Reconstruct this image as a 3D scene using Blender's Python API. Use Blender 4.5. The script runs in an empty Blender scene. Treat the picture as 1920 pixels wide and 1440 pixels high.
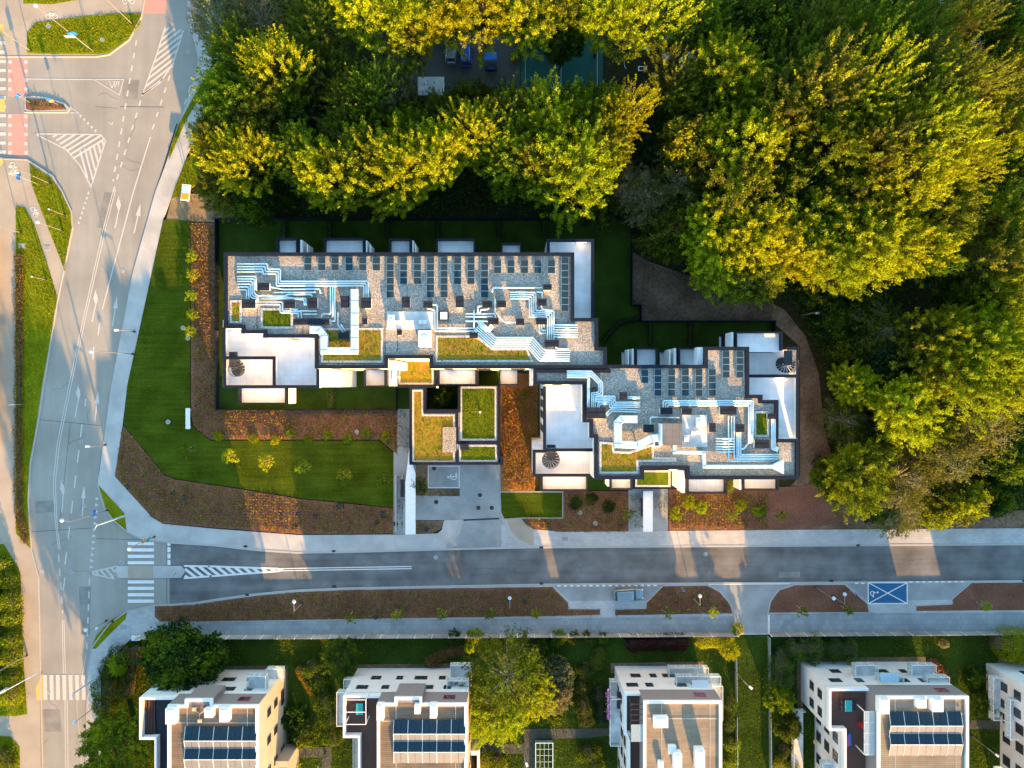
import bpy, math, random
import numpy as np
from mathutils import Vector
S = bpy.context.scene
COL = S.collection
H = 111.0          # camera height (m)
PX = 12.0          # ground pixels per metre in the 1920 px wide photograph
# ---------------------------------------------------------------- camera, sky, sun, exposure
cam_d = bpy.data.cameras.new('camera'); cam = bpy.data.objects.new('camera', cam_d); COL.objects.link(cam)
cam.location = (0, 0, H); cam.rotation_euler = (0, 0, 0)
cam_d.sensor_width = 36; cam_d.lens = 36*H/160.0; cam_d.clip_end = 2000
S.camera = cam
EL = math.radians(11.2); AZ = math.radians(166.2)       # azimuth clockwise from +Y
sv = Vector((math.sin(AZ)*math.cos(EL), math.cos(AZ)*math.cos(EL), math.sin(EL)))
wd = bpy.data.worlds.new('World'); S.world = wd; wd.use_nodes = True
wn = wd.node_tree; bg = wn.nodes['Background']; sky = wn.nodes.new('ShaderNodeTexSky')
sky.sky_type = 'NISHITA'; sky.sun_disc = False; sky.sun_elevation = EL; sky.sun_rotation = AZ
sky.air_density = 1.0; sky.dust_density = 0.6; sky.ozone_density = 2.0
tn = wn.nodes.new('ShaderNodeMix'); tn.data_type = 'RGBA'; tn.blend_type = 'MULTIPLY'; tn.inputs[0].default_value = 1; tn.inputs[7].default_value = (1.04, 1.07, 0.96, 1)
wn.links.new(sky.outputs[0], tn.inputs[6]); wn.links.new(tn.outputs[2], bg.inputs[0]); bg.inputs[1].default_value = 0.15
sl = bpy.data.lights.new('sun', 'SUN'); sl.energy = 5.0; sl.angle = math.radians(0.5); sl.color = (1.0, 0.51, 0.13)
so = bpy.data.objects.new('sun', sl); COL.objects.link(so); so.rotation_euler = sv.to_track_quat('Z', 'Y').to_euler(); so.location = (60, -200, 80)
S.view_settings.view_transform = 'Standard'; S.view_settings.look = 'None'; S.view_settings.gamma = 1
S.view_settings.exposure = 2.3
S.render.engine = 'CYCLES'

# ---------------------------------------------------------------- helpers
def W(px, py, z=0.0):
    f = (1-z/H)/PX
    return ((px-960)*f, (720-py)*f)
def WP(pts, z=0.0): return [W(x, y, z) for x, y in pts]
def area(p): return sum(p[i-1][0]*p[i][1]-p[i][0]*p[i-1][1] for i in range(len(p)))/2

MATS = {}
def new_mat(name):
    m = bpy.data.materials.new(name); m.use_nodes = True; MATS[name] = m
    return m, m.node_tree.nodes, m.node_tree.links, m.node_tree.nodes['Principled BSDF']
def ramp(nd, cols):
    r = nd.new('ShaderNodeValToRGB'); e = r.color_ramp.elements
    while len(e) < len(cols): e.new(0.5)
    for i, (p, c) in enumerate(cols): e[i].position = p; e[i].color = (*c, 1)
    return r
def mat(name, cols, scale=1.0, rough=0.8, bump=0.0, detail=6, big=None, metal=0.0, kind='noise', bscale=None, spec=0.3, stretch=None, rnd=0.0, wear=None):
    """noise / voronoi driven colour ramp, an optional large-scale tone, bump"""
    m, nd, lk, b = new_mat(name)
    tc = nd.new('ShaderNodeTexCoord'); src = tc.outputs['Object']
    if stretch:
        mp = nd.new('ShaderNodeMapping'); mp.inputs['Scale'].default_value = stretch; lk.new(src, mp.inputs[0]); src = mp.outputs[0]
    if kind == 'noise':
        t = nd.new('ShaderNodeTexNoise'); t.inputs['Scale'].default_value = scale; t.inputs['Detail'].default_value = detail; t.inputs['Roughness'].default_value = 0.65; fac = t.outputs['Fac']
    else:
        t = nd.new('ShaderNodeTexVoronoi'); t.inputs['Scale'].default_value = scale
        sx = nd.new('ShaderNodeSeparateColor'); lk.new(t.outputs['Color'], sx.inputs[0]); fac = sx.outputs[0]
    lk.new(src, t.inputs['Vector'])
    if len(cols[0]) == 3: cols = [(0.5, cols[0])] if len(cols) == 1 else [(0.32+0.36*i/(len(cols)-1) if kind == 'noise' else i/(len(cols)-1), c) for i, c in enumerate(cols)]
    r = ramp(nd, cols); lk.new(fac, r.inputs[0]); out = r.outputs[0]
    if big:
        t2 = nd.new('ShaderNodeTexNoise'); t2.inputs['Scale'].default_value = big[0]; t2.inputs['Detail'].default_value = 4; lk.new(src, t2.inputs['Vector'])
        r2 = ramp(nd, [(0.35, (big[1],)*3), (0.65, (big[2],)*3)]); lk.new(t2.outputs[0], r2.inputs[0])
        mx = nd.new('ShaderNodeMix'); mx.data_type = 'RGBA'; mx.blend_type = 'MULTIPLY'; mx.inputs[0].default_value = 1
        lk.new(out, mx.inputs[6]); lk.new(r2.outputs[0], mx.inputs[7]); out = mx.outputs[2]
    if wear:      # streaks along the traffic / mowing direction
        mw = nd.new('ShaderNodeMapping'); mw.inputs['Scale'].default_value = wear[0]; lk.new(tc.outputs['Object'], mw.inputs[0])
        t3 = nd.new('ShaderNodeTexNoise'); t3.inputs['Scale'].default_value = 1; t3.inputs['Detail'].default_value = 5; lk.new(mw.outputs[0], t3.inputs['Vector'])
        r3 = ramp(nd, [(0.38, (wear[1],)*3), (0.62, (1/wear[1]**0.5,)*3)]); lk.new(t3.outputs[0], r3.inputs[0])
        m3 = nd.new('ShaderNodeMix'); m3.data_type = 'RGBA'; m3.blend_type = 'MULTIPLY'; m3.inputs[0].default_value = 1; lk.new(out, m3.inputs[6]); lk.new(r3.outputs[0], m3.inputs[7]); out = m3.outputs[2]
    if rnd:
        oi = nd.new('ShaderNodeObjectInfo'); hs = nd.new('ShaderNodeHueSaturation')
        m1 = nd.new('ShaderNodeMapRange'); m1.inputs[3].default_value = 0.5-rnd*0.10; m1.inputs[4].default_value = 0.5+rnd*0.10
        m2 = nd.new('ShaderNodeMapRange'); m2.inputs[3].default_value = 1-rnd; m2.inputs[4].default_value = 1+rnd
        lk.new(oi.outputs['Random'], m1.inputs[0]); lk.new(m1.outputs[0], hs.inputs['Hue'])
        ml = nd.new('ShaderNodeMath'); ml.operation = 'FRACT'; mm = nd.new('ShaderNodeMath'); mm.operation = 'MULTIPLY'; mm.inputs[1].default_value = 7.31
        lk.new(oi.outputs['Random'], mm.inputs[0]); lk.new(mm.outputs[0], ml.inputs[0]); lk.new(ml.outputs[0], m2.inputs[0]); lk.new(m2.outputs[0], hs.inputs['Value'])
        lk.new(out, hs.inputs['Color']); out = hs.outputs[0]
    lk.new(out, b.inputs['Base Color'])
    b.inputs['Roughness'].default_value = rough; b.inputs['Metallic'].default_value = metal
    b.inputs['Specular IOR Level'].default_value = 0.0 if rough >= 0.95 else spec
    if bump:
        bp = nd.new('ShaderNodeBump'); bp.inputs['Strength'].default_value = min(1, bump); bp.inputs['Distance'].default_value = 0.05
        if bscale:
            tb = nd.new('ShaderNodeTexNoise'); tb.inputs['Scale'].default_value = bscale; tb.inputs['Detail'].default_value = 3; lk.new(src, tb.inputs['Vector']); lk.new(tb.outputs[0], bp.inputs['Height'])
        else: lk.new(fac, bp.inputs['Height'])
        lk.new(bp.outputs[0], b.inputs['Normal'])
    return m
def leaf_mat(name, dark, light, trans=0.45, rnd=0.19, scale=0.9):
    m = mat(name, [(0.3, dark), (0.7, light)], scale=scale, rough=0.7, rnd=rnd, spec=0.08)
    nd, lk = m.node_tree.nodes, m.node_tree.links
    b = nd['Principled BSDF']; o = nd['Material Output']
    tr = nd.new('ShaderNodeBsdfTranslucent'); mx = nd.new('ShaderNodeMixShader'); mx.inputs[0].default_value = trans
    lk.new(b.inputs['Base Color'].links[0].from_socket, tr.inputs[0])
    lk.new(b.outputs[0], mx.inputs[1]); lk.new(tr.outputs[0], mx.inputs[2]); lk.new(mx.outputs[0], o.inputs[0])
    return m
def tile_mat(name, c1, c2, mortar, w, h, ms=0.02, rough=0.7, big=(0.3, 0.85, 1.1), offset=0.5, rot=0, metal=0, spec=0.3):
    m, nd, lk, b = new_mat(name)
    tc = nd.new('ShaderNodeTexCoord'); mp = nd.new('ShaderNodeMapping'); mp.inputs['Rotation'].default_value = (0, 0, rot)
    lk.new(tc.outputs['Object'], mp.inputs[0])
    t = nd.new('ShaderNodeTexBrick'); t.offset = offset; t.inputs['Scale'].default_value = 1; t.inputs['Brick Width'].default_value = w; t.inputs['Row Height'].default_value = h
    t.inputs['Mortar Size'].default_value = ms; t.inputs['Color1'].default_value = (*c1, 1); t.inputs['Color2'].default_value = (*c2, 1); t.inputs['Mortar'].default_value = (*mortar, 1)
    lk.new(mp.outputs[0], t.inputs['Vector'])
    t2 = nd.new('ShaderNodeTexNoise'); t2.inputs['Scale'].default_value = big[0]; t2.inputs['Detail'].default_value = 7; lk.new(tc.outputs['Object'], t2.inputs['Vector'])
    r2 = ramp(nd, [(0.35, (big[1],)*3), (0.65, (big[2],)*3)]); lk.new(t2.outputs[0], r2.inputs[0])
    mx = nd.new('ShaderNodeMix'); mx.data_type = 'RGBA'; mx.blend_type = 'MULTIPLY'; mx.inputs[0].default_value = 1
    lk.new(t.outputs[0], mx.inputs[6]); lk.new(r2.outputs[0], mx.inputs[7]); lk.new(mx.outputs[2], b.inputs['Base Color'])
    b.inputs['Roughness'].default_value = rough; b.inputs['Metallic'].default_value = metal; b.inputs['Specular IOR Level'].default_value = spec
    return m

# --- materials
mat('asphalt_old', [(0.255, 0.245, 0.215), (0.315, 0.30, 0.265)], scale=14, rough=0.9, big=(0.16, 0.88, 1.08), bump=0.15, wear=((0.9, 0.06, 1), 0.95))
mat('asphalt_new', [(0.122, 0.124, 0.122), (0.155, 0.157, 0.155)], scale=18, rough=0.9, big=(0.3, 0.78, 1.3), bump=0.1, wear=((0.03, 0.9, 1), 0.87), spec=0.15)
mat('asphalt_patch', [(0.19, 0.185, 0.17), (0.24, 0.235, 0.21)], scale=14, rough=0.9, big=(0.5, 0.8, 1.15))
mat('concrete', [(0.36, 0.36, 0.345), (0.46, 0.455, 0.44)], scale=9, rough=0.9, big=(0.35, 0.85, 1.1))
mat('drive', [(0.24, 0.26, 0.26), (0.31, 0.325, 0.325)], scale=6, rough=0.85, big=(0.3, 0.82, 1.12))
tile_mat('pavers', (0.37, 0.375, 0.37), (0.44, 0.44, 0.43), (0.29, 0.29, 0.285), 0.7, 0.35, ms=0.012)
tile_mat('pavers_path', (0.25, 0.275, 0.285), (0.31, 0.33, 0.335), (0.19, 0.205, 0.21), 0.8, 0.8, ms=0.02)
mat('sand_pave', [(0.31, 0.26, 0.20), (0.38, 0.33, 0.26)], scale=8, rough=0.9, big=(0.25, 0.9, 1.08))
mat('kerb', [(0.33, 0.32, 0.30), (0.42, 0.41, 0.38)], scale=6, rough=0.9)
mat('paint', [(0.55, 0.54, 0.51), (0.80, 0.79, 0.76)], scale=9, rough=0.7, detail=8)
mat('paint_worn', [(0.36, 0.35, 0.32), (0.60, 0.58, 0.54)], scale=11, rough=0.8, detail=8)
mat('paint_yellow', [(0.55, 0.36, 0.08), (0.65, 0.44, 0.14)], scale=5, rough=0.8)
mat('bike_red', [(0.42, 0.22, 0.18), (0.50, 0.29, 0.24)], scale=5, rough=0.85)
mat('paint_blue', [(0.006, 0.09, 0.20), (0.012, 0.12, 0.25)], scale=3, rough=0.6)
mat('soil', [(0.11, 0.070, 0.045), (0.22, 0.155, 0.105)], scale=2.2, rough=1, big=(0.2, 0.6, 1.2), bump=0.6)
mat('sandy_soil', [(0.20, 0.14, 0.075), (0.30, 0.22, 0.13)], scale=3, rough=1, big=(0.4, 0.8, 1.1), bump=0.5)
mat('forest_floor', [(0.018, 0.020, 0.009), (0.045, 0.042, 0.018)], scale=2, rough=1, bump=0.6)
mat('mulch', [(0.10, 0.042, 0.028), (0.18, 0.082, 0.055), (0.27, 0.135, 0.09)], scale=9, rough=1, bump=0.35, big=(0.3, 0.85, 1.15))
mat('bed_orange', [(0.18, 0.075, 0.028), (0.34, 0.16, 0.06)], scale=5, rough=1, bump=0.3, big=(0.4, 0.8, 1.2))
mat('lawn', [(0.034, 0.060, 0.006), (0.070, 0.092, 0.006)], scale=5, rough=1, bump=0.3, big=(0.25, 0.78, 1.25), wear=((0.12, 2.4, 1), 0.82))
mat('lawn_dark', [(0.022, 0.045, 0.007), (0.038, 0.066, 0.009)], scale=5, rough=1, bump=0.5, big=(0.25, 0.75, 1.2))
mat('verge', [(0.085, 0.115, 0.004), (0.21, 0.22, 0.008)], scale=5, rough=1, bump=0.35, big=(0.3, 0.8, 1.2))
mat('gravel', [(0.15, 0.135, 0.115), (0.30, 0.28, 0.245), (0.36, 0.335, 0.295), (0.56, 0.52, 0.46)], scale=11, rough=0.95, kind='vor', bump=0.8, big=(0.3, 0.85, 1.1))
mat('ballast', [(0.45, 0.42, 0.39), (0.66, 0.63, 0.59)], scale=10, rough=0.95, kind='vor', bump=0.5)
mat('parapet', [(0.008, 0.012, 0.022), (0.014, 0.020, 0.034)], scale=1.5, rough=0.5, spec=0.12)
mat('dark_metal', [(0.02, 0.022, 0.028), (0.04, 0.042, 0.05)], scale=3, rough=0.45)
mat('vent_top', [(0.012, 0.015, 0.023), (0.026, 0.030, 0.042)], scale=1.2, rough=0.6, spec=0.15)
tile_mat('terrace_white', (0.74, 0.745, 0.75), (0.78, 0.785, 0.79), (0.62, 0.63, 0.65), 0.9, 0.9, ms=0.016, offset=0, big=(0.45, 0.86, 1.04), rough=0.6)
mat('white_wall', [(0.62, 0.62, 0.61), (0.70, 0.70, 0.69)], scale=0.8, rough=0.85)
mat('white_trim', [(0.70, 0.70, 0.70), (0.80, 0.80, 0.79)], scale=2, rough=0.6)
mat('warm_lit_wall', [(0.44, 0.36, 0.27), (0.51, 0.42, 0.32)], scale=0.7, rough=0.9)  # warm sunlight on the white side walls put into the peach colour
mat('grey_clad', [(0.17, 0.15, 0.15), (0.27, 0.24, 0.235)], scale=3, rough=0.8, stretch=(0.6, 1, 14))
mat('silver', [(0.50, 0.66, 0.72), (0.64, 0.78, 0.82)], scale=2.5, rough=0.34, metal=0.65, spec=0.5)
mat('lamp_grey', [(0.22, 0.22, 0.22), (0.30, 0.30, 0.29)], scale=2, rough=0.5, metal=0.3)
mat('galv', [(0.40, 0.56, 0.66), (0.50, 0.66, 0.75)], scale=1.6, rough=0.5, metal=0.15, spec=0.4)
mat('unit_white', [(0.62, 0.66, 0.68), (0.78, 0.80, 0.80)], scale=1.5, rough=0.5)
mat('membrane', [(0.46, 0.50, 0.52), (0.60, 0.62, 0.60)], scale=1.2, rough=0.7, big=(0.6, 0.85, 1.08))
mat('sedum', [(0.09, 0.12, 0.008), (0.20, 0.19, 0.015), (0.30, 0.17, 0.04), (0.14, 0.15, 0.01)], scale=1.6, rough=1, bump=0.3)
mat('sedum_green', [(0.055, 0.095, 0.006), (0.12, 0.15, 0.010)], scale=1.5, rough=1, bump=0.3)
mat('bark', [(0.06, 0.045, 0.03), (0.13, 0.10, 0.07)], scale=6, rough=1, stretch=(1, 1, 0.3))
mat('bark_pale', [(0.30, 0.27, 0.22), (0.5, 0.47, 0.42)], scale=4, rough=1)
mat('stake', [(0.45, 0.36, 0.24), (0.55, 0.46, 0.33)], scale=6, rough=0.9)
mat('tyre', [(0.012, 0.012, 0.012), (0.02, 0.02, 0.02)], scale=8, rough=0.8)
mat('car_paint', [(0.20, 0.27, 0.31), (0.22, 0.29, 0.33)], scale=2, rough=0.28, metal=0.5, spec=0.6)
mat('blue_cloth', [(0.01, 0.05, 0.22), (0.02, 0.08, 0.30)], scale=2, rough=0.8)
mat('grey_cloth', [(0.42, 0.44, 0.50), (0.52, 0.54, 0.60)], scale=2, rough=0.8)
mat('court_green', [(0.012, 0.075, 0.060), (0.018, 0.095, 0.075)], scale=3, rough=0.9)
mat('lot', [(0.055, 0.058, 0.05), (0.085, 0.085, 0.07)], scale=5, rough=0.9)
mat('sign_blue', [(0.01, 0.12, 0.50), (0.01, 0.15, 0.55)], scale=4, rough=0.4)
mat('sign_orange', [(0.85, 0.30, 0.02), (0.9, 0.36, 0.03)], scale=4, rough=0.5)
mat('sign_white', [(0.75, 0.75, 0.75), (0.8, 0.8, 0.8)], scale=4, rough=0.5)
mat('sign_red', [(0.5, 0.03, 0.03), (0.6, 0.05, 0.04)], scale=4, rough=0.5)
mat('lamp_red', [(0.4, 0.02, 0.02), (0.5, 0.03, 0.03)], scale=4, rough=0.3)
mat('teal', [(0.02, 0.25, 0.25), (0.03, 0.35, 0.33)], scale=4, rough=0.5)
mat('pink', [(0.5, 0.08, 0.35), (0.65, 0.15, 0.45)], scale=4, rough=0.8)
mat('wood_dark', [(0.06, 0.03, 0.025), (0.11, 0.06, 0.045)], scale=3, rough=0.8, stretch=(0.5, 8, 1))
tile_mat('deck', (0.15, 0.11, 0.075), (0.20, 0.145, 0.10), (0.07, 0.05, 0.035), 2.4, 0.28, ms=0.02, big=(0.35, 0.75, 1.15))
tile_mat('deck_light', (0.21, 0.175, 0.125), (0.26, 0.215, 0.155), (0.12, 0.095, 0.07), 2.4, 0.28, ms=0.02, big=(0.35, 0.8, 1.1))
tile_mat('grey_tile', (0.13, 0.12, 0.115), (0.16, 0.15, 0.14), (0.08, 0.075, 0.07), 0.9, 0.9, offset=0)
tile_mat('fence_panel', (0.30, 0.30, 0.27), (0.38, 0.36, 0.32), (0.22, 0.22, 0.2), 2.2, 3.0, big=(0.3, 0.7, 1.2))
m, nd, lk, b = new_mat('glass'); b.inputs['Base Color'].default_value = (0.03, 0.045, 0.06, 1); b.inputs['Roughness'].default_value = 0.08; b.inputs['Specular IOR Level'].default_value = 0.8
m, nd, lk, b = new_mat('clear_glass'); b.inputs['Base Color'].default_value = (0.55, 0.68, 0.70, 1); b.inputs['Roughness'].default_value = 0.1; b.inputs['Alpha'].default_value = 0.35
def pv_mat(name, cell, line, rough, w=0.17, h=0.17, spec=0.5):
    m, nd, lk, b = new_mat(name); tc = nd.new('ShaderNodeTexCoord')
    t = nd.new('ShaderNodeTexBrick'); t.offset = 0; t.inputs['Scale'].default_value = 1; t.inputs['Brick Width'].default_value = w; t.inputs['Row Height'].default_value = h
    t.inputs['Mortar Size'].default_value = 0.009; t.inputs['Color1'].default_value = (*cell, 1); t.inputs['Color2'].default_value = (cell[0]*1.25, cell[1]*1.2, cell[2]*1.15, 1); t.inputs['Mortar'].default_value = (*line, 1)
    lk.new(tc.outputs['Object'], t.inputs['Vector']); lk.new(t.outputs[0], b.inputs['Base Color'])
    b.inputs['Roughness'].default_value = rough; b.inputs['Specular IOR Level'].default_value = spec
pv_mat('pv', (0.008, 0.028, 0.042), (0.06, 0.085, 0.11), 0.3, spec=0.18)
pv_mat('pv_south_lit', (0.10, 0.105, 0.12), (0.22, 0.22, 0.22), 0.4, spec=0.3)  # paler cells: bright sky reflection on the south-facing panels painted in
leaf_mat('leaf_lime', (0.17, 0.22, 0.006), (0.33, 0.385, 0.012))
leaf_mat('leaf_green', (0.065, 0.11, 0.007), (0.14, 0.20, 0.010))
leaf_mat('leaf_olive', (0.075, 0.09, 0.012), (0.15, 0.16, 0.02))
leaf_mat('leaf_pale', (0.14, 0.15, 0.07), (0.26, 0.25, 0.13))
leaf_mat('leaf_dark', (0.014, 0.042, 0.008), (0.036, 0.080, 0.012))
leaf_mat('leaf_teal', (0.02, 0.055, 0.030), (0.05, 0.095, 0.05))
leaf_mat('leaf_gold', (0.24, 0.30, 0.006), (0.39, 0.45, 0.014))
leaf_mat('leaf_orange', (0.28, 0.12, 0.02), (0.42, 0.24, 0.03))
leaf_mat('leaf_red', (0.040, 0.012, 0.014), (0.09, 0.025, 0.024))
leaf_mat('leaf_rust', (0.24, 0.10, 0.045), (0.42, 0.20, 0.08), rnd=0)
leaf_mat('blade', (0.15, 0.20, 0.005), (0.27, 0.31, 0.010), rnd=0)
leaf_mat('blade_dark', (0.055, 0.09, 0.005), (0.095, 0.135, 0.007), rnd=0)
leaf_mat('sedum_y', (0.24, 0.25, 0.012), (0.38, 0.36, 0.02), rnd=0)
leaf_mat('sedum_o', (0.30, 0.15, 0.03), (0.42, 0.22, 0.05), rnd=0)
leaf_mat('sedum_g', (0.11, 0.17, 0.008), (0.19, 0.25, 0.015), rnd=0)
leaf_mat('blossom', (0.45, 0.48, 0.38), (0.65, 0.66, 0.55), rnd=0)

def tag(o, label=None, cat=None, group=None, kind=None):
    if label: o['label'] = label
    if cat: o['category'] = cat
    if group: o['group'] = group
    if kind: o['kind'] = kind
    return o
def thing(name, label, cat, loc=(0, 0, 0), rz=0, group=None, scale=None):
    o = bpy.data.objects.new(name, None); COL.objects.link(o); o.empty_display_size = 0.5
    o.location = loc; o.rotation_euler = (0, 0, rz)
    if scale: o.scale = (scale if isinstance(scale, tuple) else (scale,)*3)
    return tag(o, label, cat, group)
def origin_of(p):
    o = Vector((0, 0, 0))
    while p: o = o+Vector(p.location); p = p.parent
    return o
class MB:
    def __init__(s): s.v = []; s.f = []; s.m = []; s.mi = 0
    def face(s, idx): s.f.append(idx); s.m.append(s.mi)
    def prism(s, poly, z0, z1, bottom=False):
        if area(poly) < 0: poly = poly[::-1]
        n = len(poly); b = len(s.v)
        s.v += [(x, y, z0) for x, y in poly]+[(x, y, z1) for x, y in poly]
        for i in range(n):
            j = (i+1) % n; s.face((b+i, b+j, b+n+j, b+n+i))
        s.face(tuple(range(b+n, b+2*n)))
        if bottom: s.face(tuple(range(b+n-1, b-1, -1)))
        return s
    def box(s, x0, y0, x1, y1, z0, z1):
        x0, x1 = sorted((x0, x1)); y0, y1 = sorted((y0, y1))
        return s.prism([(x0, y0), (x1, y0), (x1, y1), (x0, y1)], z0, z1, True)
    def stroke(s, path, w, z0, z1, closed=False, side=0):
        """mitred band; side 0 centred, +1 band lies left of the path, -1 right"""
        n = len(path); L = []; R = []
        a, c = (w/2, w/2) if side == 0 else ((w, 0) if side > 0 else (0, w))
        for i in range(n):
            p = Vector(path[i])
            pv = Vector(path[i-1]) if (i > 0 or closed) else None
            nx = Vector(path[(i+1) % n]) if (i < n-1 or closed) else None
            d0 = (p-pv).normalized() if pv is not None else None
            d1 = (nx-p).normalized() if nx is not None else None
            if d0 is None: d0 = d1
            if d1 is None: d1 = d0
            n0 = Vector((-d0.y, d0.x)); n1 = Vector((-d1.y, d1.x)); mm = n0+n1
            mm = n0 if mm.length < 1e-4 else mm.normalized()
            k = min(1/max(0.3, mm.dot(n0)), 2.5)
            L.append(p+mm*a*k); R.append(p-mm*c*k)
        rng = range(n) if closed else range(n-1)
        b = len(s.v)
        for i in range(n):
            s.v += [(L[i].x, L[i].y, z0), (L[i].x, L[i].y, z1), (R[i].x, R[i].y, z1), (R[i].x, R[i].y, z0)]
        for i in rng:
            j = (i+1) % n; p, q = b+4*i, b+4*j
            s.face((p+1, p+2, q+2, q+1)); s.face((p, p+1, q+1, q)); s.face((p+2, p+3, q+3, q+2))
            s.face((p+3, p, q, q+3))
        if not closed:
            s.face((b, b+3, b+2, b+1)); e = b+4*(n-1); s.face((e, e+1, e+2, e+3))
        return s
    def tube(s, path, r, n=6, r2=None, cap=True):
        path = [Vector(p) for p in path]; b = len(s.v); m = len(path)
        for i, p in enumerate(path):
            d = (path[min(i+1, m-1)]-path[max(i-1, 0)]).normalized()
            up = Vector((0, 0, 1)) if abs(d.z) < 0.9 else Vector((1, 0, 0))
            a = d.cross(up).normalized(); c = a.cross(d)
            rr = r if r2 is None else r+(r2-r)*i/(m-1)
            if 0 < i < m-1:
                d0 = (path[i]-path[i-1]).normalized(); rr2 = rr/max(0.5, d0.dot(d))
            else: rr2 = rr
            for k in range(n):
                t = 2*math.pi*k/n; s.v.append(tuple(p+a*math.cos(t)*rr2+c*math.sin(t)*rr))
        for i in range(m-1):
            for k in range(n):
                q = (k+1) % n; s.face((b+i*n+k, b+i*n+q, b+(i+1)*n+q, b+(i+1)*n+k))
        if cap:
            s.face(tuple(range(b+n-1, b-1, -1))); s.face(tuple(range(b+(m-1)*n, b+m*n)))
        return s
    def disc(s, x, y, z0, z1, r, n=16): return s.prism([(x+r*math.cos(2*math.pi*k/n), y+r*math.sin(2*math.pi*k/n)) for k in range(n)], z0, z1)
    def ball(s, x, y, z, rx, rz, n=10, m=6):
        b = len(s.v)
        for i in range(m+1):
            t = math.pi*i/m
            for k in range(n):
                p = 2*math.pi*k/n; s.v.append((x+rx*math.sin(t)*math.cos(p), y+rx*math.sin(t)*math.sin(p), z+rz*math.cos(t)))
        for i in range(m):
            for k in range(n):
                q = (k+1) % n; s.face((b+i*n+k, b+(i+1)*n+k, b+(i+1)*n+q, b+i*n+q))
        return s
    def build(s, name, mats, parent=None, smooth=False, bevel=0):
        if isinstance(mats, str): mats = [mats]
        o0 = origin_of(parent) if parent else Vector((0, 0, 0))
        me = bpy.data.meshes.new(name); me.from_pydata([(x-o0.x, y-o0.y, z-o0.z) for x, y, z in s.v], [], s.f)
        for m_ in mats: me.materials.append(MATS[m_])
        if len(mats) > 1: me.polygons.foreach_set('material_index', s.m)
        if smooth: me.polygons.foreach_set('use_smooth', [True]*len(s.f))
        me.update()
        o = bpy.data.objects.new(name, me); COL.objects.link(o)
        if parent: o.parent = parent
        if bevel:
            bv = o.modifiers.new('bevel', 'BEVEL'); bv.width = bevel; bv.segments = 2; bv.limit_method = 'ANGLE'
        return o
def copy_tree(o, parent=None):
    c = o.copy(); COL.objects.link(c); c.parent = parent
    for ch in [x for x in o.children]: copy_tree(ch, c)
    return c
def slab(name, px, z, m, z0=-0.3):
    o = MB().prism(WP(px), z0, z).build(name, m); return tag(o, kind='structure')

# ---------------------------------------------------------------- ground, roads, pavements
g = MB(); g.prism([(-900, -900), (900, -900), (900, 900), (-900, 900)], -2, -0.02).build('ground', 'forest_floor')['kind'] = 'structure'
road_px = [(-200, -200), (352, -200), (352, 28), (372, 110), (366, 145), (340, 225), (318, 290), (292, 360), (250, 510), (210, 720), (184, 906), (195, 950), (215, 977), (240, 997), (265, 1010), (290, 1014), (318, 1017), (318, 1134), (290, 1135), (240, 1145), (205, 1170), (172, 1215), (165, 1255), (160, 1800), (82, 1800), (73, 1080), (60, 1030), (54, 932), (58, 870), (75, 777), (107, 572), (137, 427), (135, 397), (118, 360), (100, 330), (55, 300), (-200, 296)]
slab('main_road', road_px, 0.02, 'asphalt_old')
north_kerb = [(318, 1017), (400, 1022), (480, 1031), (556, 1036), (640, 1035), (720, 1033), (860, 1029), (1000, 1026), (1300, 1024), (2100, 1019)]
south_kerb = [(318, 1134), (362, 1131), (420, 1122), (480, 1114), (556, 1107), (650, 1103), (800, 1100), (1000, 1096), (1400, 1093), (2100, 1088)]
slab('side_street', north_kerb+south_kerb[::-1], 0.03, 'asphalt_new')
slab('path_northwest', [(-200, -200), (290, -200), (272, 0), (266, 32), (243, 75), (205, 103), (180, 107), (-200, 107)], 0.13, 'sand_pave')
slab('path_west', [(-200, 290), (52, 300), (100, 331), (118, 360), (135, 397), (137, 427), (107, 572), (75, 777), (58, 870), (54, 932), (60, 1030), (73, 1080), (82, 1800), (-200, 1800)], 0.12, 'sand_pave')
slab('cycle_path', [(352, -200), (430, -200), (416, 110), (388, 210), (352, 290), (330, 350), (307, 410), (240, 720), (230, 800), (216, 893), (286, 970), (306, 982), (400, 991), (480, 997), (560, 1003), (745, 1002), (820, 1000), (833, 990), (838, 1030), (720, 1033), (640, 1035), (556, 1036), (480, 1031), (400, 1022), (318, 1017), (290, 1014), (265, 1010), (240, 997), (215, 977), (195, 950), (184, 906), (210, 720), (250, 510), (292, 360), (318, 290), (340, 225), (366, 145), (372, 110), (352, 28)], 0.125, 'concrete')
slab('pavement_east', [(940, 985), (975, 972), (985, 984), (1000, 992), (1055, 997), (1500, 993), (2100, 989), (2100, 1019), (1300, 1024), (1000, 1026), (940, 1027)], 0.128, 'pavers')
slab('driveway', [(770, 865), (938, 865), (940, 960), (945, 970), (948, 1027), (832, 1029), (833, 975), (780, 975)], 0.10, 'drive')
slab('apron_kerb_west', [(860, 975), (869, 975), (862, 1000), (848, 1015), (832, 1022), (829, 1017), (843, 1010), (854, 998)], 0.145, 'kerb')
slab('apron_kerb_east', [(941, 972), (949, 972), (958, 995), (975, 1012), (992, 1019), (989, 1025), (970, 1018), (952, 1000)], 0.147, 'kerb')
slab('apron_wing_west', [(833, 975), (860, 975), (854, 998), (843, 1010), (829, 1017), (829, 990)], 0.132, 'concrete')
slab('apron_wing_east', [(949, 972), (978, 970), (1000, 992), (1001, 1022), (988, 1022), (975, 1012), (958, 995)], 0.134, 'sand_pave')
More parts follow.
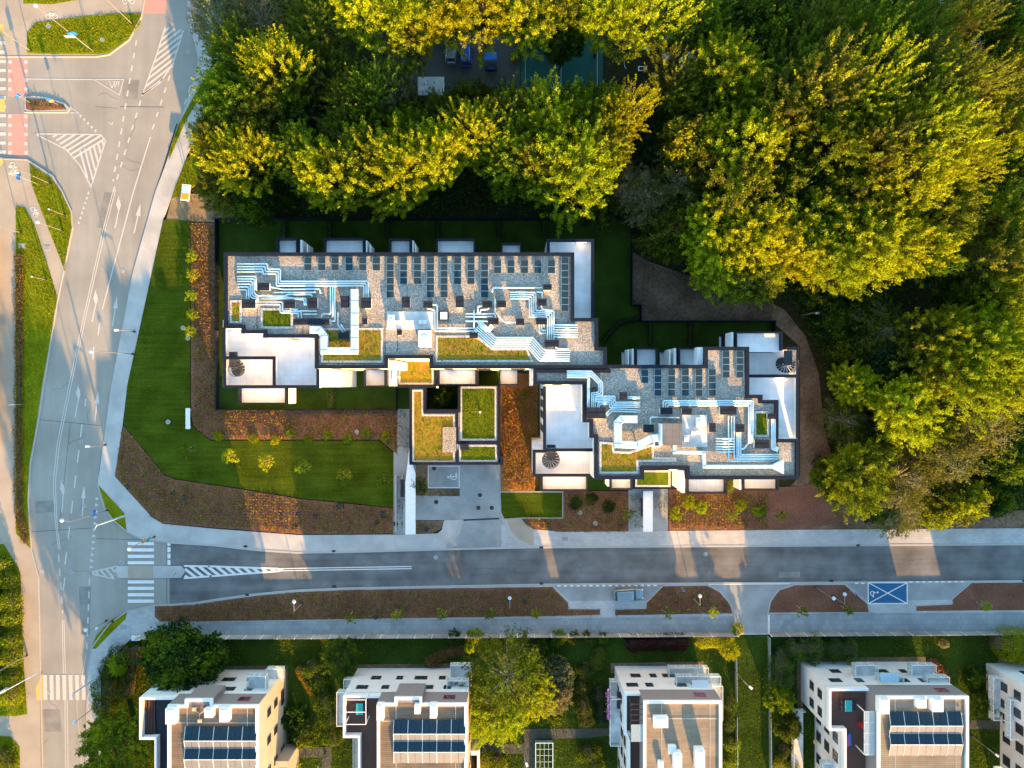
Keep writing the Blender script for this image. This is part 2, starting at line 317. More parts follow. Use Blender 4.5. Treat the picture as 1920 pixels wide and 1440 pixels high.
slab('pavement_south', south_kerb+[(2100, 1187), (400, 1193), (250, 1194), (196, 1245), (190, 1270), (190, 1800), (160, 1800), (165, 1255), (172, 1215), (205, 1170), (240, 1145), (290, 1135)], 0.122, 'pavers')
slab('south_footway', [(290, 1166), (1375, 1155), (1375, 1185), (400, 1190), (300, 1191)], 0.127, 'pavers_path')
slab('south_footway_east', [(1440, 1150), (2100, 1146), (2100, 1183), (1440, 1186)], 0.127, 'pavers_path')
slab('parking_bay_west', [(1037, 1097), (1245, 1096), (1213, 1126), (1067, 1126)], 0.131, 'drive')
slab('parking_bay_east', [(1585, 1093), (1822, 1091), (1786, 1121), (1786, 1124), (1625, 1126)], 0.131, 'drive')
slab('side_driveway', [(1330, 1094), (1490, 1093), (1462, 1106), (1446, 1125), (1441, 1149), (1440, 1186), (1376, 1186), (1374, 1148), (1368, 1130), (1350, 1108)], 0.133, 'drive')
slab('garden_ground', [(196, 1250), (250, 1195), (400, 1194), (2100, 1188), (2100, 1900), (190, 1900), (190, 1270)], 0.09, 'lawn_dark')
slab('soil_track', [(1183, 470), (1215, 490), (1300, 520), (1400, 545), (1470, 580), (1510, 630), (1535, 700), (1545, 800), (1560, 860), (1620, 950), (1645, 992), (1252, 996), (1252, 922), (1480, 915), (1500, 890), (1500, 650), (1448, 603), (1200, 603), (1200, 573), (1183, 573)], 0.05, 'soil')
slab('sandy_patch', [(322, 372), (345, 362), (430, 370), (455, 418), (312, 414)], 0.11, 'sandy_soil')
slab('roadside_soil', [(1640, 992), (1560, 860), (1545, 900), (1600, 960), (1790, 955), (2100, 960), (2100, 990)], 0.04, 'soil')
slab('west_lawn', [(307, 412), (357, 414), (357, 780), (362, 800), (395, 826), (712, 826), (738, 848), (738, 951), (560, 933), (470, 918), (330, 897), (308, 889), (285, 860), (235, 800), (232, 788), (240, 720)], 0.15, 'lawn')
slab('mulch_bed_west', [(232, 798), (285, 862), (308, 891), (330, 899), (470, 920), (560, 935), (738, 953), (738, 1000), (560, 1001), (480, 995), (306, 981), (287, 969), (217, 893)], 0.14, 'mulch')
slab('mulch_bed_upper', [(358, 418), (409, 418), (410, 769), (745, 769), (745, 851), (738, 846), (713, 824), (396, 824), (364, 799), (359, 779)], 0.145, 'mulch')
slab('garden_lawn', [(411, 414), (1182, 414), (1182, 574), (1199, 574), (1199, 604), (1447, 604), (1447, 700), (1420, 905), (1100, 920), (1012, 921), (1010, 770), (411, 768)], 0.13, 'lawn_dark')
slab('mulch_bed_middle', [(939, 700), (1009, 700), (1009, 845), (1003, 846), (1003, 921), (939, 921)], 0.15, 'bed_orange')
slab('front_lawn', [(939, 922), (1054, 922), (1054, 970), (945, 970), (940, 960)], 0.155, 'lawn')
slab('mulch_bed_front', [(1055, 921), (1178, 921), (1178, 996), (1055, 996), (1000, 991), (986, 983), (976, 971), (1055, 971)], 0.15, 'mulch')
slab('entrance_paving', [(1178, 905), (1252, 905), (1252, 996), (1178, 996)], 0.135, 'drive')
slab('mulch_bed_east', [(1253, 918), (1500, 912), (1530, 905), (1575, 940), (1600, 975), (1500, 992), (1253, 994)], 0.15, 'mulch')
slab('entrance_strip', [(738, 767), (775, 767), (780, 1001), (738, 1001)], 0.138, 'drive')
slab('bed_corner', [(780, 976), (833, 976), (826, 992), (812, 999), (780, 1000)], 0.142, 'soil')
slab('mulch_bed_south', [(291, 1136), (362, 1134), (420, 1125), (480, 1117), (556, 1110), (650, 1106), (800, 1103), (1035, 1100), (1067, 1132), (1067, 1142), (1125, 1142), (1125, 1152), (1000, 1156), (600, 1161), (400, 1164), (301, 1165), (291, 1156)], 0.15, 'mulch')
slab('mulch_bed_parking', [(1153, 1143), (1212, 1141), (1212, 1130), (1242, 1099), (1325, 1098), (1349, 1110), (1367, 1132), (1373, 1149), (1153, 1153)], 0.15, 'mulch')
slab('mulch_bed_lamp', [(1441, 1148), (1446, 1127), (1461, 1107), (1490, 1097), (1583, 1096), (1625, 1132), (1628, 1147)], 0.15, 'mulch')
slab('mulch_bed_far', [(1717, 1136), (1785, 1133), (1785, 1124), (1820, 1093), (2100, 1090), (2100, 1142), (1717, 1145)], 0.15, 'mulch')
slab('planting_strip', [(803, 916), (862, 916), (862, 930), (803, 930)], 0.14, 'soil')
slab('courtyard_bed', [(780, 871), (802, 871), (802, 929), (780, 929)], 0.14, 'soil')
slab('traffic_island', [(216, 1068), (222, 1061), (340, 1061), (349, 1070), (340, 1083), (222, 1083)], 0.14, 'concrete')
slab('island_refuge', [(241, 1060), (288, 1060), (288, 1084), (241, 1084)], 0.143, 'sand_pave')
slab('planted_island', [(47, 182), (60, 181), (90, 184), (122, 195), (131, 204), (127, 211), (55, 211), (47, 206)], 0.14, 'kerb')
slab('island_soil', [(50, 185), (88, 187), (120, 197), (126, 206), (58, 208), (50, 205)], 0.18, 'mulch')
slab('parking_lot', [(700, 60), (975, 60), (975, 175), (700, 190)], 0.02, 'lot')
slab('sports_court', [(976, 60), (1130, 60), (1130, 175), (976, 175)], 0.03, 'court_green')
V = {'verge_north': [(52, 101), (52, 62), (68, 43), (150, 32), (230, 25), (266, 25), (262, 48), (240, 76), (205, 100), (180, 103)],
     'verge_top': [(43, -60), (150, -60), (150, 0), (100, 9), (45, 8)],
     'verge_wedge': [(57, 308), (98, 335), (116, 362), (133, 398), (135, 427), (122, 508), (112, 480), (80, 400), (60, 345)],
     'verge_west': [(31, 386), (48, 390), (65, 420), (88, 490), (110, 562), (105, 582), (80, 720), (70, 790), (56, 870), (52, 940), (58, 1028), (31, 1000), (31, 700)],
     'verge_southwest': [(-150, 1020), (8, 1020), (36, 1065), (40, 1080), (45, 1230), (52, 1338), (30, 1342), (-150, 1342)],
     'verge_bottom': [(-150, 1370), (20, 1380), (38, 1400), (42, 1800), (-150, 1800)],
     'verge_cycle': [(403, 120), (385, 165), (350, 225), (318, 300), (318, 285), (335, 235), (362, 185), (398, 125)],
     'verge_tree': [(330, 348), (352, 296), (372, 280), (385, 330), (350, 362), (322, 374)],
     'verge_triangle': [(186, 910), (234, 962), (238, 994), (216, 982), (198, 950)],
     'verge_lens': [(172, 1215), (182, 1190), (212, 1160), (239, 1147), (236, 1160), (205, 1190), (180, 1216)]}
for k, p in V.items(): slab(k, p, 0.16, 'verge')
kb = MB()
for p in (north_kerb, south_kerb):
    kb.stroke(WP(p), 0.3, 0.0, 0.155)
for p in ([(184, 906), (195, 950), (215, 977), (240, 997), (265, 1010), (290, 1014), (318, 1017)], [(318, 1134), (290, 1135), (240, 1145), (205, 1170), (172, 1215), (165, 1255), (161, 1500)],
          [(-100, 107), (180, 107), (205, 103), (243, 75), (266, 32), (272, 0), (280, -60)], [(-60, 296), (52, 300), (100, 331), (118, 360), (135, 397), (137, 427), (107, 572), (75, 777), (58, 870), (54, 932), (60, 1030), (73, 1080), (82, 1500)],
          [(47, 211), (127, 211), (131, 204), (122, 195), (90, 184), (60, 181)], [(857, 975), (868, 975)], [(1245, 1097), (1325, 1096), (1352, 1109), (1370, 1132), (1376, 1149), (1377, 1186)], [(1439, 1186), (1439, 1149), (1444, 1125), (1460, 1104), (1490, 1095)],
          [(1036, 1099), (1066, 1129), (1066, 1141), (1126, 1141)], [(1151, 1142), (1211, 1140), (1211, 1130), (1242, 1098)], [(1583, 1095), (1626, 1131), (1629, 1148)], [(1716, 1148), (1716, 1135), (1784, 1132), (1784, 1122), (1820, 1092)],
          [(938, 922), (1055, 922), (1055, 971), (976, 971)], [(412, 1165), (1126, 1154)]):
    kb.stroke(WP(p), 0.16, 0.0, 0.165)
tag(kb.build('kerb', 'kerb'), kind='structure')
gl = MB()
gl.stroke(WP([(332, 232), (292, 362), (251, 512), (211, 722), (186, 890)]), 0.22, 0.02, 0.030)
gl.stroke(WP([(75, 787), (140, 793), (190, 798)]), 0.06, 0.02, 0.028); gl.stroke(WP([(60, 997), (170, 990)]), 0.06, 0.02, 0.028); gl.stroke(WP([(180, 1010), (288, 1012)]), 0.06, 0.02, 0.028)
gl.stroke(WP([(132, 793), (110, 1000)]), 0.05, 0.02, 0.028); gl.stroke(WP([(869, 975), (936, 972)]), 0.25, 0.1, 0.112); gl.stroke(WP([(313, 1020), (313, 1133)]), 0.06, 0.02, 0.035)
gl.stroke(WP([(226, 200), (308, 201)]), 0.06, 0.02, 0.028)
tag(gl.build('gutter', 'dark_metal'), kind='structure')
pt = MB(); rr_ = random.Random(5)
for p in ([(148, 1100), (171, 1100), (168, 1190), (152, 1190)], [(66, 940), (100, 938), (104, 960), (66, 962)], [(196, 360), (214, 362), (200, 430), (182, 426)], [(80, 1330), (112, 1330), (116, 1372), (83, 1372)], [(230, 150), (262, 150), (258, 186), (232, 186)], [(1460, 1072), (1500, 1072), (1500, 1082), (1460, 1083)]): pt.prism(WP(p), 0.0, 0.0335 if p[0][0] > 350 else 0.0245)
tag(pt.build('asphalt_patch', 'asphalt_patch'), kind='structure')
ck = MB()
for k in range(26):
    x_ = rr_.uniform(80, 280) if k < 13 else rr_.uniform(330, 1900); y_ = rr_.uniform(120, 1400) if k < 13 else rr_.uniform(1038, 1085)
    if k < 13: x_ = {0: 200, 1: 230, 2: 190, 3: 170, 4: 150, 5: 120, 6: 100, 7: 90}[int(y_//180)]+rr_.uniform(-25, 25)
    pp_ = [(x_, y_)]; an = rr_.uniform(0, 6.28)
    for q_ in range(7): an += rr_.uniform(-0.6, 0.6); pp_.append((pp_[-1][0]+6*math.cos(an), min(1084, pp_[-1][1]+6*math.sin(an)*(0.3 if k > 12 else 1)) if k > 12 else pp_[-1][1]+6*math.sin(an)))
    ck.stroke(WP(pp_), 0.035, 0.0, 0.034 if k > 12 else 0.025)
tag(ck.build('asphalt_crack', 'dark_metal'), kind='structure')
cl_ = MB()
for p in ([(985, 70), (1120, 70), (1120, 165), (985, 165), (985, 70)], [(1052, 70), (1052, 165)]): cl_.stroke(WP(p), 0.07, 0.03, 0.036+0.001*len(p))
tag(cl_.build('court_lines', 'paint_worn'), kind='structure')

# ---------------------------------------------------------------- road markings
mk = MB(); ZM = 0.035; ZT = 0.045
LC = [0]
def ln(path, w=0.15, z=ZM, b=mk):
    LC[0] += 1; b.stroke(WP(path), w, z-0.01, z+0.002+0.0009*(LC[0] % 9))
def dash(a, b_, on, off, w=0.15, z=ZM, mbx=mk):
    a = Vector(a); b_ = Vector(b_); L = (b_-a).length; d = (b_-a)/L; t = 0
    while t < L: ln([tuple(a+d*t), tuple(a+d*min(L, t+on))], w, z, mbx); t += on+off
def poly(p, z=ZM, b=mk): b.prism(WP(p), z-0.01, z+0.004)
worn = MB()
dash((256, 75), (212, 340), 11, 13, 0.22, ZM, worn); dash((326, 118), (285, 245), 11, 13, 0.22, ZM, worn); dash((264, 188), (209, 370), 11, 13, 0.22, ZM, worn)
dash((357, 162), (345, 200), 12, 12, 0.22, ZM, worn)
ln([(282, 257), (250, 360), (192, 580)], 0.18, ZM, worn)
ln([(213, 355), (196, 420), (160, 580), (130, 720), (108, 830), (100, 905), (104, 980), (110, 1030)], 0.12, ZM, worn); ln([(217, 355), (200, 420), (164, 580), (134, 720), (112, 830), (104, 905), (107, 980), (113, 1030)], 0.12, ZM, worn)
dash((187, 605), (183, 635), 24, 10, 0.2, ZM, worn); dash((176, 650), (174, 680), 24, 10, 0.2, ZM, worn); dash((161, 748), (160, 762), 14, 12, 0.2, ZM, worn)
dash((154, 796), (122, 1060), 24, 24, 0.2, ZM, worn)
dash((110, 1040), (118, 1150), 14, 12, 0.2, ZM, worn); dash((122, 1083), (118, 1110), 24, 12, 0.2, ZM, worn); ln([(117, 1162), (119, 1262)], 0.1, ZM, worn); ln([(120, 1162), (123, 1262)], 0.1, ZM, worn)
ln([(122, 1312), (124, 1500)], 0.1, ZM, worn); ln([(126, 1312), (129, 1500)], 0.1, ZM, worn)
dash((168, 1085), (163, 1222), 12, 12, 0.22, ZM, worn); ln([(162, 1225), (144, 1320), (160, 1500)], 0.06, ZM, worn)
ln([(52, 148), (176, 149), (232, 149), (224, 178), (176, 149)], 0.12, ZM, worn)
for k in range(3): ln([(205+k*8, 152), (210+k*6, 165-k*2), (216+k*4, 152)], 0.12, ZM, worn)
def hatch(p, pitch, w, ang, z=ZM, b=mk):
    """clip diagonal stripes to polygon p (px)"""
    d = Vector((math.cos(ang), math.sin(ang))); nn = Vector((-d.y, d.x)); vs = [Vector(q) for q in p]
    lo = min(v.dot(nn) for v in vs); hi = max(v.dot(nn) for v in vs); t = lo+pitch*0.7
    while t < hi:
        xs = []
        for i in range(len(vs)):
            a, c = vs[i-1], vs[i]; fa, fc = a.dot(nn)-t, c.dot(nn)-t
            if fa*fc < 0: q = a+(c-a)*(fa/(fa-fc)); xs.append((q.dot(d), q))
        xs.sort(key=lambda e: e[0])
        for i in range(0, len(xs)-1, 2): ln([tuple(xs[i][1]), tuple(xs[i+1][1])], w, z, b)
        t += pitch
P1 = [(344, 57), (325, 118), (300, 155), (267, 178), (293, 105), (310, 50)]
ln([(310, 50), (293, 105), (267, 178), (300, 155), (325, 118), (344, 57)], 0.2, ZM, worn); hatch(P1, 8.5, 0.3, math.radians(-38), ZM, worn)
P2 = [(66, 251), (189, 252), (198, 264), (171, 350), (150, 310), (124, 280)]
ln(P2+[P2[0]], 0.18, ZM, worn)
hatch([(95, 252), (189, 252), (198, 264), (140, 300), (124, 282)], 9, 0.28, math.radians(-32), ZM, worn); hatch([(148, 283), (198, 262), (171, 348), (148, 300)], 9, 0.28, math.radians(75), ZM, worn)
def tri_row(a, b_, n, s, ang):
    for i in range(n):
        c = Vector(a)+(Vector(b_)-Vector(a))*i/(n-1)
        poly([tuple(c+Vector((math.cos(ang+t), math.sin(ang+t)))*s*r) for t, r in ((0, 1), (2.2, 0.8), (-2.2, 0.8))], ZM, worn)
tri_row((151, 217), (179, 245), 5, 4, 1.57); tri_row((166, 362), (148, 418), 7, 4, -1.57+0.0); tri_row((182, 935), (171, 1063), 12, 5, 0.0)
ln([(131, 200), (148, 212), (132, 211)], 0.15, ZM, worn)
def arrow(x, y, s, ang, bend=0):
    c, si = math.cos(ang), math.sin(ang)
    T = lambda u, v: (x+u*c-v*si, y+u*si+v*c)
    poly([T(-1.2, s*0.5), T(1.2, s*0.5), T(1.0, -s*0.15), T(-1.0, -s*0.15)], ZM, worn)
    if bend: poly([T(-1.5, -s*0.16), T(1.4, -s*0.12), T(2.2, -s*0.33), T(-0.5, -s*0.5), T(-6, -s*0.58), T(-6.5, -s*0.38)], ZM, worn) or poly([T(-5, -s*0.7), T(-7, -s*0.30), T(-1.5, -s*0.40)], ZM+0.006, worn)
    else: poly([T(-4.5, -s*0.15), T(4.5, -s*0.15), T(0, -s*0.6)], ZM, worn)
arrow(221, 402, 52, 0.2, 1); arrow(257, 412, 52, 0.22); arrow(178, 578, 52, 0.2, 1); arrow(215, 586, 52, 0.15); arrow(146, 756, 52, 0.18, 1); arrow(181, 764, 52, 0.12); arrow(118, 935, 52, 0.08, 1); arrow(156, 942, 52, 0.06)
# crossings
for i in range(4): poly([(240, 1016+i*12), (289, 1016+i*12), (289, 1022+i*12), (240, 1022+i*12)], ZT)
for i in range(4): poly([(240, 1088+i*12), (289, 1088+i*12), (289, 1094+i*12), (240, 1094+i*12)], ZT)
for i in range(4): poly([(314, 1014+i*12), (320, 1014+i*12), (320, 1023+i*12), (314, 1023+i*12)], ZT)
for i in range(8): poly([(81+i*12, 1265), (88+i*12, 1265), (89+i*12, 1312), (82+i*12, 1312)], 0.04 if i < 7 else 0.14, worn)
for i in range(-2, 11):
    poly([(-40, 112+i*17), (11, 112+i*17), (11, 118+i*17), (-40, 118+i*17)], 0.15 if i < 0 else ZM, worn)
red = MB(); red.prism(WP([(15, 108), (52, 108), (52, 181), (15, 181)]), 0.02, 0.032); red.prism(WP([(15, 213), (52, 213), (52, 300), (22, 290), (15, 290)]), 0.02, 0.032)
red.prism(WP([(276, -100), (325, -100), (310, 25), (270, 25)]), 0.02, 0.032); red.prism(WP([(360, -100), (385, -100), (368, 26), (356, 26)]), 0.02, 0.132)
tag(red.build('cycle_crossing', 'bike_red'), kind='structure')
for i in range(11):
    y = 113+i*17
    if 178 < y < 212: continue
    for x in (16, 46): poly([(x, y), (x+6, y), (x+6, y+6), (x, y+6)], 0.042, worn)
ye = MB()
for p in ([(-5, 45), (7, 45), (9, 65), (-5, 66)], [(-10, 186), (9, 186), (9, 208), (-10, 208)], [(-10, 294), (8, 296), (8, 303), (-5, 320), (-10, 320)], [(68, 1290), (80, 1262), (80, 1312), (70, 1312)]): ye.prism(WP(p), 0.02, 0.138)
tag(ye.build('tactile_paving', 'paint_yellow'), kind='structure')
# gore hatching by the island
ln([(345, 1061), (400, 1062), (520, 1066), (531, 1068)], 0.28, ZT); ln([(345, 1084), (400, 1080), (520, 1071), (531, 1069)], 0.28, ZT)
hatch([(347, 1061), (520, 1066), (520, 1071), (347, 1084)], 10, 0.42, math.radians(38), ZT)
ln([(525, 1066), (772, 1062)], 0.14, ZT); ln([(525, 1070), (772, 1066)], 0.14, ZT)
ln([(222, 1061), (174, 1072), (176, 1077), (215, 1085)], 0.2, ZT, worn); hatch([(216, 1063), (178, 1072), (180, 1077), (216, 1084)], 9, 0.3, math.radians(50), ZT, worn)
dash((1045, 1098), (1232, 1097), 6, 6, 0.22, 0.17); dash((1602, 1093), (1628, 1093), 6, 6, 0.22, 0.17); dash((1704, 1091), (1812, 1090), 6, 6, 0.22, 0.17)
ln([(1328, 1095), (1480, 1094)], 0.15, 0.17); ln([(1441, 1152), (1441, 1186)], 0.25, 0.17)
# accessible bays
blue = MB(); blue.prism(WP([(1628, 1093), (1699, 1093), (1699, 1130), (1628, 1130)]), 0.1, 0.150); tag(blue.build('blue_parking_space', 'paint_blue'), kind='structure')
ZB = 0.16
ln([(1627, 1092), (1700, 1092), (1700, 1131), (1627, 1131), (1627, 1092)], 0.16, ZB); ln([(1627, 1092), (1700, 1131)], 0.14, ZB+0.006); ln([(1627, 1131), (1700, 1092)], 0.14, ZB+0.012)
ln([(803, 874), (861, 874), (861, 914), (803, 914), (803, 874)], 0.13, 0.115)
def circ(cx, cy, r, z, w, a0=0, a1=360, n=14): ln([(cx+r*math.cos(math.radians(a0+(a1-a0)*i/n)), cy+r*math.sin(math.radians(a0+(a1-a0)*i/n))) for i in range(n+1)], w, z)
def wheelchair(cx, cy, s, z, flip=1):
    circ(cx-flip*s*0.25, cy+s*0.1, s*0.42, z, 0.12, 60, 330)
    ln([(cx+flip*s*0.6, cy-s*0.12), (cx+flip*s*0.1, cy-s*0.05), (cx-flip*s*0.15, cy+s*0.0)], 0.13, z+0.006); ln([(cx+flip*s*0.1, cy-s*0.05), (cx-flip*s*0.05, cy+s*0.45), (cx-flip*s*0.05, cy+s*0.85), (cx-flip*s*0.3, cy+s*0.8)], 0.12, z+0.012)
    mk.prism([(W(cx+flip*s*0.85, cy)[0]+0.16*math.cos(k), W(cx, cy-s*0.12)[1]+0.16*math.sin(k)) for k in np.linspace(0, 6.28, 9)[:-1]], z-0.01, z+0.004)
wheelchair(1637, 1111, 9, ZB+0.02, 1); 
circ(851, 893, 6, 0.12, 0.12, -60, 230); ln([(839, 895), (847, 893), (854, 894), (856, 886)], 0.13, 0.126); poly([(839, 893), (842, 893), (842, 896), (839, 896)], 0.132)
def bike(cx, cy, s, z, ang=0):
    T = lambda u, v: (cx+(u*math.cos(ang)-v*math.sin(ang))*s, cy+(u*math.sin(ang)+v*math.cos(ang))*s)
    for u in (-0.6, 0.6):
        ln([T(u+0.4*math.cos(t), 0.4*math.sin(t)) for t in np.linspace(0, 6.283, 13)], 0.07, z)
    ln([T(-0.6, 0), T(-0.25, -0.5), T(0.35, -0.5), T(0.6, 0)], 0.07, z+0.006); ln([T(-0.25, -0.5), T(0, 0), T(0.35, -0.5)], 0.07, z+0.012); ln([T(-0.35, -0.65), T(-0.15, -0.65)], 0.07, z+0.008); ln([T(0.3, -0.7), T(0.6, -0.68)], 0.07, z+0.008)
bike(98, 31, 11, 0.15); bike(242, 3, 11, 0.15); bike(379, 139, 11, 0.14, -1.1); bike(25, 317, 12, 0.14, 1.5); bike(65, 398, 10, 0.14, 1.2)
tag(mk.build('road_markings', 'paint'), kind='structure'); tag(worn.build('worn_road_markings', 'paint_worn'), kind='structure')

# ---------------------------------------------------------------- buildings: common parts
def window_mesh(w, h):
    m_ = MB()     # faces -Y (outside), origin at centre of sill line
    m_.mi = 0
    for x0, x1, z0, z1 in ((-w/2, w/2, 0, 0.07), (-w/2, w/2, h-0.07, h), (-w/2, -w/2+0.07, 0.07, h-0.07), (w/2-0.07, w/2, 0.07, h-0.07), (-0.03, 0.03, 0.07, h-0.07)): m_.box(x0, -0.06, x1, 0.02, z0, z1)
    m_.mi = 1; m_.box(-w/2+0.07, -0.02, w/2-0.07, 0.02, 0.07, h-0.07)
    return m_
WM = {}
def window(parent, x, y, z, face, w=1.6, h=1.5, fm='dark_metal'):
    """face: 's','n','e','w' outward direction"""
    k = (w, h, fm)
    if k not in WM:
        o = window_mesh(w, h).build('window', [fm, 'glass']); WM[k] = o.data; bpy.data.objects.remove(o)
    o = bpy.data.objects.new('window', WM[k]); COL.objects.link(o); o.parent = parent
    og = origin_of(parent); o.location = (x-og.x, y-og.y, z-og.z); o.rotation_euler = (0, 0, {'s': 0, 'e': math.pi/2, 'n': math.pi, 'w': -math.pi/2}[face])
    return o
def windows_along(parent, a, b_, face, levels, step=3.6, w=1.8, h=2.0, fm='dark_metal'):
    a = Vector(a); b_ = Vector(b_); L = (b_-a).length; n = int(L//step)
    for z in levels:
        for i in range(n):
            p = a+(b_-a)*(i+0.5)/n; window(parent, p.x, p.y, z, face, w if (i % 3) else w*0.6, h, fm)
ZR = 16.0
def vent(x0, y0, x1, y1, h, root, zb=ZR, name='vent_shaft'):
    """dark capped shaft with a pale metal rim, px measured on its top"""
    h *= 0.62; z = zb+h; a = W(x0, y0, z); c = W(x1, y1, z)
    b_ = MB().box(a[0]+0.06, c[1]+0.06, c[0]-0.06, a[1]-0.06, zb-0.1, z-0.05).build(name, 'white_trim', root)
    t = MB(); t.box(a[0], c[1], c[0], a[1], z-0.08, z)
    t.box(a[0]+0.1, (a[1]+c[1])/2-0.03, c[0]-0.1, (a[1]+c[1])/2+0.03, z, z+0.03)
    t.build('cap', 'vent_top', b_)
    return b_
def balcony(root, x0, y0, x1, y1, z, levels=(0, -3, -6), rim='parapet', sides='nesw', floor='terrace_white', ph=0.9):
    a = W(x0, y0, z); c = W(x1, y1, z)
    for dz in levels:
        m_ = MB(); zz = z+dz
        m_.mi = 0; m_.box(a[0], c[1], c[0], a[1], zz-0.3, zz)
        m_.mi = 1; t = 0.18
        if 'n' in sides: m_.box(a[0]-0.003, a[1]-t, c[0]+0.003, a[1]+0.003, zz-0.33, zz+ph)
        if 's' in sides: m_.box(a[0]-0.003, c[1]-0.003, c[0]+0.003, c[1]+t, zz-0.33, zz+ph)
        if 'w' in sides: m_.box(a[0]-0.004, c[1]+t, a[0]+t, a[1]-t, zz-0.34, zz+ph-0.004)
        if 'e' in sides: m_.box(c[0]-t, c[1]+t, c[0]+0.004, a[1]-t, zz-0.34, zz+ph-0.004)
        m_.build('balcony', [floor, rim], root)
def fin(root, x0, y0, x1, y1, z, h=2.5, m_='white_trim', name='privacy_screen'):
    a = W(x0, y0, z); c = W(x1, y1, z); MB().box(a[0], c[1], c[0], a[1], z-2.7 if name == 'privacy_screen' else 0.2, z).build(name, m_, root)
def terrace(root, floor_px, z, walls, ph=1.05, white=True):
    f = MB().prism(WP(floor_px, z), 0.0, z).build('terrace', 'terrace_white', root)
    for w_ in walls:
        pw = WP(w_, z+ph); k = MB(); k.stroke(pw, 0.34, z-0.05, z+ph-0.08); k.build('terrace_wall', 'white_trim', f)
        k = MB(); k.stroke(pw, 0.44, z+ph-0.08, z+ph); k.build('coping', 'parapet', f)
    return f
def spiral(root, px, py, ztop, zlow, r=1.15, turn=1, start=0.0):
    x, y = W(px, py, ztop); n = 16; h = ztop-zlow
    s_ = MB().tube([(x, y, zlow), (x, y, ztop+1.0)], 0.07).build('spiral_staircase', 'dark_metal', root)
    for i in range(n):
        a = start+turn*2*math.pi*i/n*1.0; da = 0.34*turn; z = zlow+h*(i+1)/n
        t = MB(); t.prism([(x+0.08*math.cos(a), y+0.08*math.sin(a)), (x+r*math.cos(a), y+r*math.sin(a)), (x+r*math.cos(a+da), y+r*math.sin(a+da))], z-0.05, z, True)
        t.build('tread', 'dark_metal', s_)
    rp = [(x+r*math.cos(start+turn*2*math.pi*i/n), y+r*math.sin(start+turn*2*math.pi*i/n), zlow+h*(i+1)/n+0.95) for i in range(n+1)]
    rl = MB().tube(rp, 0.035, 5)
    for p in rp: rl.tube([(p[0], p[1], p[2]-0.95), p], 0.015, 4)
    rl.tube([(p[0], p[1], p[2]-0.5) for p in rp], 0.02, 4)
    rl.build('handrail', 'dark_metal', s_)
    ld = MB(); ld.box(x-0.6, y+0.0, x+0.55, y+r+0.9, ztop-0.02, ztop+0.05); ld.build('landing', 'dark_metal', s_)
    ldr = MB()
    for xx in (x-0.6, x+0.55):
        ldr.tube([(xx, y, ztop+1), (xx, y+r+0.9, ztop+1)], 0.03, 4)
        for k in range(4): ldr.tube([(xx, y+k*0.6, ztop), (xx, y+k*0.6, ztop+1)], 0.02, 4)
    ldr.build('landing_rail', 'dark_metal', s_)
    return s_
def roof_block(name, label, outline, z, ph=0.38, band=0.46, wall='white_wall'):
    P = WP(outline, z+ph)
    if area(P) < 0: P = P[::-1]
    cx = sum(p[0] for p in P)/len(P); cy = sum(p[1] for p in P)/len(P)
    root = thing(name, label, 'building', (cx, cy, 0))
    MB().prism(P, 0, z-0.02).build('wall', wall, root)
    # gravel roof: inset slightly above
    rf = MB().prism([(cx+(x-cx)*0.9995, cy+(y-cy)*0.9995) for x, y in P], z-0.02, z).build('roof', 'gravel', root)
    pp = MB(); pp.stroke(P, band, z-0.6, z+ph, closed=True, side=1); pp.build('parapet', 'parapet', root)
    return root, rf, P
def greenroof(root, px, z, m_='sedum', border=0.28, name='green_roof'):
    P = WP(px, z+0.1)
    if area(P) < 0: P = P[::-1]
    g_ = MB().prism(P, z-0.05, z+0.10).build(name, m_, root)
    if border:
        e = MB(); e.stroke(P, border, z-0.05, z+0.13, closed=True, side=1); e.build('gravel_edge', 'ballast', g_)
    return g_

# ---------------------------------------------------------------- west block
west_px = [(419, 473), (1077, 473), (1077, 596), (1122, 596), (1122, 651), (1138, 651), (1138, 691), (805, 691), (805, 672), (727, 672), (727, 691), (590, 691), (590, 633), (493, 633), (493, 625), (452, 625), (452, 615), (419, 615)]
bw, bw_roof, Pw = roof_block('apartment_building', 'long flat roofed apartment block with gravel roof and many silver pipes, on the left', west_px, ZR)
terrace(bw, [(418, 600), (480, 600), (600, 600), (612, 650), (612, 726), (516, 726), (516, 671), (418, 671)], 13.0, [[(420, 614), (420, 671), (514, 671), (514, 725), (596, 725), (596, 685)]])
terrace(bw, [(418, 640), (525, 640), (525, 727), (418, 727)], 10.0, [[(421, 668), (421, 725), (520, 725)]])
spiral(bw, 438, 689, 13.0, 10.0, 1.25, 1, 1.9)
terrace(bw, [(1026, 448), (1113, 448), (1113, 640), (1060, 640), (1060, 500), (1026, 500)], 13.0, [[(1028, 476), (1028, 451), (1111, 451), (1111, 598)]])
for x0, y0, x1, y1 in ((522, 449, 561, 500), (610, 449, 685, 500), (732, 450, 772, 500), (819, 450, 891, 500), (940, 458, 977, 500)): balcony(bw, x0, y0, x1, y1, 13.0, sides='new')
for x0, y0, x1, y1 in ((563, 450, 567, 500), (575, 458, 577, 500), (686, 451, 688.5, 500), (693, 459, 695, 500), (773, 451, 775.5, 500), (778, 459, 780, 500)): fin(bw, x0, y0, x1, y1, 13.6)
for x0, y0, x1, y1 in ((579, 466, 586, 500), (695, 466, 701, 500), (780, 466, 784, 500)): balcony(bw, x0, y0, x1, y1, 10, (0, -3), sides='n')
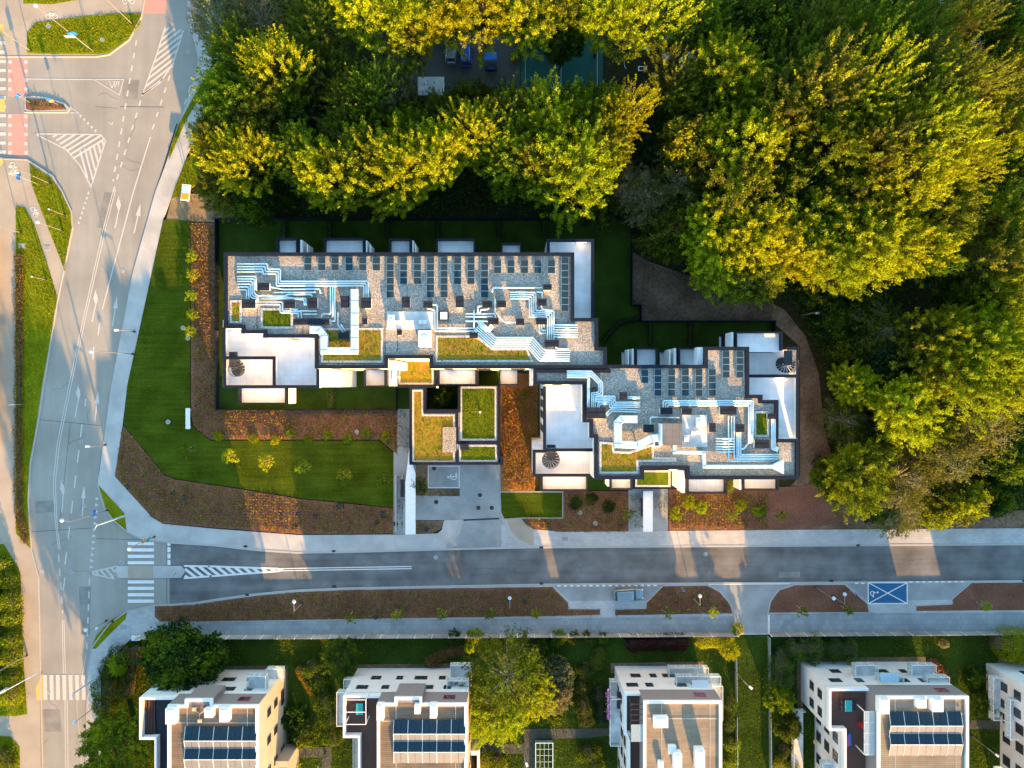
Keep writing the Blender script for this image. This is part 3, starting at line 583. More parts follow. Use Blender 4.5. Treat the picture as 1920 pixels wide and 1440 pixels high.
for x0, y0, x1, y1, z in ((451, 720, 540, 757, 7), (684, 685, 725, 725, 10), (822, 685, 894, 722, 10), (936, 685, 972, 722, 10)): balcony(bw, x0, y0, x1, y1, z, (0, -3) if z < 9 else (0, -3, -6), sides='swe')
fin(bw, 541, 722, 544.5, 757, 8.0); balcony(bw, 545, 722, 553, 755, 4.0, (0,), sides='e', rim='white_trim')
fin(bw, 600, 688, 632, 726, 12.5, name='bay_window'); fin(bw, 727, 676, 741, 692, 15.4, name='bay_window'); fin(bw, 729, 690, 732, 724, 11); fin(bw, 735, 690, 739, 724, 11); fin(bw, 993, 688, 999, 723, 12)
for a, c, f in (((0, -1), (0, -2), 'n'),): pass
xs0, xs1 = Pw[0][0], Pw[0][0]
def face_windows(root, P, levels=(1.0, 4.0, 7.0, 10.0, 13.0)):
    n = len(P)
    for i in range(n):
        a, b_ = P[i], P[(i+1) % n]; dx, dy = b_[0]-a[0], b_[1]-a[1]; L = math.hypot(dx, dy)
        if L < 6: continue
        f = ('s' if dx > 0 else 'n') if abs(dx) > abs(dy) else ('e' if dy > 0 else 'w')
        windows_along(root, a, b_, f, levels, 4.2, 1.9, 1.9)
face_windows(bw, Pw, (4.0, 7.0, 10.0, 13.0))

# ---------------------------------------------------------------- east block
east_px = [(1000, 692.5), (1138.5, 692.5), (1138.5, 684), (1321, 684), (1321, 650), (1405, 650), (1405, 740), (1430, 740), (1430, 750), (1460, 750), (1460, 823), (1498.5, 823), (1498.5, 899), (1287, 899), (1287, 880), (1208, 880), (1208, 899), (1115, 899), (1115, 821), (1106, 821), (1106, 792), (1093, 792), (1093, 721), (1000, 721)]
be, be_roof, Pe = roof_block('apartment_building', 'stepped apartment block with big grey rooftop box and duct loop, east half of the pair', east_px, ZR)
terrace(be, [(1019, 700), (1130, 700), (1130, 842), (1019, 842)], 13.0, [[(1021, 724), (1021, 843.5), (1118, 843.5)]])
terrace(be, [(1000, 830), (1125, 830), (1125, 892), (1000, 892)], 10.0, [[(1036, 846), (1001.5, 846), (1001.5, 891), (1111, 891), (1111, 850)]])
spiral(be, 1033.5, 863, 13.0, 10.0, 1.25, -1, 1.2)
terrace(be, [(1395, 651), (1498, 651), (1498, 720), (1395, 720)], 10.0, [[(1405, 653), (1496, 653), (1496, 705)]])
terrace(be, [(1395, 707), (1497, 707), (1497, 830), (1440, 830), (1395, 760)], 13.0, [[(1400, 705), (1495.5, 705), (1495.5, 825)]])
spiral(be, 1478, 684, 13.0, 10.0, 1.1, 1, 0.6)
for x0, y0, x1, y1 in ((1190, 653, 1231, 700), (1270, 653, 1320, 700), (1376, 623, 1463, 660)): balcony(be, x0, y0, x1, y1, 13.0, sides='new')
for x0, y0, x1, y1 in ((1185, 654, 1188, 700), (1177, 655, 1179, 700), (1264, 653, 1267.5, 700), (1255, 655, 1257, 700), (1371, 623, 1375, 660)): fin(be, x0, y0, x1, y1, 13.6)
for x0, y0, x1, y1 in ((1172, 656, 1177, 700), (1246, 656, 1254, 700), (1361, 626, 1371, 660)): balcony(be, x0, y0, x1, y1, 10, (0, -3), sides='n')
fin(be, 1308, 651, 1320, 690, 15.6, name='bay_window')
for x0, y0, x1, y1, z in ((1015, 885, 1101, 919, 7), (1143, 895, 1184, 917, 10), (1286, 893, 1359, 924, 13), (1390, 893, 1456, 918, 10)): balcony(be, x0, y0, x1, y1, z, (0, -3), sides='swe')
fin(be, 1272, 882, 1284, 890, 15.8, name='bay_window'); fin(be, 1268, 888, 1271, 915, 11); fin(be, 1278, 885, 1284, 924, 14); fin(be, 1386, 893, 1390, 918, 10.5); fin(be, 1139, 893, 1142.5, 912, 10.5)
for zz in (4.0, 7.0, 10.0):
    for yy in (1.0, -2.6, -6.0): pass
x_w = W(1019, 0, 13)[0]
for zz in (4.0, 7.0, 10.2):
    for py_ in (735, 755, 775, 800): window(be, x_w-0.001, W(0, py_, 6)[1], zz, 'w', 1.1, 1.5)
face_windows(be, Pe, (4.0, 7.0, 10.0, 13.0))

# ---------------------------------------------------------------- entrance pavilion (one storey)
ZP = 4.0
pav = thing('entrance_pavilion', 'single storey entrance wing with planted roof panels around a small courtyard tree', 'building', (*W(850, 800, 2), 0))
def pprism(px, z0, z1, z=None): return MB().prism(WP(px, z if z is not None else z1), z0, z1)
pprism([(768, 723), (800, 723), (800, 768), (860, 768), (860, 723), (938, 723), (938, 857), (943, 857), (943, 871), (768, 871)], 0, ZP-0.3).build('wall', 'dark_metal', pav)
pprism([(743, 672), (817, 672), (817, 724), (743, 724)], 0, ZP-0.31).build('wall', 'white_wall', pav)
pr = MB()
PB = [([(770, 726), (796, 726), (796, 772), (857, 772)], 0), ([(770, 724), (770, 869), (941, 869), (941, 857), (935, 857)], 0), ([(935, 858), (935, 724)], 0), ([(857, 772), (857, 830), (935, 830)], 0), ([(857, 845), (857, 868)], 0), ([(743, 724), (818, 724)], 0), ([(817, 726), (817, 673)], 0), ([(743, 724), (743, 673)], 0), ([(800, 770), (861, 770), (861, 724)], 0)]
for p, _ in PB: pr.stroke(WP(p, ZP+0.3), 0.42, ZP-0.5, ZP+0.28+0.002*len(pr.v)/16)
pr.build('parapet', 'parapet', pav)
MB().prism(WP([(772, 727), (795, 727), (795, 773), (862, 773), (862, 724), (934, 724), (934, 868), (772, 868)], ZP), ZP-0.3, ZP-0.02).build('roof', 'ballast', pav)
gA = greenroof(pav, [(773, 731), (794, 731), (794, 777), (853, 777), (853, 867), (773, 867)], ZP)
gB = greenroof(pav, [(863, 725), (931, 725), (931, 826), (863, 826)], ZP, 'sedum_green')
gC = greenroof(pav, [(861, 834), (932, 834), (932, 866), (861, 866)], ZP+0.006, 'sedum_green')
gD = greenroof(pav, [(747, 675), (813, 675), (813, 721), (747, 721)], ZP, 'sedum')
MB().prism(WP([(830, 801), (855, 801), (855, 848), (830, 848)], ZP+0.3), ZP, ZP+0.3).build('gravel_pad', 'gravel', pav)
MB().prism(WP([(863, 832), (879, 832), (879, 844), (863, 844)], ZP+0.5), ZP, ZP+0.5).build('roof_hatch', 'vent_top', pav)
for px_, py_ in ((900, 773), (748, 747-40), (820, 726)): 
    x, y = W(px_, py_, ZP+0.5); MB().box(x-0.15, y-0.15, x+0.15, y+0.15, ZP, ZP+0.5).build('vent_pipe', 'unit_white', pav)

# ---------------------------------------------------------------- green roofs on the two blocks
gW = [greenroof(bw, p, ZR, m_) for p, m_ in (([(431, 563), (453, 563), (453, 606), (431, 606)], 'sedum'), ([(489, 578), (549, 578), (549, 616), (489, 616)], 'sedum_green'), ([(602, 615), (718, 615), (718, 680), (602, 680)], 'sedum'), ([(817, 629), (892, 629), (924, 653), (988, 653), (1001, 679), (817, 679)], 'sedum'))]
gE = [greenroof(be, p, ZR, m_) for p, m_ in (([(1414, 771), (1442, 771), (1442, 819), (1414, 819)], 'sedum_green'), ([(1124, 828), (1150, 830), (1152, 846), (1180, 847), (1225, 832), (1226, 857), (1268, 858), (1268, 866), (1197, 866), (1197, 888), (1124, 888)], 'sedum'))]
gN = greenroof(be, [(1191, 882), (1257, 882), (1257, 913), (1191, 913)], 4.2, 'sedum_green')
pprism([(1186, 878), (1262, 878), (1262, 917), (1186, 917)], 0, 4.1).build('porch', 'parapet', be)
for a, c in (((455, 580), (481, 628)), ((492, 618), (565, 632))):
    pass
for x0, y0, x1, y1, h in ((483, 530, 505, 545, 1.5), (453, 561, 479, 578, 1.3), (533, 563.5, 553, 577, 1.1), (577, 558, 595, 578, 1.3), (550, 597, 618, 609, 1.5), (638.5, 555, 655, 577, 1.4), (677, 558, 696, 578, 1.4), (634, 623, 655, 635.5, 1.2), (679, 597, 689, 608, 1.0), (744, 619, 753.5, 628, 0.7), (753.5, 556, 769, 577, 1.5), (793.5, 564.5, 811, 577, 1.3), (854.5, 555, 869.5, 577, 1.6), (904, 564, 923, 577, 1.4), (932, 563.5, 949, 577, 1.4), (1018.5, 533, 1034.5, 544, 1.3), (1009, 560, 1025, 573, 1.2), (915, 596, 935, 608, 1.2), (967.5, 597, 983, 609, 1.2), (1005, 596, 1026, 608, 1.3), (880, 623, 896, 634, 1.0), (1021, 637, 1048, 650, 1.3)): vent(x0, y0, x1, y1, h, bw)
for x0, y0, x1, y1, h in ((1161, 735, 1176, 749, 1.3), (1099.5, 764, 1136, 784.5, 1.6), (1108, 725, 1119, 734.5, 0.9), (1206, 796, 1226, 811, 1.4), (1238, 764, 1261, 776.5, 1.4), (1278.5, 765, 1297, 777.5, 1.3), (1350, 762, 1381, 777.5, 1.4), (1329.5, 793, 1342, 810, 1.3), (1378.5, 795, 1396, 810, 1.3), (1439, 775, 1454, 786, 1.1), (1415, 824, 1443, 841, 1.5)): vent(x0, y0, x1, y1, h, be)
def rbox(root, x0, y0, x1, y1, z0, z1, m_, name):
    a = W(x0, y0, z1); c = W(x1, y1, z1); return MB().box(a[0], c[1], c[0], a[1], z0, z1).build(name, m_, root)
rbox(be, 1243, 794, 1279, 835, ZR-0.1, ZR+2.3, 'grey_tile', 'plant_room')
a = W(1240, 795, ZR+2.2); c = W(1242.6, 835, ZR+2.2); MB().box(a[0], c[1], c[0], a[1], ZR, ZR+2.2).build('plant_room_wall', 'unit_white', be)
rbox(be, 1279, 778, 1326, 838, ZR-0.1, ZR+0.3, 'membrane', 'equipment_platform')
rbox(bw, 725, 584, 813, 617, ZR-0.1, ZR+0.28, 'membrane', 'equipment_platform')
k = rbox(bw, 823, 583, 841, 601, ZR-0.1, ZR+0.4, 'dark_metal', 'skylight'); rbox(k, 825.5, 585, 838.5, 598.5, ZR+0.4, ZR+0.45, 'unit_white', 'pane')
k = rbox(be, 1226, 825, 1238, 838, ZR-0.1, ZR+0.4, 'unit_white', 'skylight'); rbox(k, 1228, 828, 1236, 836, ZR+0.4, ZR+0.44, 'glass', 'pane')
# roof seams
sm = MB()
for p in ([(482, 578), (482, 625)], [(568, 612), (568, 632)], [(745, 617), (745, 660)], [(722, 612), (722, 665)]): sm.stroke(WP(p, ZR), 0.08, ZR, ZR+0.012)
sm.build('roof_edging', 'vent_top', bw)

# ---------------------------------------------------------------- rooftop things that stand on the roofs
ORD = ['first', 'second', 'third', 'fourth', 'fifth', 'sixth', 'seventh', 'eighth', 'ninth', 'tenth', 'eleventh', 'twelfth', 'thirteenth', 'fourteenth', 'fifteenth', 'sixteenth', 'seventeenth', 'eighteenth', 'nineteenth', 'twentieth']
PM = {}
def panel_mesh():
    if 'p' not in PM:
        m_ = MB(); m_.mi = 0; m_.box(-0.5, -0.45, 0.5, 0.45, -0.035, 0.0); m_.mi = 1; m_.box(-0.475, -0.425, 0.475, 0.425, -0.01, 0.006)
        o = m_.build('solar_panel', ['silver', 'pv']); PM['p'] = o.data; bpy.data.objects.remove(o)
    return PM['p']
def pv_column(x0, y0, n, label, group):
    z = ZR+0.35; x, y = W(x0+7, y0, z)
    r = thing('solar_panel_row', label, 'solar panels', (x, y, ZR), group=group)
    f = MB(); L = n*0.905
    for sx in (-0.42, 0.42): f.box(x+sx-0.03, y-L, x+sx+0.03, y, ZR+0.0, ZR+0.16)
    f.build('mounting_rail', 'silver', r)
    for i in range(n):
        o = bpy.data.objects.new('solar_panel', panel_mesh()); COL.objects.link(o); o.parent = r
        o.location = (0, -0.4525-i*0.905, 0.25); o.rotation_euler = (0, math.radians(5), 0)
wc = [(570, 481.7, 2), (596, 481.7, 2), (621, 481.7, 2), (647.3, 481.7, 2), (673, 481.7, 2), (698.5, 481.7, 2), (724.4, 481.7, 6), (749.6, 481.7, 4), (775.4, 481.7, 4), (800, 481.7, 6), (825.4, 481.7, 6), (851, 481.7, 4), (876, 481.7, 4), (901.5, 481.7, 6), (926, 487, 2), (951, 487, 2), (976.5, 487, 2), (1001.5, 487, 2), (1027, 487, 2), (1052.5, 481.7, 8)]
for i, (x, y, n) in enumerate(wc): pv_column(x, y, n, f'{ORD[i]} dark solar panel column from the left on the west block roof, {n} panels long', 'solar panel columns on the west block roof')
ec = [(1202, 693, 2), (1227, 691.7, 4), (1252.5, 691.7, 4), (1278.5, 691.7, 4), (1304, 691.7, 4), (1329, 691.7, 4), (1354.8, 657.7, 4), (1380.5, 657.7, 4)]
for i, (x, y, n) in enumerate(ec): pv_column(x, y, n, f'{ORD[i]} dark solar panel column from the left on the east block roof, {n} panels long', 'solar panel columns on the east block roof')
def off_path(path, d):
    out = []; n = len(path)
    for i in range(n):
        p = Vector(path[i]); d0 = (p-Vector(path[i-1])).normalized() if i else None; d1 = (Vector(path[i+1])-p).normalized() if i < n-1 else None
        d0 = d0 or d1; d1 = d1 or d0; n0 = Vector((-d0.y, d0.x)); n1 = Vector((-d1.y, d1.x)); mm = (n0+n1).normalized()
        out.append(tuple(p+mm*d/max(0.35, mm.dot(n0))))
    return out
def roundp(path, r=2.4):
    out = [path[0]]
    for i in range(1, len(path)-1):
        p = Vector(path[i]); a = Vector(path[i-1]); c = Vector(path[i+1]); ra = min(r, (a-p).length/2.1); rc = min(r, (c-p).length/2.1)
        A = p+(a-p).normalized()*ra; B = p+(c-p).normalized()*rc
        for t in (0, 0.35, 0.65, 1): out.append(tuple(A*(1-t)**2+p*2*t*(1-t)+B*t*t))
    out.append(path[-1]); return out
PIPE_R = 0.115
def pipes(label, items, conv, z=ZR+0.30, r=PIPE_R):
    """items: (path, n, spacing) in crop units; conv maps crop units to photo px"""
    all_p = []
    for path, n, sp in items:
        q = [conv(*c) for c in path]
        for k_ in range(n): all_p.append(off_path(q, (k_-(n-1)/2)*sp) if n > 1 else q)
    x, y = W(*all_p[0][0], z); root = thing('pipe_run', label, 'pipes', (x, y, ZR), group='silver ventilation pipe runs on the roofs')
    sp_ = MB()
    for i, q in enumerate(all_p):
        zz = z+0.012*(i % 5)
        pts = [(*W(a_, b_, zz), zz) for a_, b_ in roundp(q)]
        MB().tube(pts, r, 8).build('pipe', 'silver', root, smooth=True)
        t = Vector(pts[0]); e = Vector(pts[-1])
        acc = 0.8
        for u in range(len(pts)-1):
            A, B = Vector(pts[u]), Vector(pts[u+1]); L = (B-A).length
            while acc < L:
                c_ = A.lerp(B, acc/L); sp_.box(c_.x-0.05, c_.y-0.05, c_.x+0.05, c_.y+0.05, ZR, zz-r*0.8); acc += 2.4
            acc -= L
    sp_.build('pipe_support', 'dark_metal', root)
Z6 = lambda X, Y: (400+X/4.8, 400+Y/4.8)
Z7 = lambda X, Y: (780+X/4.8, 400+Y/4.8)
Z4 = lambda X, Y: (980+X/6.4, 640+Y/6.4)
Z8 = lambda X, Y: (1140+X/4.8, 540+Y/4.8)
Z5 = lambda X, Y: (1240+X/4.8, 640+Y/4.8)
pipes('long silver pipes stepping from the top left roof corner towards the grey duct', [([(215, 455), (488, 455), (488, 502), (604, 502), (604, 612), (1393, 612), (1393, 757)], 1, 0), ([(215, 480), (468, 480), (468, 524), (586, 524), (586, 632), (1374, 632), (1374, 757)], 1, 0), ([(215, 503), (447, 503), (447, 545), (568, 545), (568, 652), (1355, 652), (1355, 757)], 1, 0), ([(215, 526), (440, 526), (455, 540)], 1, 0)], Z6)
pipes('nested L shaped silver pipes dropping to the dark shaft at the left roof edge', [([(215, 568), (385, 568), (385, 690)], 1, 0), ([(215, 590), (368, 590), (368, 718), (400, 745), (402, 790)], 1, 0), ([(215, 612), (351, 612), (351, 735), (392, 760), (392, 795)], 1, 0), ([(215, 637), (335, 637), (335, 755), (380, 770)], 1, 0), ([(215, 662), (318, 662), (318, 772)], 1, 0), ([(215, 688), (300, 688), (300, 772)], 1, 0)], Z6)
pipes('tangle of silver pipes between four dark shafts on the left of the roof', [([(512, 660), (540, 668), (640, 685), (958, 680), (965, 720)], 1, 0), ([(545, 712), (925, 712)], 1, 0), ([(370, 715), (400, 742), (650, 742), (672, 730), (880, 730), (892, 752)], 1, 0), ([(430, 768), (830, 766), (836, 832)], 1, 0), ([(440, 750), (640, 752), (815, 780), (820, 830)], 1, 0), ([(390, 798), (622, 797), (624, 880), (790, 885), (796, 945)], 1, 0), ([(385, 820), (602, 820), (602, 892), (766, 900), (766, 945)], 1, 0), ([(690, 878), (932, 880)], 1, 0), ([(810, 908), (932, 908)], 1, 0), ([(690, 860), (760, 865)], 1, 0)], Z6)
pipes('three straight silver pipes running down to the wide dark shaft beside the duct', [([(1055, 656), (1055, 905), (980, 908), (970, 942)], 1, 0), ([(1075, 656), (1075, 935)], 1, 0), ([(1095, 656), (1095, 970), (1062, 970)], 1, 0)], Z6)
pipes('short bent pair of silver pipes inside the duct loop', [([(1123, 890), (1120, 1000), (1170, 1068)], 1, 0), ([(1146, 1000), (1190, 1062)], 1, 0)], Z6)
pipes('single silver pipe with a hooked end under the short solar columns', [([(686, 708), (690, 670), (1146, 670)], 1, 0)], Z7)
pipes('four nested silver pipes zigzagging down the right side of the west roof', [([(845, 740), (1050, 740), (1050, 905), (1212, 905), (1212, 1138)], 4, 3.9), ([(1085, 710), (1135, 710), (1135, 768)], 1, 0), ([(1127, 830), (1132, 866), (1232, 872), (1240, 900), (1240, 1000)], 1, 0)], Z7)
pipes('six parallel silver pipes at the right end of the west roof', [([(1240, 1058), (1455, 1058)], 6, 4.5)], Z7)
pipes('wide bundle of silver pipes bending diagonally past the planted roof', [([(540, 1030), (700, 1165), (1032, 1165), (1132, 1280), (1385, 1280)], 6, 3.9)], Z7)
pipes('short silver elbow pipe beside the lowest dark shaft', [([(1255, 1205), (1270, 1218), (1382, 1220)], 1, 0)], Z7)
pipes('two long silver pipes running right from the white equipment platform', [([(150, 822), (190, 824), (192, 1032), (540, 1034)], 1, 0), ([(100, 860), (168, 870), (170, 1058), (560, 1060)], 1, 0)], Z7)
pipes('silver pipes meeting at the middle shaft above the diagonal bundle', [([(445, 905), (712, 905), (712, 942)], 1, 0), ([(445, 930), (692, 930)], 1, 0), ([(445, 970), (650, 970)], 1, 0), ([(565, 975), (650, 1055)], 3, 3.2), ([(690, 1010), (640, 1060)], 3, 3.2)], Z7)
pipes('slanted silver pipe linking two shafts in the middle right of the west roof', [([(712, 770), (712, 890), (800, 980), (900, 980)], 1, 0), ([(555, 900), (556, 836), (598, 834)], 1, 0), ([(576, 900), (582, 868), (652, 866), (655, 850)], 1, 0), ([(522, 870), (522, 1040)], 1, 0)], Z7)
pipes('small silver elbows below the shaft beside the six parallel pipes', [([(1110, 1003), (1110, 1078), (1168, 1080)], 1, 0), ([(1130, 1003), (1130, 1052), (1168, 1055)], 1, 0), ([(1150, 1003), (1150, 1030)], 1, 0)], Z7)
pipes('silver pipes angling across the top left of the east roof', [([(530, 378), (815, 378), (935, 500), (935, 625), (850, 636), (850, 792)], 3, 3.4), ([(530, 422), (790, 422), (790, 792)], 2, 2.6)], Z4)
pipes('fan of silver pipes right of the white terrace ending in pale tips', [([(872, 692), (1075, 692), (1075, 762), (1410, 762)], 4, 3.3), ([(905, 792), (915, 745), (1030, 745)], 2, 3), ([(1000, 885), (1065, 825), (1410, 838)], 2, 4), ([(1258, 675), (1410, 675)], 2, 2.6)], Z4)
pipes('three long silver pipes arching over the east roof and down its right side', [([(517, 1078), (517, 1035), (1285, 1035), (1285, 1395)], 3, 4.0)], Z8)
pipes('silver comb of short parallel pipes in the middle of the east roof', [([(488, 935), (662, 935)], 6, 5.0)], Z5)
pipes('silver pipes dropping from two shafts and turning right along the east roof', [([(605, 672), (605, 1076), (1020, 1078)], 1, 0), ([(632, 672), (632, 882), (612, 892)], 1, 0), ([(655, 672), (655, 1060), (1050, 1064)], 1, 0), ([(697, 820), (697, 1036), (1062, 1036)], 3, 3.4), ([(720, 970), (745, 965), (785, 915)], 1, 0)], Z5)
pipes('three silver pipes beside the right planted panel of the east roof', [([(1008, 700), (1008, 958), (1052, 975)], 3, 3.0)], Z5)
pipes('thin silver pipe along the top of the big grey rooftop box', [([(1532, 1000), (1532, 912), (1880, 915)], 1, 0)], Z4)
def duct(name, label, px, w, h=0.7, zb=0.45, flare=None):
    z = ZR+zb+h; P = WP(px, z); r = thing(name, label, 'duct', (*P[0], ZR))
    MB().stroke(P, w, ZR+zb, z).build('duct_body', 'galv', r, bevel=0.03)
    s_ = MB()
    for i in range(len(P)-1):
        A, B = Vector(P[i]), Vector(P[i+1]); L = (B-A).length; n = max(1, int(L//1.5)); d = (B-A)/L; t = Vector((-d.y, d.x))
        for j in range(n+1):
            c_ = A+d*min(L-0.04, max(0.04, L*j/n)); q = [c_+t*(w/2+0.03)+d*0.03, c_-t*(w/2+0.03)+d*0.03, c_-t*(w/2+0.03)-d*0.03, c_+t*(w/2+0.03)-d*0.03]
            s_.prism([(v.x, v.y) for v in q], ZR+zb-0.02, z+0.03)
    s_.build('duct_flange', 'silver', r)
    l_ = MB()
    for p in P: l_.box(p[0]-0.08, p[1]-0.08, p[0]+0.08, p[1]+0.08, ZR, ZR+zb)
    l_.build('support', 'dark_metal', r)
    if flare:
        MB().prism(WP(flare, z), ZR+zb-0.2, z+0.004).build('flared_outlet', 'galv', r)
duct('air_duct', 'large pale blue square duct looping over the planted roof of the west block', [(580, 618), (598, 618), (607, 630), (607, 657.5), (664, 657.5), (664, 542)], 0.92, 0.8)
duct('air_duct', 'large pale blue square duct looping round a gravel square on the east block', [(1196, 786), (1166, 786), (1159, 793), (1159, 833), (1196, 835), (1222, 822), (1243, 820)], 0.98, 0.8)
duct('air_duct', 'narrow pale duct with a flared outlet along the lower edge of the east roof', [(1265, 834), (1265, 848), (1320, 849), (1321, 875), (1452, 875)], 0.46, 0.45, flare=[(1450, 871), (1470, 861), (1470, 889), (1450, 879)])
def unit(px0, py0, px1, py1, h, label, zb=ZR+0.28):
    z = zb+h; a = W(px0, py0, z); c = W(px1, py1, z); x, y = (a[0]+c[0])/2, (a[1]+c[1])/2
    r = thing('air_handling_unit', label, 'ventilation unit', (x, y, zb)); b_ = MB().box(a[0], c[1], c[0], a[1], zb+0.1, z).build('casing', 'unit_white', r, bevel=0.04)
    rr = min(c[0]-a[0], a[1]-c[1])*0.32
    g_ = MB(); g_.tube([(x, y, z-0.01), (x, y, z+0.05)], rr, 16); g_.build('fan_grille', 'galv', r)
    f_ = MB()
    for sx, sy in ((a[0]+0.1, a[1]-0.1), (c[0]-0.1, a[1]-0.1), (a[0]+0.1, c[1]+0.1), (c[0]-0.1, c[1]+0.1)): f_.box(sx-0.05, sy-0.05, sx+0.05, sy+0.05, zb, zb+0.1)
    f_.build('feet', 'dark_metal', r)
unit(784, 619, 808, 650, 1.3, 'big white ventilation box at the lower middle of the west roof', ZR)
for i, (x0, x1) in enumerate(((741, 750), (761, 775), (785, 799))): unit(x0, 600, x1, 607, 0.5, ('small', 'middle', 'right hand')[i]+' white unit standing on the pale platform of the west roof')
unit(727, 590, 739, 612, 0.7, 'white ventilation unit at the left end of the west pale platform')
unit(1306, 783, 1317, 800, 0.8, 'white ventilation unit at the top of the east beige platform', ZR+0.3)
unit(1296, 808, 1312, 815, 0.5, 'low white unit in the middle of the east beige platform', ZR+0.3)
unit(1283, 816, 1292, 828, 0.6, 'small pale unit beside the big grey rooftop box', ZR+0.3)

# ---------------------------------------------------------------- row houses along the lower edge
LB = (3.7, 7.0)
def balc_glass(root, x0, y0, x1, y1, z, open_side):
    """balcony with slab and glazed metal railing; world metres"""
    s_ = MB().box(x0, y0, x1, y1, z-0.2, z).build('balcony', 'membrane', root)
    r = MB(); g_ = MB()
    segs = {'n': ((x0, y1), (x1, y1)), 's': ((x0, y0), (x1, y0)), 'e': ((x1, y0), (x1, y1)), 'w': ((x0, y0), (x0, y1))}
    for k_, (a_, b_) in segs.items():
        if k_ == open_side: continue
        A, B = Vector(a_), Vector(b_); n = max(1, round((B-A).length/1.1))
        r.tube([(*A, z+1.05), (*B, z+1.05)], 0.04, 4)
        for i in range(n+1): p = A.lerp(B, i/n); r.tube([(p.x, p.y, z-0.2), (p.x, p.y, z+1.05)], 0.035, 4)
        g_.stroke([tuple(A), tuple(B)], 0.015, z-0.15, z+0.98)
    r.build('railing', 'white_trim', s_); g_.build('glass_panel', 'clear_glass', s_)
def tent_pv(label, px, py, n, z):
    """double row of panels leaning on each other, left end and ridge given in px at height z"""
    x, y = W(px, py, z+0.6); pw = 1.0; L = n*pw
    r = thing('solar_array', label, 'solar panels', (x, y, z), group='tent shaped solar arrays on the row houses')
    for sgn, m_ in ((1, 'pv'), (-1, 'pv')):
        for i in range(n):
            q = MB(); a, c = x+i*pw+0.02, x+(i+1)*pw-0.02; dy = 1.75*sgn
            v = [(a, y+0.03*sgn, z+0.62), (c, y+0.03*sgn, z+0.62), (c, y+dy, z+0.16), (a, y+dy, z+0.16)]
            if sgn > 0: v = v[::-1]
            t = Vector((0, 0, 0.03)); q.v = [tuple(Vector(p)-t) for p in v]+v; q.f = [(4, 5, 6, 7), (3, 2, 1, 0), (0, 1, 5, 4), (1, 2, 6, 5), (2, 3, 7, 6), (3, 0, 4, 7)]; q.m = [0]*6
            q.build('solar_panel', 'pv' if sgn > 0 else 'pv_south_lit', r)
    f = MB()
    for i in range(0, n+1, 2):
        xx = x+i*pw; f.tube([(xx, y-1.78, z+0.18), (xx, y, z+0.66), (xx, y+1.78, z+0.18)], 0.03, 4)
    f.tube([(x, y, z+0.66), (x+L, y, z+0.66)], 0.04, 4); f.build('mounting_frame', 'white_trim', r)
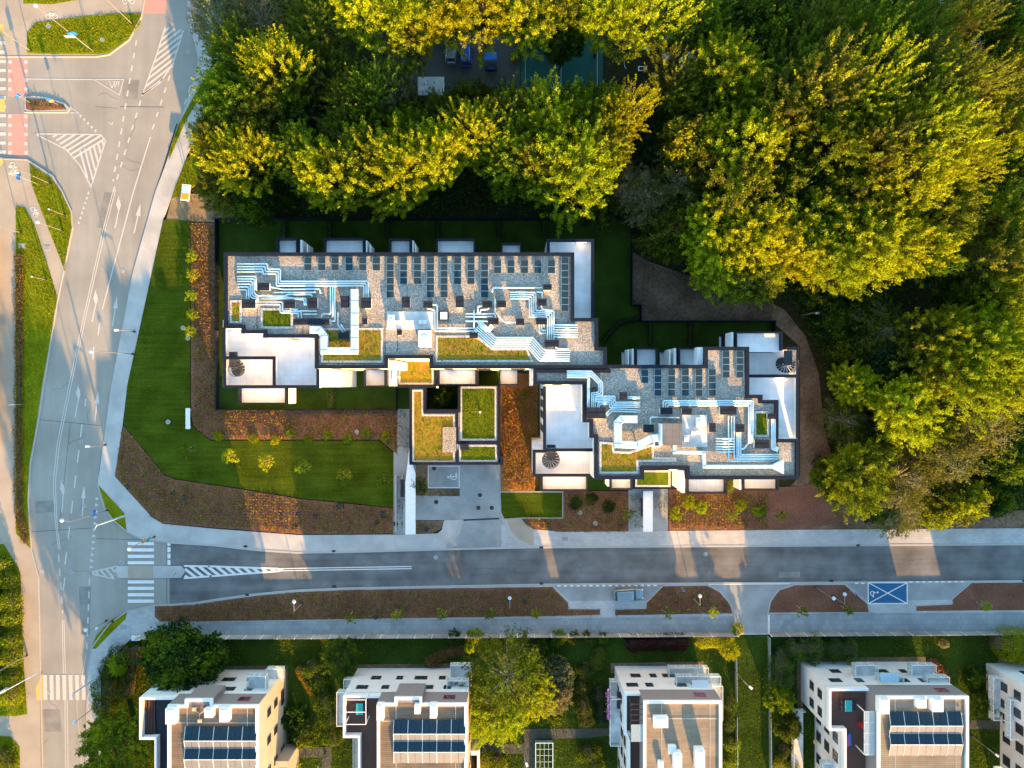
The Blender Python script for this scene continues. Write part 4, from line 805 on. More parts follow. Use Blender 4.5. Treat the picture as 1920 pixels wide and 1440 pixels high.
def house(label, x0, x1, xt, y0, deck='deck', bump=True, east='warm_lit_wall', west='white_wall', notch=26, chim=(), pvs=None, y_end=1530):
    """x0..x1 footprint, xt left side of the upper floor, y0 street wall (all px on the ground)"""
    w = lambda px, py: W(px, py, 0)
    X0, Y0 = w(x0, y0); X1 = w(x1, 0)[0]; XT = w(xt, 0)[0]; XN = w(x0+notch, 0)[0]; YN = w(0, y0+72)[1]; YE = w(0, y_end)[1]; Z1, Z2 = 9.0, 12.0
    r = thing('row_house', label, 'house', ((X0+X1)/2, Y0, 0), group='white row houses along the lower edge')
    MB().prism([(X0, Y0), (X1-0.02, Y0), (X1-0.02, YE), (XN, YE), (XN, YN), (X0, YN)], 0, Z1).build('wall', 'white_wall', r)
    MB().box(X1-0.021, YE, X1, Y0-0.003, 0, Z2+0.0).build('side_wall', east, r)
    MB().box(X0+0.3, YN+0.3, XT, Y0-0.3, Z1, Z1+0.02).build('roof_terrace', 'wood_dark' if x0 > 600 else 'vent_top', r)
    MB().box(XN+0.3, YE, XT, YN+0.3, Z1, Z1+0.024).build('roof_terrace', 'wood_dark' if x0 > 600 else 'vent_top', r)
    p = MB(); p.stroke([(XT, Y0), (X0, Y0), (X0, YN), (XN, YN), (XN, YE)], 0.32, Z1-0.1, Z1+1.0, side=1); p.build('parapet', 'white_trim', r)
    up = MB(); up.prism([(XT, Y0+0.004), (X1-0.03, Y0+0.004), (X1-0.03, YE), (XT, YE)], Z1-0.3, Z2)
    if bump:
        XA, XB = w(xt+29, 0)[0], w(xt+75, 0)[0]; YB = Y0+0.85; up.prism([(XA, Y0-1.6), (XB, Y0-1.6), (XB, YB), (XA, YB)], Z1-1.2, Z2+0.006)
    up.build('upper_floor', 'grey_clad', r)
    rf = MB().prism([(XT+0.2, YE), (X1-0.2, YE), (X1-0.2, Y0-0.2), (XT+0.2, Y0-0.2)], Z2, Z2+0.03).build('roof', deck, r)
    rp = MB()
    if bump: rp.stroke([(X1, YE), (X1, Y0), (XB, Y0), (XB, YB), (XA, YB), (XA, Y0), (XT, Y0), (XT, YE)], 0.38, Z2-0.05, Z2+0.42, side=1)
    else: rp.stroke([(X1, YE), (X1, Y0), (XT, Y0), (XT, YE)], 0.38, Z2-0.05, Z2+0.42, side=1)
    rp.build('roof_parapet', 'white_trim', r)
    for cx0, cy0, cx1, cy1, h in chim:
        z = Z2+h; a_ = W(cx0, cy0, z); c_ = W(cx1, cy1, z); b_ = MB().box(a_[0], c_[1], c_[0], a_[1], Z2, z).build('chimney', 'white_trim', r)
        MB().box(a_[0]+0.2, c_[1]+0.2, c_[0]-0.2, a_[1]-0.2, z, z+0.05).build('chimney_cap', 'unit_white', b_)
    wr = MB(); wr.tube([(XT+0.6, Y0-2.6, Z2+0.1), (X1-0.5, Y0-2.6, Z2+0.1)], 0.02, 4); wr.tube([(XT+2.6, Y0-0.5, Z2+0.1), (XT+2.6, YE, Z2+0.1)], 0.02, 4); wr.tube([(X1-1.6, Y0-0.5, Z2+0.1), (X1-1.6, YE, Z2+0.1)], 0.02, 4)
    wr.build('lightning_wire', 'unit_white', r)
    window(r, X1+0.002, Y0-4, 1.2, 'e', 1.2, 1.4)
    for zz in (1.2, 4.3, 7.2):
        for dy in (3.0, 7.0, 11.5, 16): window(r, X1+0.002, Y0-dy, zz, 'e', 1.1, 1.5)
    for zz in (3.2, 6.5):
        for t, ww in ((0.20, 1.5), (0.40, 1.0), (0.58, 1.9), (0.76, 1.0)) if zz < 5 else ((0.12, 1.7), (0.31, 1.1), (0.66, 1.6), (0.82, 1.1)): window(r, X0+(X1-X0)*t, Y0+0.002, zz, 'n', ww, 1.25)
    for zz in (0.8, 3.6, 6.4):
        for dy in (8.2, 11.0, 14.5, 18.0): window(r, XN-0.002, Y0-dy, zz, 'w', 1.5, 1.6)
    for zz in (3.5, 6.3):
        for dy in (2.0, 4.6): window(r, X0-0.002, Y0-dy, zz, 'w', 1.3, 1.4)
    window(r, X1-2.6, Y0+0.006, Z1+0.8, 'n', 1.7, 1.3, 'lamp_red')
    return r, X0, X1, XT, Y0
h1, X0, X1, XT, Y0 = house('white row house with brown deck roof beside the big dark tree, leftmost in the row', 324, 537, 386, 1255, chim=((310, 1329, 329, 1358, 1.1), (383, 1329, 399, 1346, 0.9), (411, 1329, 429, 1354, 1.1)))
balc_glass(h1, X1-3.3, Y0, X1-0.5, Y0+2.2, 7.0, 's'); balc_glass(h1, X1-1.6, Y0, X1+0.8, Y0+1.9, 3.6, 's'); balc_glass(h1, X0-1.4, Y0-5, X0, Y0-1.2, 5.0, 'e')
MB().box(X1, Y0-12.5, X1+2.0, Y0-11.6, 0, 5.2).box(X1+1.7, Y0-20, X1+2.0, Y0-12.5, 0, 5.2).build('side_bay', 'warm_lit_wall', h1)
h2, X0, X1, XT, Y0 = house('white row house with red brown terrace, pergola and two solar arrays, second from the left', 671.5, 885, 735, 1252, chim=((706, 1322, 719, 1351, 1.1), (777, 1322, 788, 1339, 0.9), (806, 1322, 819, 1347, 1.1)))
balc_glass(h2, X1-3.2, Y0, X1-0.1, Y0+1.2, 6.8, 's'); balc_glass(h2, X1-3.0, Y0, X1, Y0+2.2, 3.6, 's'); balc_glass(h2, X0-1.5, Y0-5.5, X0, Y0-0.6, 6.5, 'e'); balc_glass(h2, X0-1.2, Y0-2.4, X0, Y0+0.0, 3.4, 'e'); balc_glass(h2, X0+0.2, Y0-14, X0+2.1, Y0-7, 3.4, 'e')
MB().box(X1, Y0-11.5, X1+1.3, Y0-10.8, 0, 4.2).box(X1+1.0, Y0-20, X1+1.3, Y0-11.5, 0, 4.2).build('side_bay', 'white_trim', h2)
h3, X0, X1, XT, Y0 = house('narrow white row house with pale deck roof and purple flowers on its balconies', 1152, 1310, 1179, 1248, deck='deck_light', bump=False, notch=6, chim=((1226, 1345, 1253, 1365, 0.9), (1254, 1400, 1268, 1414, 0.8), (1264, 1414, 1279, 1445, 1.4), (1305, 1407, 1322, 1445, 1.4), (1234, 1428, 1244, 1440, 0.6)))
balc_glass(h3, X1-5.6, Y0, X1+0.3, Y0+1.4, 3.4, 's'); balc_glass(h3, X1-5.2, Y0, X1+1.2, Y0+1.4, 6.6, 's'); balc_glass(h3, X0-1.6, Y0-9.0, X0, Y0-2.2, 6.0, 'e'); balc_glass(h3, X0-1.2, Y0-4, X0, Y0-0.8, 3.0, 'e'); balc_glass(h3, X1, Y0-5.0, X1+1.5, Y0, 6.6, 'w')
h4, X0, X1, XT, Y0 = house('white row house with wide dark roof terrace and solar arrays, right of the mown strip', 1501, 1721, 1569, 1240, deck='deck_light', bump=False, west='warm_lit_wall', chim=((1649, 1310, 1668, 1339, 1.1), (1720, 1310, 1738, 1328, 0.9), (1749, 1310, 1769, 1335, 1.1)))
balc_glass(h4, X0+5.5, Y0, X0+8.8, Y0+1.9, 5.4, 's'); balc_glass(h4, X0+8.0, Y0, X0+11.6, Y0+1.1, 7.2, 's'); balc_glass(h4, X0+13.8, Y0, X0+17.4, Y0+1.9, 5.4, 's'); balc_glass(h4, X0+15.0, Y0, X0+18.2, Y0+0.9, 7.2, 's'); balc_glass(h4, X0-1.8, Y0-20, X0, Y0-7, 1.0, 'e'); balc_glass(h4, X0+0.2, Y0-20, X0+2.1, Y0-12, 6.5, 'e')
h5, X0, X1, XT, Y0 = house('white row house cut off by the right edge of the picture', 1848, 2062, 1912, 1243, deck='deck_light', bump=False)
balc_glass(h5, X0-1.6, Y0-7, X0, Y0-0.6, 3.2, 'e'); balc_glass(h5, X0-1.2, Y0-8.4, X0, Y0-2.6, 6.2, 'e'); balc_glass(h5, X0-1.4, Y0-22, X0, Y0-14, 4, 'e')
tent_pv('upper solar array on the leftmost row house', 345, 1389, 10, 12.03); tent_pv('lower solar array on the leftmost row house', 345, 1424, 10, 12.03)
tent_pv('upper solar array on the row house with the red brown terrace', 737.5, 1376, 10, 12.03); tent_pv('lower solar array on the row house with the red brown terrace', 737.5, 1410, 10, 12.03)
tent_pv('upper solar array on the row house right of the mown strip', 1670, 1361, 10, 12.03); tent_pv('lower solar array on the row house right of the mown strip', 1670, 1396, 10, 12.03)
def mkthing(name, label, cat, mb_parts, loc, group=None):
    r = thing(name, label, cat, loc, group=group)
    for nm, b_, m_ in mb_parts: b_.build(nm, m_, r)
    return r
# pergolas and terrace furniture
def frame_box(x0, y0, x1, y1, z0, z1, n, m_post=0.05):
    f = MB()
    for x in (x0, x1):
        for y in (y0, y1): f.box(x-m_post, y-m_post, x+m_post, y+m_post, z0, z1-0.1)
        f.box(x-m_post, y0, x+m_post, y1, z1-0.1, z1)
    for i in range(n+1): yy = y0+(y1-y0)*i/n; f.box(x0, yy-0.04, x1, yy+0.04, z1, z1+0.08)
    return f
x, y = W(656, 1310, 11.5); f = frame_box(*W(647, 1358, 11.5), *W(686, 1312, 11.5), 9.02, 11.5, 2)
mkthing('pergola', 'white framed pergola over the terrace of the second row house', 'pergola', [('frame', f, 'white_trim')], (x, y, 9.02))
x0_, y0_ = W(1183, 1390, 12); x1_, y1_ = W(1206, 1320, 12); g_ = MB().box(x0_, y0_, x1_, y0_+2.4, 12.1, 12.12)
mkthing('glass_canopy', 'dark framed glass canopy on the left side of the narrow row house', 'canopy', [('frame', frame_box(x0_, y0_, x1_, y1_, 9.02, 12.0, 7), 'dark_metal'), ('glass_panel', g_, 'clear_glass')], (x0_, y0_, 9.02))
x0_, y0_ = W(1621, 1415, 11.6); x1_, y1_ = W(1644, 1334, 11.6); g_ = MB().box(x0_, y0_, x1_, y1_, 11.7, 11.73)
mkthing('glass_canopy', 'pale framed glass canopy over the wide dark roof terrace', 'canopy', [('frame', frame_box(x0_, y0_, x1_, y1_, 9.02, 11.6, 4), 'white_trim'), ('glass_panel', g_, 'clear_glass')], (x0_, y0_, 9.02))
x0_, y0_ = W(1652, 1281, 9.5); x1_, y1_ = W(1687, 1263, 9.5); g_ = MB()
for i in range(5): g_.box(x0_+(x1_-x0_)*i/5+0.02, y0_, x0_+(x1_-x0_)*(i+1)/5-0.02, y1_, 9.3+0.002*i, 9.36)
mkthing('awning', 'pale blue glass awning on the street wall of the house right of the mown strip', 'awning', [('awning_panel', g_, 'galv')], (x0_, y0_, 9))
def table_set(label, px, py, z, m_='teal', chairs=4):
    x, y = W(px, py, z+0.75); r = thing('dining_table', label, 'table', (x, y, z))
    MB().box(x-0.5, y-0.8, x+0.5, y+0.8, z+0.7, z+0.75).build('table_top', m_, r)
    for sx in (-0.42, 0.42):
        for sy in (-0.7, 0.7): MB().box(x+sx-0.03, y+sy-0.03, x+sx+0.03, y+sy+0.03, z, z+0.7).build('leg', 'dark_metal', r)
    return x, y
def chair(label, x, y, z, rz, group):
    r = thing('garden_chair', label, 'chair', (x, y, z), rz, group)
    o = Vector((x, y, z))
    for nm, b_ in (('seat', MB().box(-0.24, -0.24, 0.24, 0.24, 0.42, 0.46)), ('backrest', MB().box(-0.24, 0.2, 0.24, 0.25, 0.46, 0.9)), ('frame', MB().box(-0.24, -0.24, -0.2, -0.2, 0, 0.42).box(0.2, -0.24, 0.24, -0.2, 0, 0.42).box(-0.24, 0.2, -0.2, 0.24, 0, 0.42).box(0.2, 0.2, 0.24, 0.24, 0, 0.42))):
        ob = b_.build(nm, 'dark_metal'); ob.parent = r
x, y = table_set('grey blue table under the white pergola', 674, 1330, 9.03)
for i, (dx, dy, rz, t) in enumerate(((-1, 0.4, 1.57, 'upper left'), (-1, -0.4, 1.57, 'lower left'), (1, 0.4, -1.57, 'upper right'), (1, -0.4, -1.57, 'lower right'))): chair(f'dark chair at the {t} side of the pergola table', x+dx*0.85, y+dy, 9.03, rz, 'chairs around the pergola table')
x, y = table_set('pale teal table on the wide dark roof terrace', 1591, 1324, 9.03)
for i, (dx, dy, rz, t) in enumerate(((-1, 0.4, 1.57, 'upper left'), (-1, -0.4, 1.57, 'lower left'), (1, 0.4, -1.57, 'upper right'), (1, -0.4, -1.57, 'lower right'))): chair(f'dark chair at the {t} side of the teal terrace table', x+dx*0.85, y+dy, 9.03, rz, 'chairs around the teal terrace table')
x, y = W(1593, 1390, 9.8); mkthing('sofa', 'blue and red cushioned bench beside the wide dark terrace', 'sofa', [('seat', MB().box(x-0.35, y-0.8, x+0.35, y+0.8, 9.03, 9.5), 'sign_blue'), ('backrest', MB().box(x-0.35, y-0.8, x-0.2, y+0.8, 9.5, 9.9), 'lamp_red')], (x, y, 9.03))
x, y = W(1616, 1362, 9.8); mkthing('armchair', 'small red armchair on the wide dark terrace', 'armchair', [('seat', MB().box(x-0.3, y-0.35, x+0.3, y+0.35, 9.03, 9.45), 'lamp_red'), ('backrest', MB().box(x+0.15, y-0.35, x+0.3, y+0.35, 9.45, 9.85), 'lamp_red')], (x, y, 9.03))
x, y = W(1165, 1310, 6.6); mkthing('sofa', 'dark lounge with bright cushions on the flowered balcony', 'sofa', [('seat', MB().box(x-0.6, y-1.6, x+0.5, y+0.8, 6.0, 6.4), 'dark_metal'), ('cushion', MB().box(x+0.1, y-0.2, x+0.4, y+0.7, 6.4, 6.55), 'pink')], (x, y, 6.0))
x, y = W(1310, 1270, 7.5); mkthing('parasol', 'white square cloth sunshade lying over the street side balcony', 'sunshade', [('cloth', MB().box(x-1.2, y-1.3, x+1.2, y-0.1, 8.3, 8.35), 'sign_white'), ('pole', MB().tube([(x, y-0.7, 6.6), (x, y-0.7, 8.3)], 0.03), 'white_trim')], (x, y, 6.6))
x, y = W(1529, 1391, 1.4); mkthing('garden_table', 'yellow low table on the paved patio beside the mown strip', 'table', [('table_top', MB().box(x-0.3, y-0.3, x+0.3, y+0.3, 1.35, 1.4), 'paint_yellow'), ('leg', MB().box(x-0.05, y-0.05, x+0.05, y+0.05, 1.0, 1.35), 'dark_metal')], (x, y, 1.0))
# slatted wood pile / timber on leftmost house terrace
x0_, y0_ = W(271, 1360, 9.6); lw = MB(); random.seed(4)
for i in range(9): lw.tube([(x0_+0.16*i, y0_-1.5+random.uniform(-.3, .3), 9.1+0.06*(i % 3)), (x0_+0.16*i+random.uniform(-.15, .15), y0_+3.6+random.uniform(-.4, .4), 9.1+0.06*(i % 3))], 0.07, 5)
tag(lw.build('timber_pile', 'wood_dark'), 'loose brown boards lying on the terrace of the leftmost house', 'timber')
x, y = W(373, 1340, 12.5); b_ = MB()
for a_ in (0.6, 2.5, 4.7): b_.tube([(x, y, 12.2), (x+1.0*math.cos(a_), y+1.0*math.sin(a_), 12.3)], 0.03, 4); b_.box(x+1.0*math.cos(a_)-0.25, y+1.0*math.sin(a_)-0.2, x+1.0*math.cos(a_)+0.25, y+1.0*math.sin(a_)+0.2, 12.03, 12.35)
b_.tube([(x, y, 12.1), (x+0.3, y+0.3, 13.6)], 0.03, 4)
mkthing('antenna', 'three legged antenna mast with ballast blocks on the leftmost house', 'antenna', [('tripod', b_, 'stake')], (x, y, 12.03))
# ---------------------------------------------------------------- walls, fences, canopies
def wall_thing(name, label, cat, paths, w, h, m_, group=None, posts=0):
    P0 = W(*paths[0][0]); r = thing(name, label, cat, (*P0, 0), group=group); b_ = MB()
    for p in paths: b_.stroke(WP(p), w, 0.0, h+0.003*len(b_.v)/8)
    b_.build('panel', m_, r)
    if posts:
        pk = MB().box(-w*0.8, -w*0.8, w*0.8, w*0.8, 0, h+0.06).build('post', m_ if posts < 2.4 else 'white_trim'); pm = pk.data; bpy.data.objects.remove(pk)
        for p in paths:
            for i in range(len(p)-1):
                A, B = Vector(W(*p[i])), Vector(W(*p[i+1])); n = max(1, int((B-A).length/posts))
                for j in range(n+(i == len(p)-2)): c_ = A.lerp(B, j/n); q = bpy.data.objects.new('post', pm); COL.objects.link(q); q.parent = r; q.location = (c_.x-P0[0], c_.y-P0[1], 0)
    return r
wall_thing('garden_fence', 'dark fence around the private gardens behind the west block', 'fence', [[(410, 620), (410, 413), (1183, 413), (1183, 573), (1200, 573), (1200, 603)]], 0.12, 1.5, 'parapet', posts=2.0)
wall_thing('garden_fence', 'dark fence behind the east block next to the soil track', 'fence', [[(1201, 603), (1448, 603), (1448, 640)]], 0.12, 1.5, 'parapet', posts=2.0)
wall_thing('garden_fence', 'dark fence closing the gardens in front of the west block', 'fence', [[(410, 640), (410, 768), (745, 768), (745, 726)]], 0.12, 1.2, 'parapet', posts=2.0)
wall_thing('street_fence', 'pale panel fence with white posts between footway and row house gardens', 'fence', [[(262, 1191), (400, 1191), (1160, 1187), (1330, 1186), (1378, 1186)]], 0.06, 1.8, 'fence_panel', posts=2.6)
wall_thing('street_fence', 'pale panel fence with white posts right of the side driveway', 'fence', [[(1440, 1186), (1700, 1184), (2060, 1182)]], 0.06, 1.8, 'fence_panel', posts=2.6)
wall_thing('garden_fence', 'thin wire fence along the left side of the mown strip', 'fence', [[(1377, 1230), (1378, 1310)], [(1378, 1340), (1379, 1460)]], 0.04, 1.2, 'silver', posts=2.2)
wall_thing('garden_fence', 'thin wire fence along the right side of the mown strip', 'fence', [[(1439, 1192), (1441, 1330), (1442, 1460)]], 0.04, 1.2, 'silver', posts=2.2)
wall_thing('boundary_wall', 'sand coloured low wall along the far left edge', 'wall', [[(-4, 440), (-3, 830)]], 0.5, 1.6, 'sand_pave')
def canopy(label, px, z=2.7):
    P = WP(px, z+0.15); c_ = (sum(p[0] for p in P)/len(P), sum(p[1] for p in P)/len(P)); r = thing('entrance_canopy', label, 'canopy', (*c_, 0), group='white canopies over the entrance paths')
    MB().prism(P, z, z+0.15, True).build('canopy_roof', 'white_trim', r)
    q = MB(); ys = sorted(p[1] for p in P)
    for yy in (ys[0]+0.3, (ys[0]+ys[-1])/2, ys[-1]-0.6): q.box(c_[0]-0.5, yy-0.05, c_[0]-0.4, yy+0.05, 0.1, z)
    q.build('post', 'dark_metal', r)
canopy('long white canopy beside the parking court of the entrance wing', [(760, 1002), (779, 1002), (779, 888), (774, 872), (767, 840), (764, 870), (760, 905)])
canopy('short white canopy leading to the east block doorway', [(1206, 997), (1224, 997), (1224, 921), (1206, 921)])
def bench(label, x0, y0, x1, y1, m_='white_trim', z=0.15, group=None):
    a = W(x0, y0); c = W(x1, y1); r = thing('bench', label, 'bench', ((a[0]+c[0])/2, (a[1]+c[1])/2, z), group=group)
    MB().box(a[0], c[1], c[0], a[1], z+0.35, z+0.45).build('seat', m_, r, bevel=0.02)
    for t in (0.1, 0.9):
        if a[1]-c[1] > c[0]-a[0]: yy = c[1]+(a[1]-c[1])*t; MB().box(a[0]+0.08, yy-0.15, c[0]-0.08, yy+0.15, z, z+0.35).build('leg', m_, r)
        else: xx = a[0]+(c[0]-a[0])*t; MB().box(xx-0.15, c[1]+0.05, xx+0.15, a[1]-0.05, z, z+0.35).build('leg', m_, r)
bench('long white bench at the right edge of the big lawn', 351, 765, 359.5, 804)
bench('white bench by the footway next to the big dark tree', 250, 1190, 265, 1199)
bench('dark bench beside the short white canopy', 1200, 933, 1206, 966, 'dark_metal'); bench('dark bench beside the long white canopy', 752, 898, 759, 931, 'dark_metal')
wall_thing('planter', 'pale gravel filled planter left of the long canopy', 'planter', [[(743, 890), (743, 995)], [(755, 890), (755, 930)], [(758, 940), (758, 998)]], 0.12, 0.35, 'ballast')

# ---------------------------------------------------------------- small round and square covers
def cover(px, py, label, r=0.38, m_='vent_top', z=0.165, sq=None, group='manhole covers'):
    x, y = W(px, py); q = MB()
    if sq: q.box(x-sq[0]/2, y-sq[1]/2, x+sq[0]/2, y+sq[1]/2, z-0.1, z)
    else: q.disc(x, y, z-0.1, z, r)
    q.mi = 1
    if not sq: q.disc(x, y, z, z+0.008, r*0.75)
    else: q.box(x-sq[0]*0.4, y-sq[1]*0.4, x+sq[0]*0.4, y+sq[1]*0.4, z, z+0.01)
    tag(q.build('manhole_cover', [m_, 'dark_metal' if m_ == 'vent_top' else 'drive']), label, 'manhole cover', group)
for px_, py_, l_ in ((240, 912, 'dark blue cover at the left tip of the lower mulch bed'), (325, 924, 'upper left cover of the close pair in the lower mulch bed'), (346, 932, 'lower right cover of the close pair in the lower mulch bed'), (529, 960, 'dark cover right of the sunlit stripe in the mulch bed'), (560, 964, 'dark cover alone in the mulch bed middle, square cover to its upper right'), (563, 980, 'right one of two touching covers near the footway'), (553, 986, 'left one of two touching covers near the footway'), (592, 967, 'dark cover between the pair and the rectangular cover'), (707, 979, 'dark cover just below the square cover at the bed end'), (503, 1146, 'dark cover in the left end of the roadside bed'), (705, 1157, 'dark cover at the lower rim of the roadside bed'), (983, 1127, 'dark cover in the roadside bed near the parking bay'), (742, 982, 'dark cover beside the foot of the long canopy'), (800, 992, 'dark cover in the corner bed of the driveway')): cover(px_, py_, l_)
cover(638, 948, 'wide rectangular dark cover in the lower mulch bed', sq=(1.2, 0.8)); cover(719, 964, 'square dark cover at the right end of the lower mulch bed', sq=(0.85, 1.2))
for px_, py_, l_ in ((814, 878, 'round cover in the top left corner of the accessible space'), (900, 928, 'upper round cover on the entrance driveway'), (897, 952, 'lower left round cover on the entrance driveway'), (922, 952, 'lower right round cover on the entrance driveway'), (818, 941, 'round cover below the planting strip of the driveway')): cover(px_, py_, l_, 0.33, 'vent_top', 0.112)
for px_, py_, l_ in ((817, 1045, 'pale patched cover on the dark street by the driveway'), (352, 97, 'round cover in the shaded top of the main road'), (208, 230, 'round cover in the middle of the road junction'), (230, 507, 'round cover on the main road beside the big lawn'), (152, 828, 'round cover between two lane arrows'), (97, 888, 'round cover on the double line of the main road'), (79, 1070, 'round cover at the left kerb below the side street'), (228, 1055, 'round cover at the tip of the traffic island'), (134, 1073, 'small round cover in the junction'), (158, 948, 'cover under the straight arrow at the junction'), (93, 1297, 'round cover on the lower zebra crossing'), (1323, 1039, 'round cover in the sunlit part of the side street')): cover(px_, py_, l_, 0.33, 'concrete', 0.042)
for px_, py_, l_ in ((316, 791, 'pale round cover in the big lawn'), (669, 810, 'pale round cover in the mulch below the garden fence'), (344, 615, 'upper pale cover by the young trees of the lawn edge'), (353, 634, 'lower pale cover by the young trees of the lawn edge'), (1087, 961, 'left grey cover in the bed of the east block'), (1116, 981, 'right grey cover in the bed of the east block'), (92, 50, 'grey round lid in the top left verge'), (193, 75, 'dull round lid under the shrubs of the top left verge')): cover(px_, py_, l_, 0.36, 'concrete', 0.185)
for px_, py_, l_ in ((725, 1172, 'pale rectangular cover in the footway below the roadside bed'), (1059, 1010, 'pale rectangular cover in the pavement of the east block'), (1060, 1166, 'mottled rectangular cover in the footway below the parking bay'), (232, 1175, 'pale rectangular cover on the corner pavement'), (90, 465, 'pale rectangular cover on the left cycle path'), (43, 461, 'pale rectangular cover in the left verge')): cover(px_, py_, l_, m_='kerb', z=0.185 if px_ == 43 else 0.15, sq=(1.1, 0.75))
for px_, py_, l_ in ((461, 1024, 'black drain grate at the top kerb, leftmost'), (626, 1033, 'black drain grate at the top kerb above the double white line'), (464, 1115, 'black drain grate at the lower kerb, leftmost'), (627, 1099, 'black drain grate at the lower kerb below the double white line'), (1015, 1026, 'black drain grate at the top kerb right of the driveway'), (1015, 1094, 'black drain grate at the lower kerb left of the parking bay'), (1608, 1022, 'black drain grate at the top kerb left of the sunlit patch'), (1558, 1089, 'black drain grate at the lower kerb above the lamp bed'), (1557+362, 1089, 'black drain grate at the right end of the lower kerb')): cover(px_, py_, l_, m_='vent_top', z=0.172, sq=(0.55, 0.3), group='drain grates at the kerbs')
# ---------------------------------------------------------------- lamps, signs, signals
def lamp(label, px, py, h, arm=(0, 0), head='disc', group='street lamps', sign=None, sc=1, m_='lamp_grey'):
    x, y = W(px, py); ax, ay = x+arm[0], y+arm[1]
    r = thing('street_lamp', label, 'street lamp', (x, y, 0.1), group=group)
    MB().tube([(x, y, 0.1), (x, y, h)], 0.07, 8, 0.04).build('pole', m_, r)
    MB().tube([(x, y, 0.1), (x, y, 0.6)], 0.15, 8).build('base', 'dark_metal', r)
    if arm != (0, 0): MB().tube([(x, y, h), (ax, ay, h+0.15)], 0.05, 6).build('arm', m_, r)
    if head == 'disc':
        q = MB(); q.mi = 0; q.ball(ax, ay, h+0.12, 0.29*sc, 0.14*sc, 12, 6); q.mi = 1; q.disc(ax, ay, h-0.06, h, 0.25*sc, 12); q.build('lamp_head', ['galv', 'unit_white'], r)
    else:
        d = Vector((arm[0], arm[1]+1e-6)).normalized(); n_ = Vector((-d.y, d.x)); c_ = Vector((ax, ay)); q = MB(); q.prism([tuple(c_+n_*0.14-d*0.1), tuple(c_-n_*0.14-d*0.1), tuple(c_-n_*0.17+d*0.55), tuple(c_+n_*0.17+d*0.55)], h+0.05, h+0.2, True); q.build('lamp_head', 'unit_white', r)
    return r
lamp('tall lamp with round head on the cycle path beside the big lawn', 251, 664, 9.5, (-1.0, 0.0))
lamp('tall lamp with round head on the small grass triangle', 203, 956, 9.5, (-1.2, 0.2))
lamp('lamp with round head at the corner above the traffic island', 291, 1006, 7.0, (-0.3, -0.3), sc=0.9)
lamp('low lamp with blue round head in the roadside bed near the sunlit stripe', 567, 1130, 4.2, (0, 1.5)); lamp('low lamp with teal round head in the roadside bed left of the parking bay', 956, 1124, 4.2, (0, 1.5)); lamp('low lamp with round head in the bed right of the parking bay', 1299, 1120, 4.2, (0, 1.5)); lamp('low lamp with teal round head in the lamp bed left of the blue space', 1560, 1117, 4.2, (0, 1.5))
lamp('tall lamp with white round head crossing the lamp bed', 1528, 1100, 6.0, (0.2, 0)); lamp('left one of two lamps by the lens shaped verge', 201, 1163, 5.5, (0, 0.4)); lamp('right one of two lamps by the lens shaped verge', 213, 1164, 4.5, (0, 0.4), sc=0.7)
lamp('tall lamp at the lower crossing beside the dark hedge', 195, 1312, 7.5, (0, 0)); lamp('tall lamp with round head at the wedge shaped verge', 119, 433, 6.0, (0, 0), sc=0.9); lamp('tall lamp in the left verge beside the cycle symbol', 96, 345, 9.0, (0, 0), sc=0.7)
lamp('tall lamp pole on the top left verge', 172, 94, 13.0, (0, 0)); lamp('very tall lamp pole near the top edge verge', 250, 47, 12.0, (0, 0)); lamp('small lamp with dark head at the top left footpath', 60, 97, 8.5, (0, 0), sc=0.6)
lamp('short lamp pole on the left edge of the verge', 41, 437, 7.0, (0, 0), sc=0.5); lamp('lamp pole leaning out of the wedge shaped verge', 123, 404, 4.0, (0, 0), sc=0.4); lamp('slim lamp pole in the middle of the left verge', 88, 525, 3.5, (0, 0), sc=0.4); lamp('tall pole with round head in the bottom left greenery', 52, 1228, 13, (0, 0), sc=0.4)
lamp('thin lamp with white square head on the mown strip', 1376, 1254, 4.5, (0.9, -0.8), 'box'); lamp('thin lamp with white head by the small garden path', 610, 1411, 4.0, (-0.4, -0.9), 'box'); lamp('thin lamp with white head beside the playground net', 981, 1390, 4.0, (0.4, -1.2), 'box'); lamp('thin lamp with white head right of the wide terrace house', 1819, 1378, 4.0, (1.2, -0.9), 'box')
lamp('dark lamp pole beside the forest edge of the soil track', 1500, 592, 4.0, (0.8, 0), 'box'); lamp('short lamp at the kerb of the cycle path with thin arm', 254, 622, 3.0, (-1.0, 0.0), 'box'); lamp('short lamp at the kerb below the straight arrows', 199, 834, 3.0, (-0.8, 0), 'box')
def sign(label, px, py, h, plates, name='road_sign'):
    """plates: (dx, dy, w, hgt, material, rot)"""
    x, y = W(px, py); r = thing(name, label, 'road sign', (x, y, 0.1)); MB().tube([(x, y, 0.1), (x, y, h)], 0.04, 6).build('pole', 'silver', r)
    for i, (dx, dy, w, hg, m_, rot, zz) in enumerate(plates):
        c_, s_ = math.cos(rot), math.sin(rot); n_ = Vector((-s_, c_)); d = Vector((c_, s_)); q = MB(); o = Vector((x+dx, y+dy))
        q.prism([tuple(o-d*w/2-n_*0.02), tuple(o+d*w/2-n_*0.02), tuple(o+d*w/2+n_*0.02), tuple(o-d*w/2+n_*0.02)], zz-hg/2, zz+hg/2, True); q.build('sign_plate', m_, r)
sign('blue and white direction signs on the top left verge pole', 176, 97, 6.0, [(0, 0.1, 1.2, 0.9, 'sign_blue', 0.2, 5.5), (-0.8, 0.1, 1.6, 0.5, 'sign_white', 0.0, 4.6)])
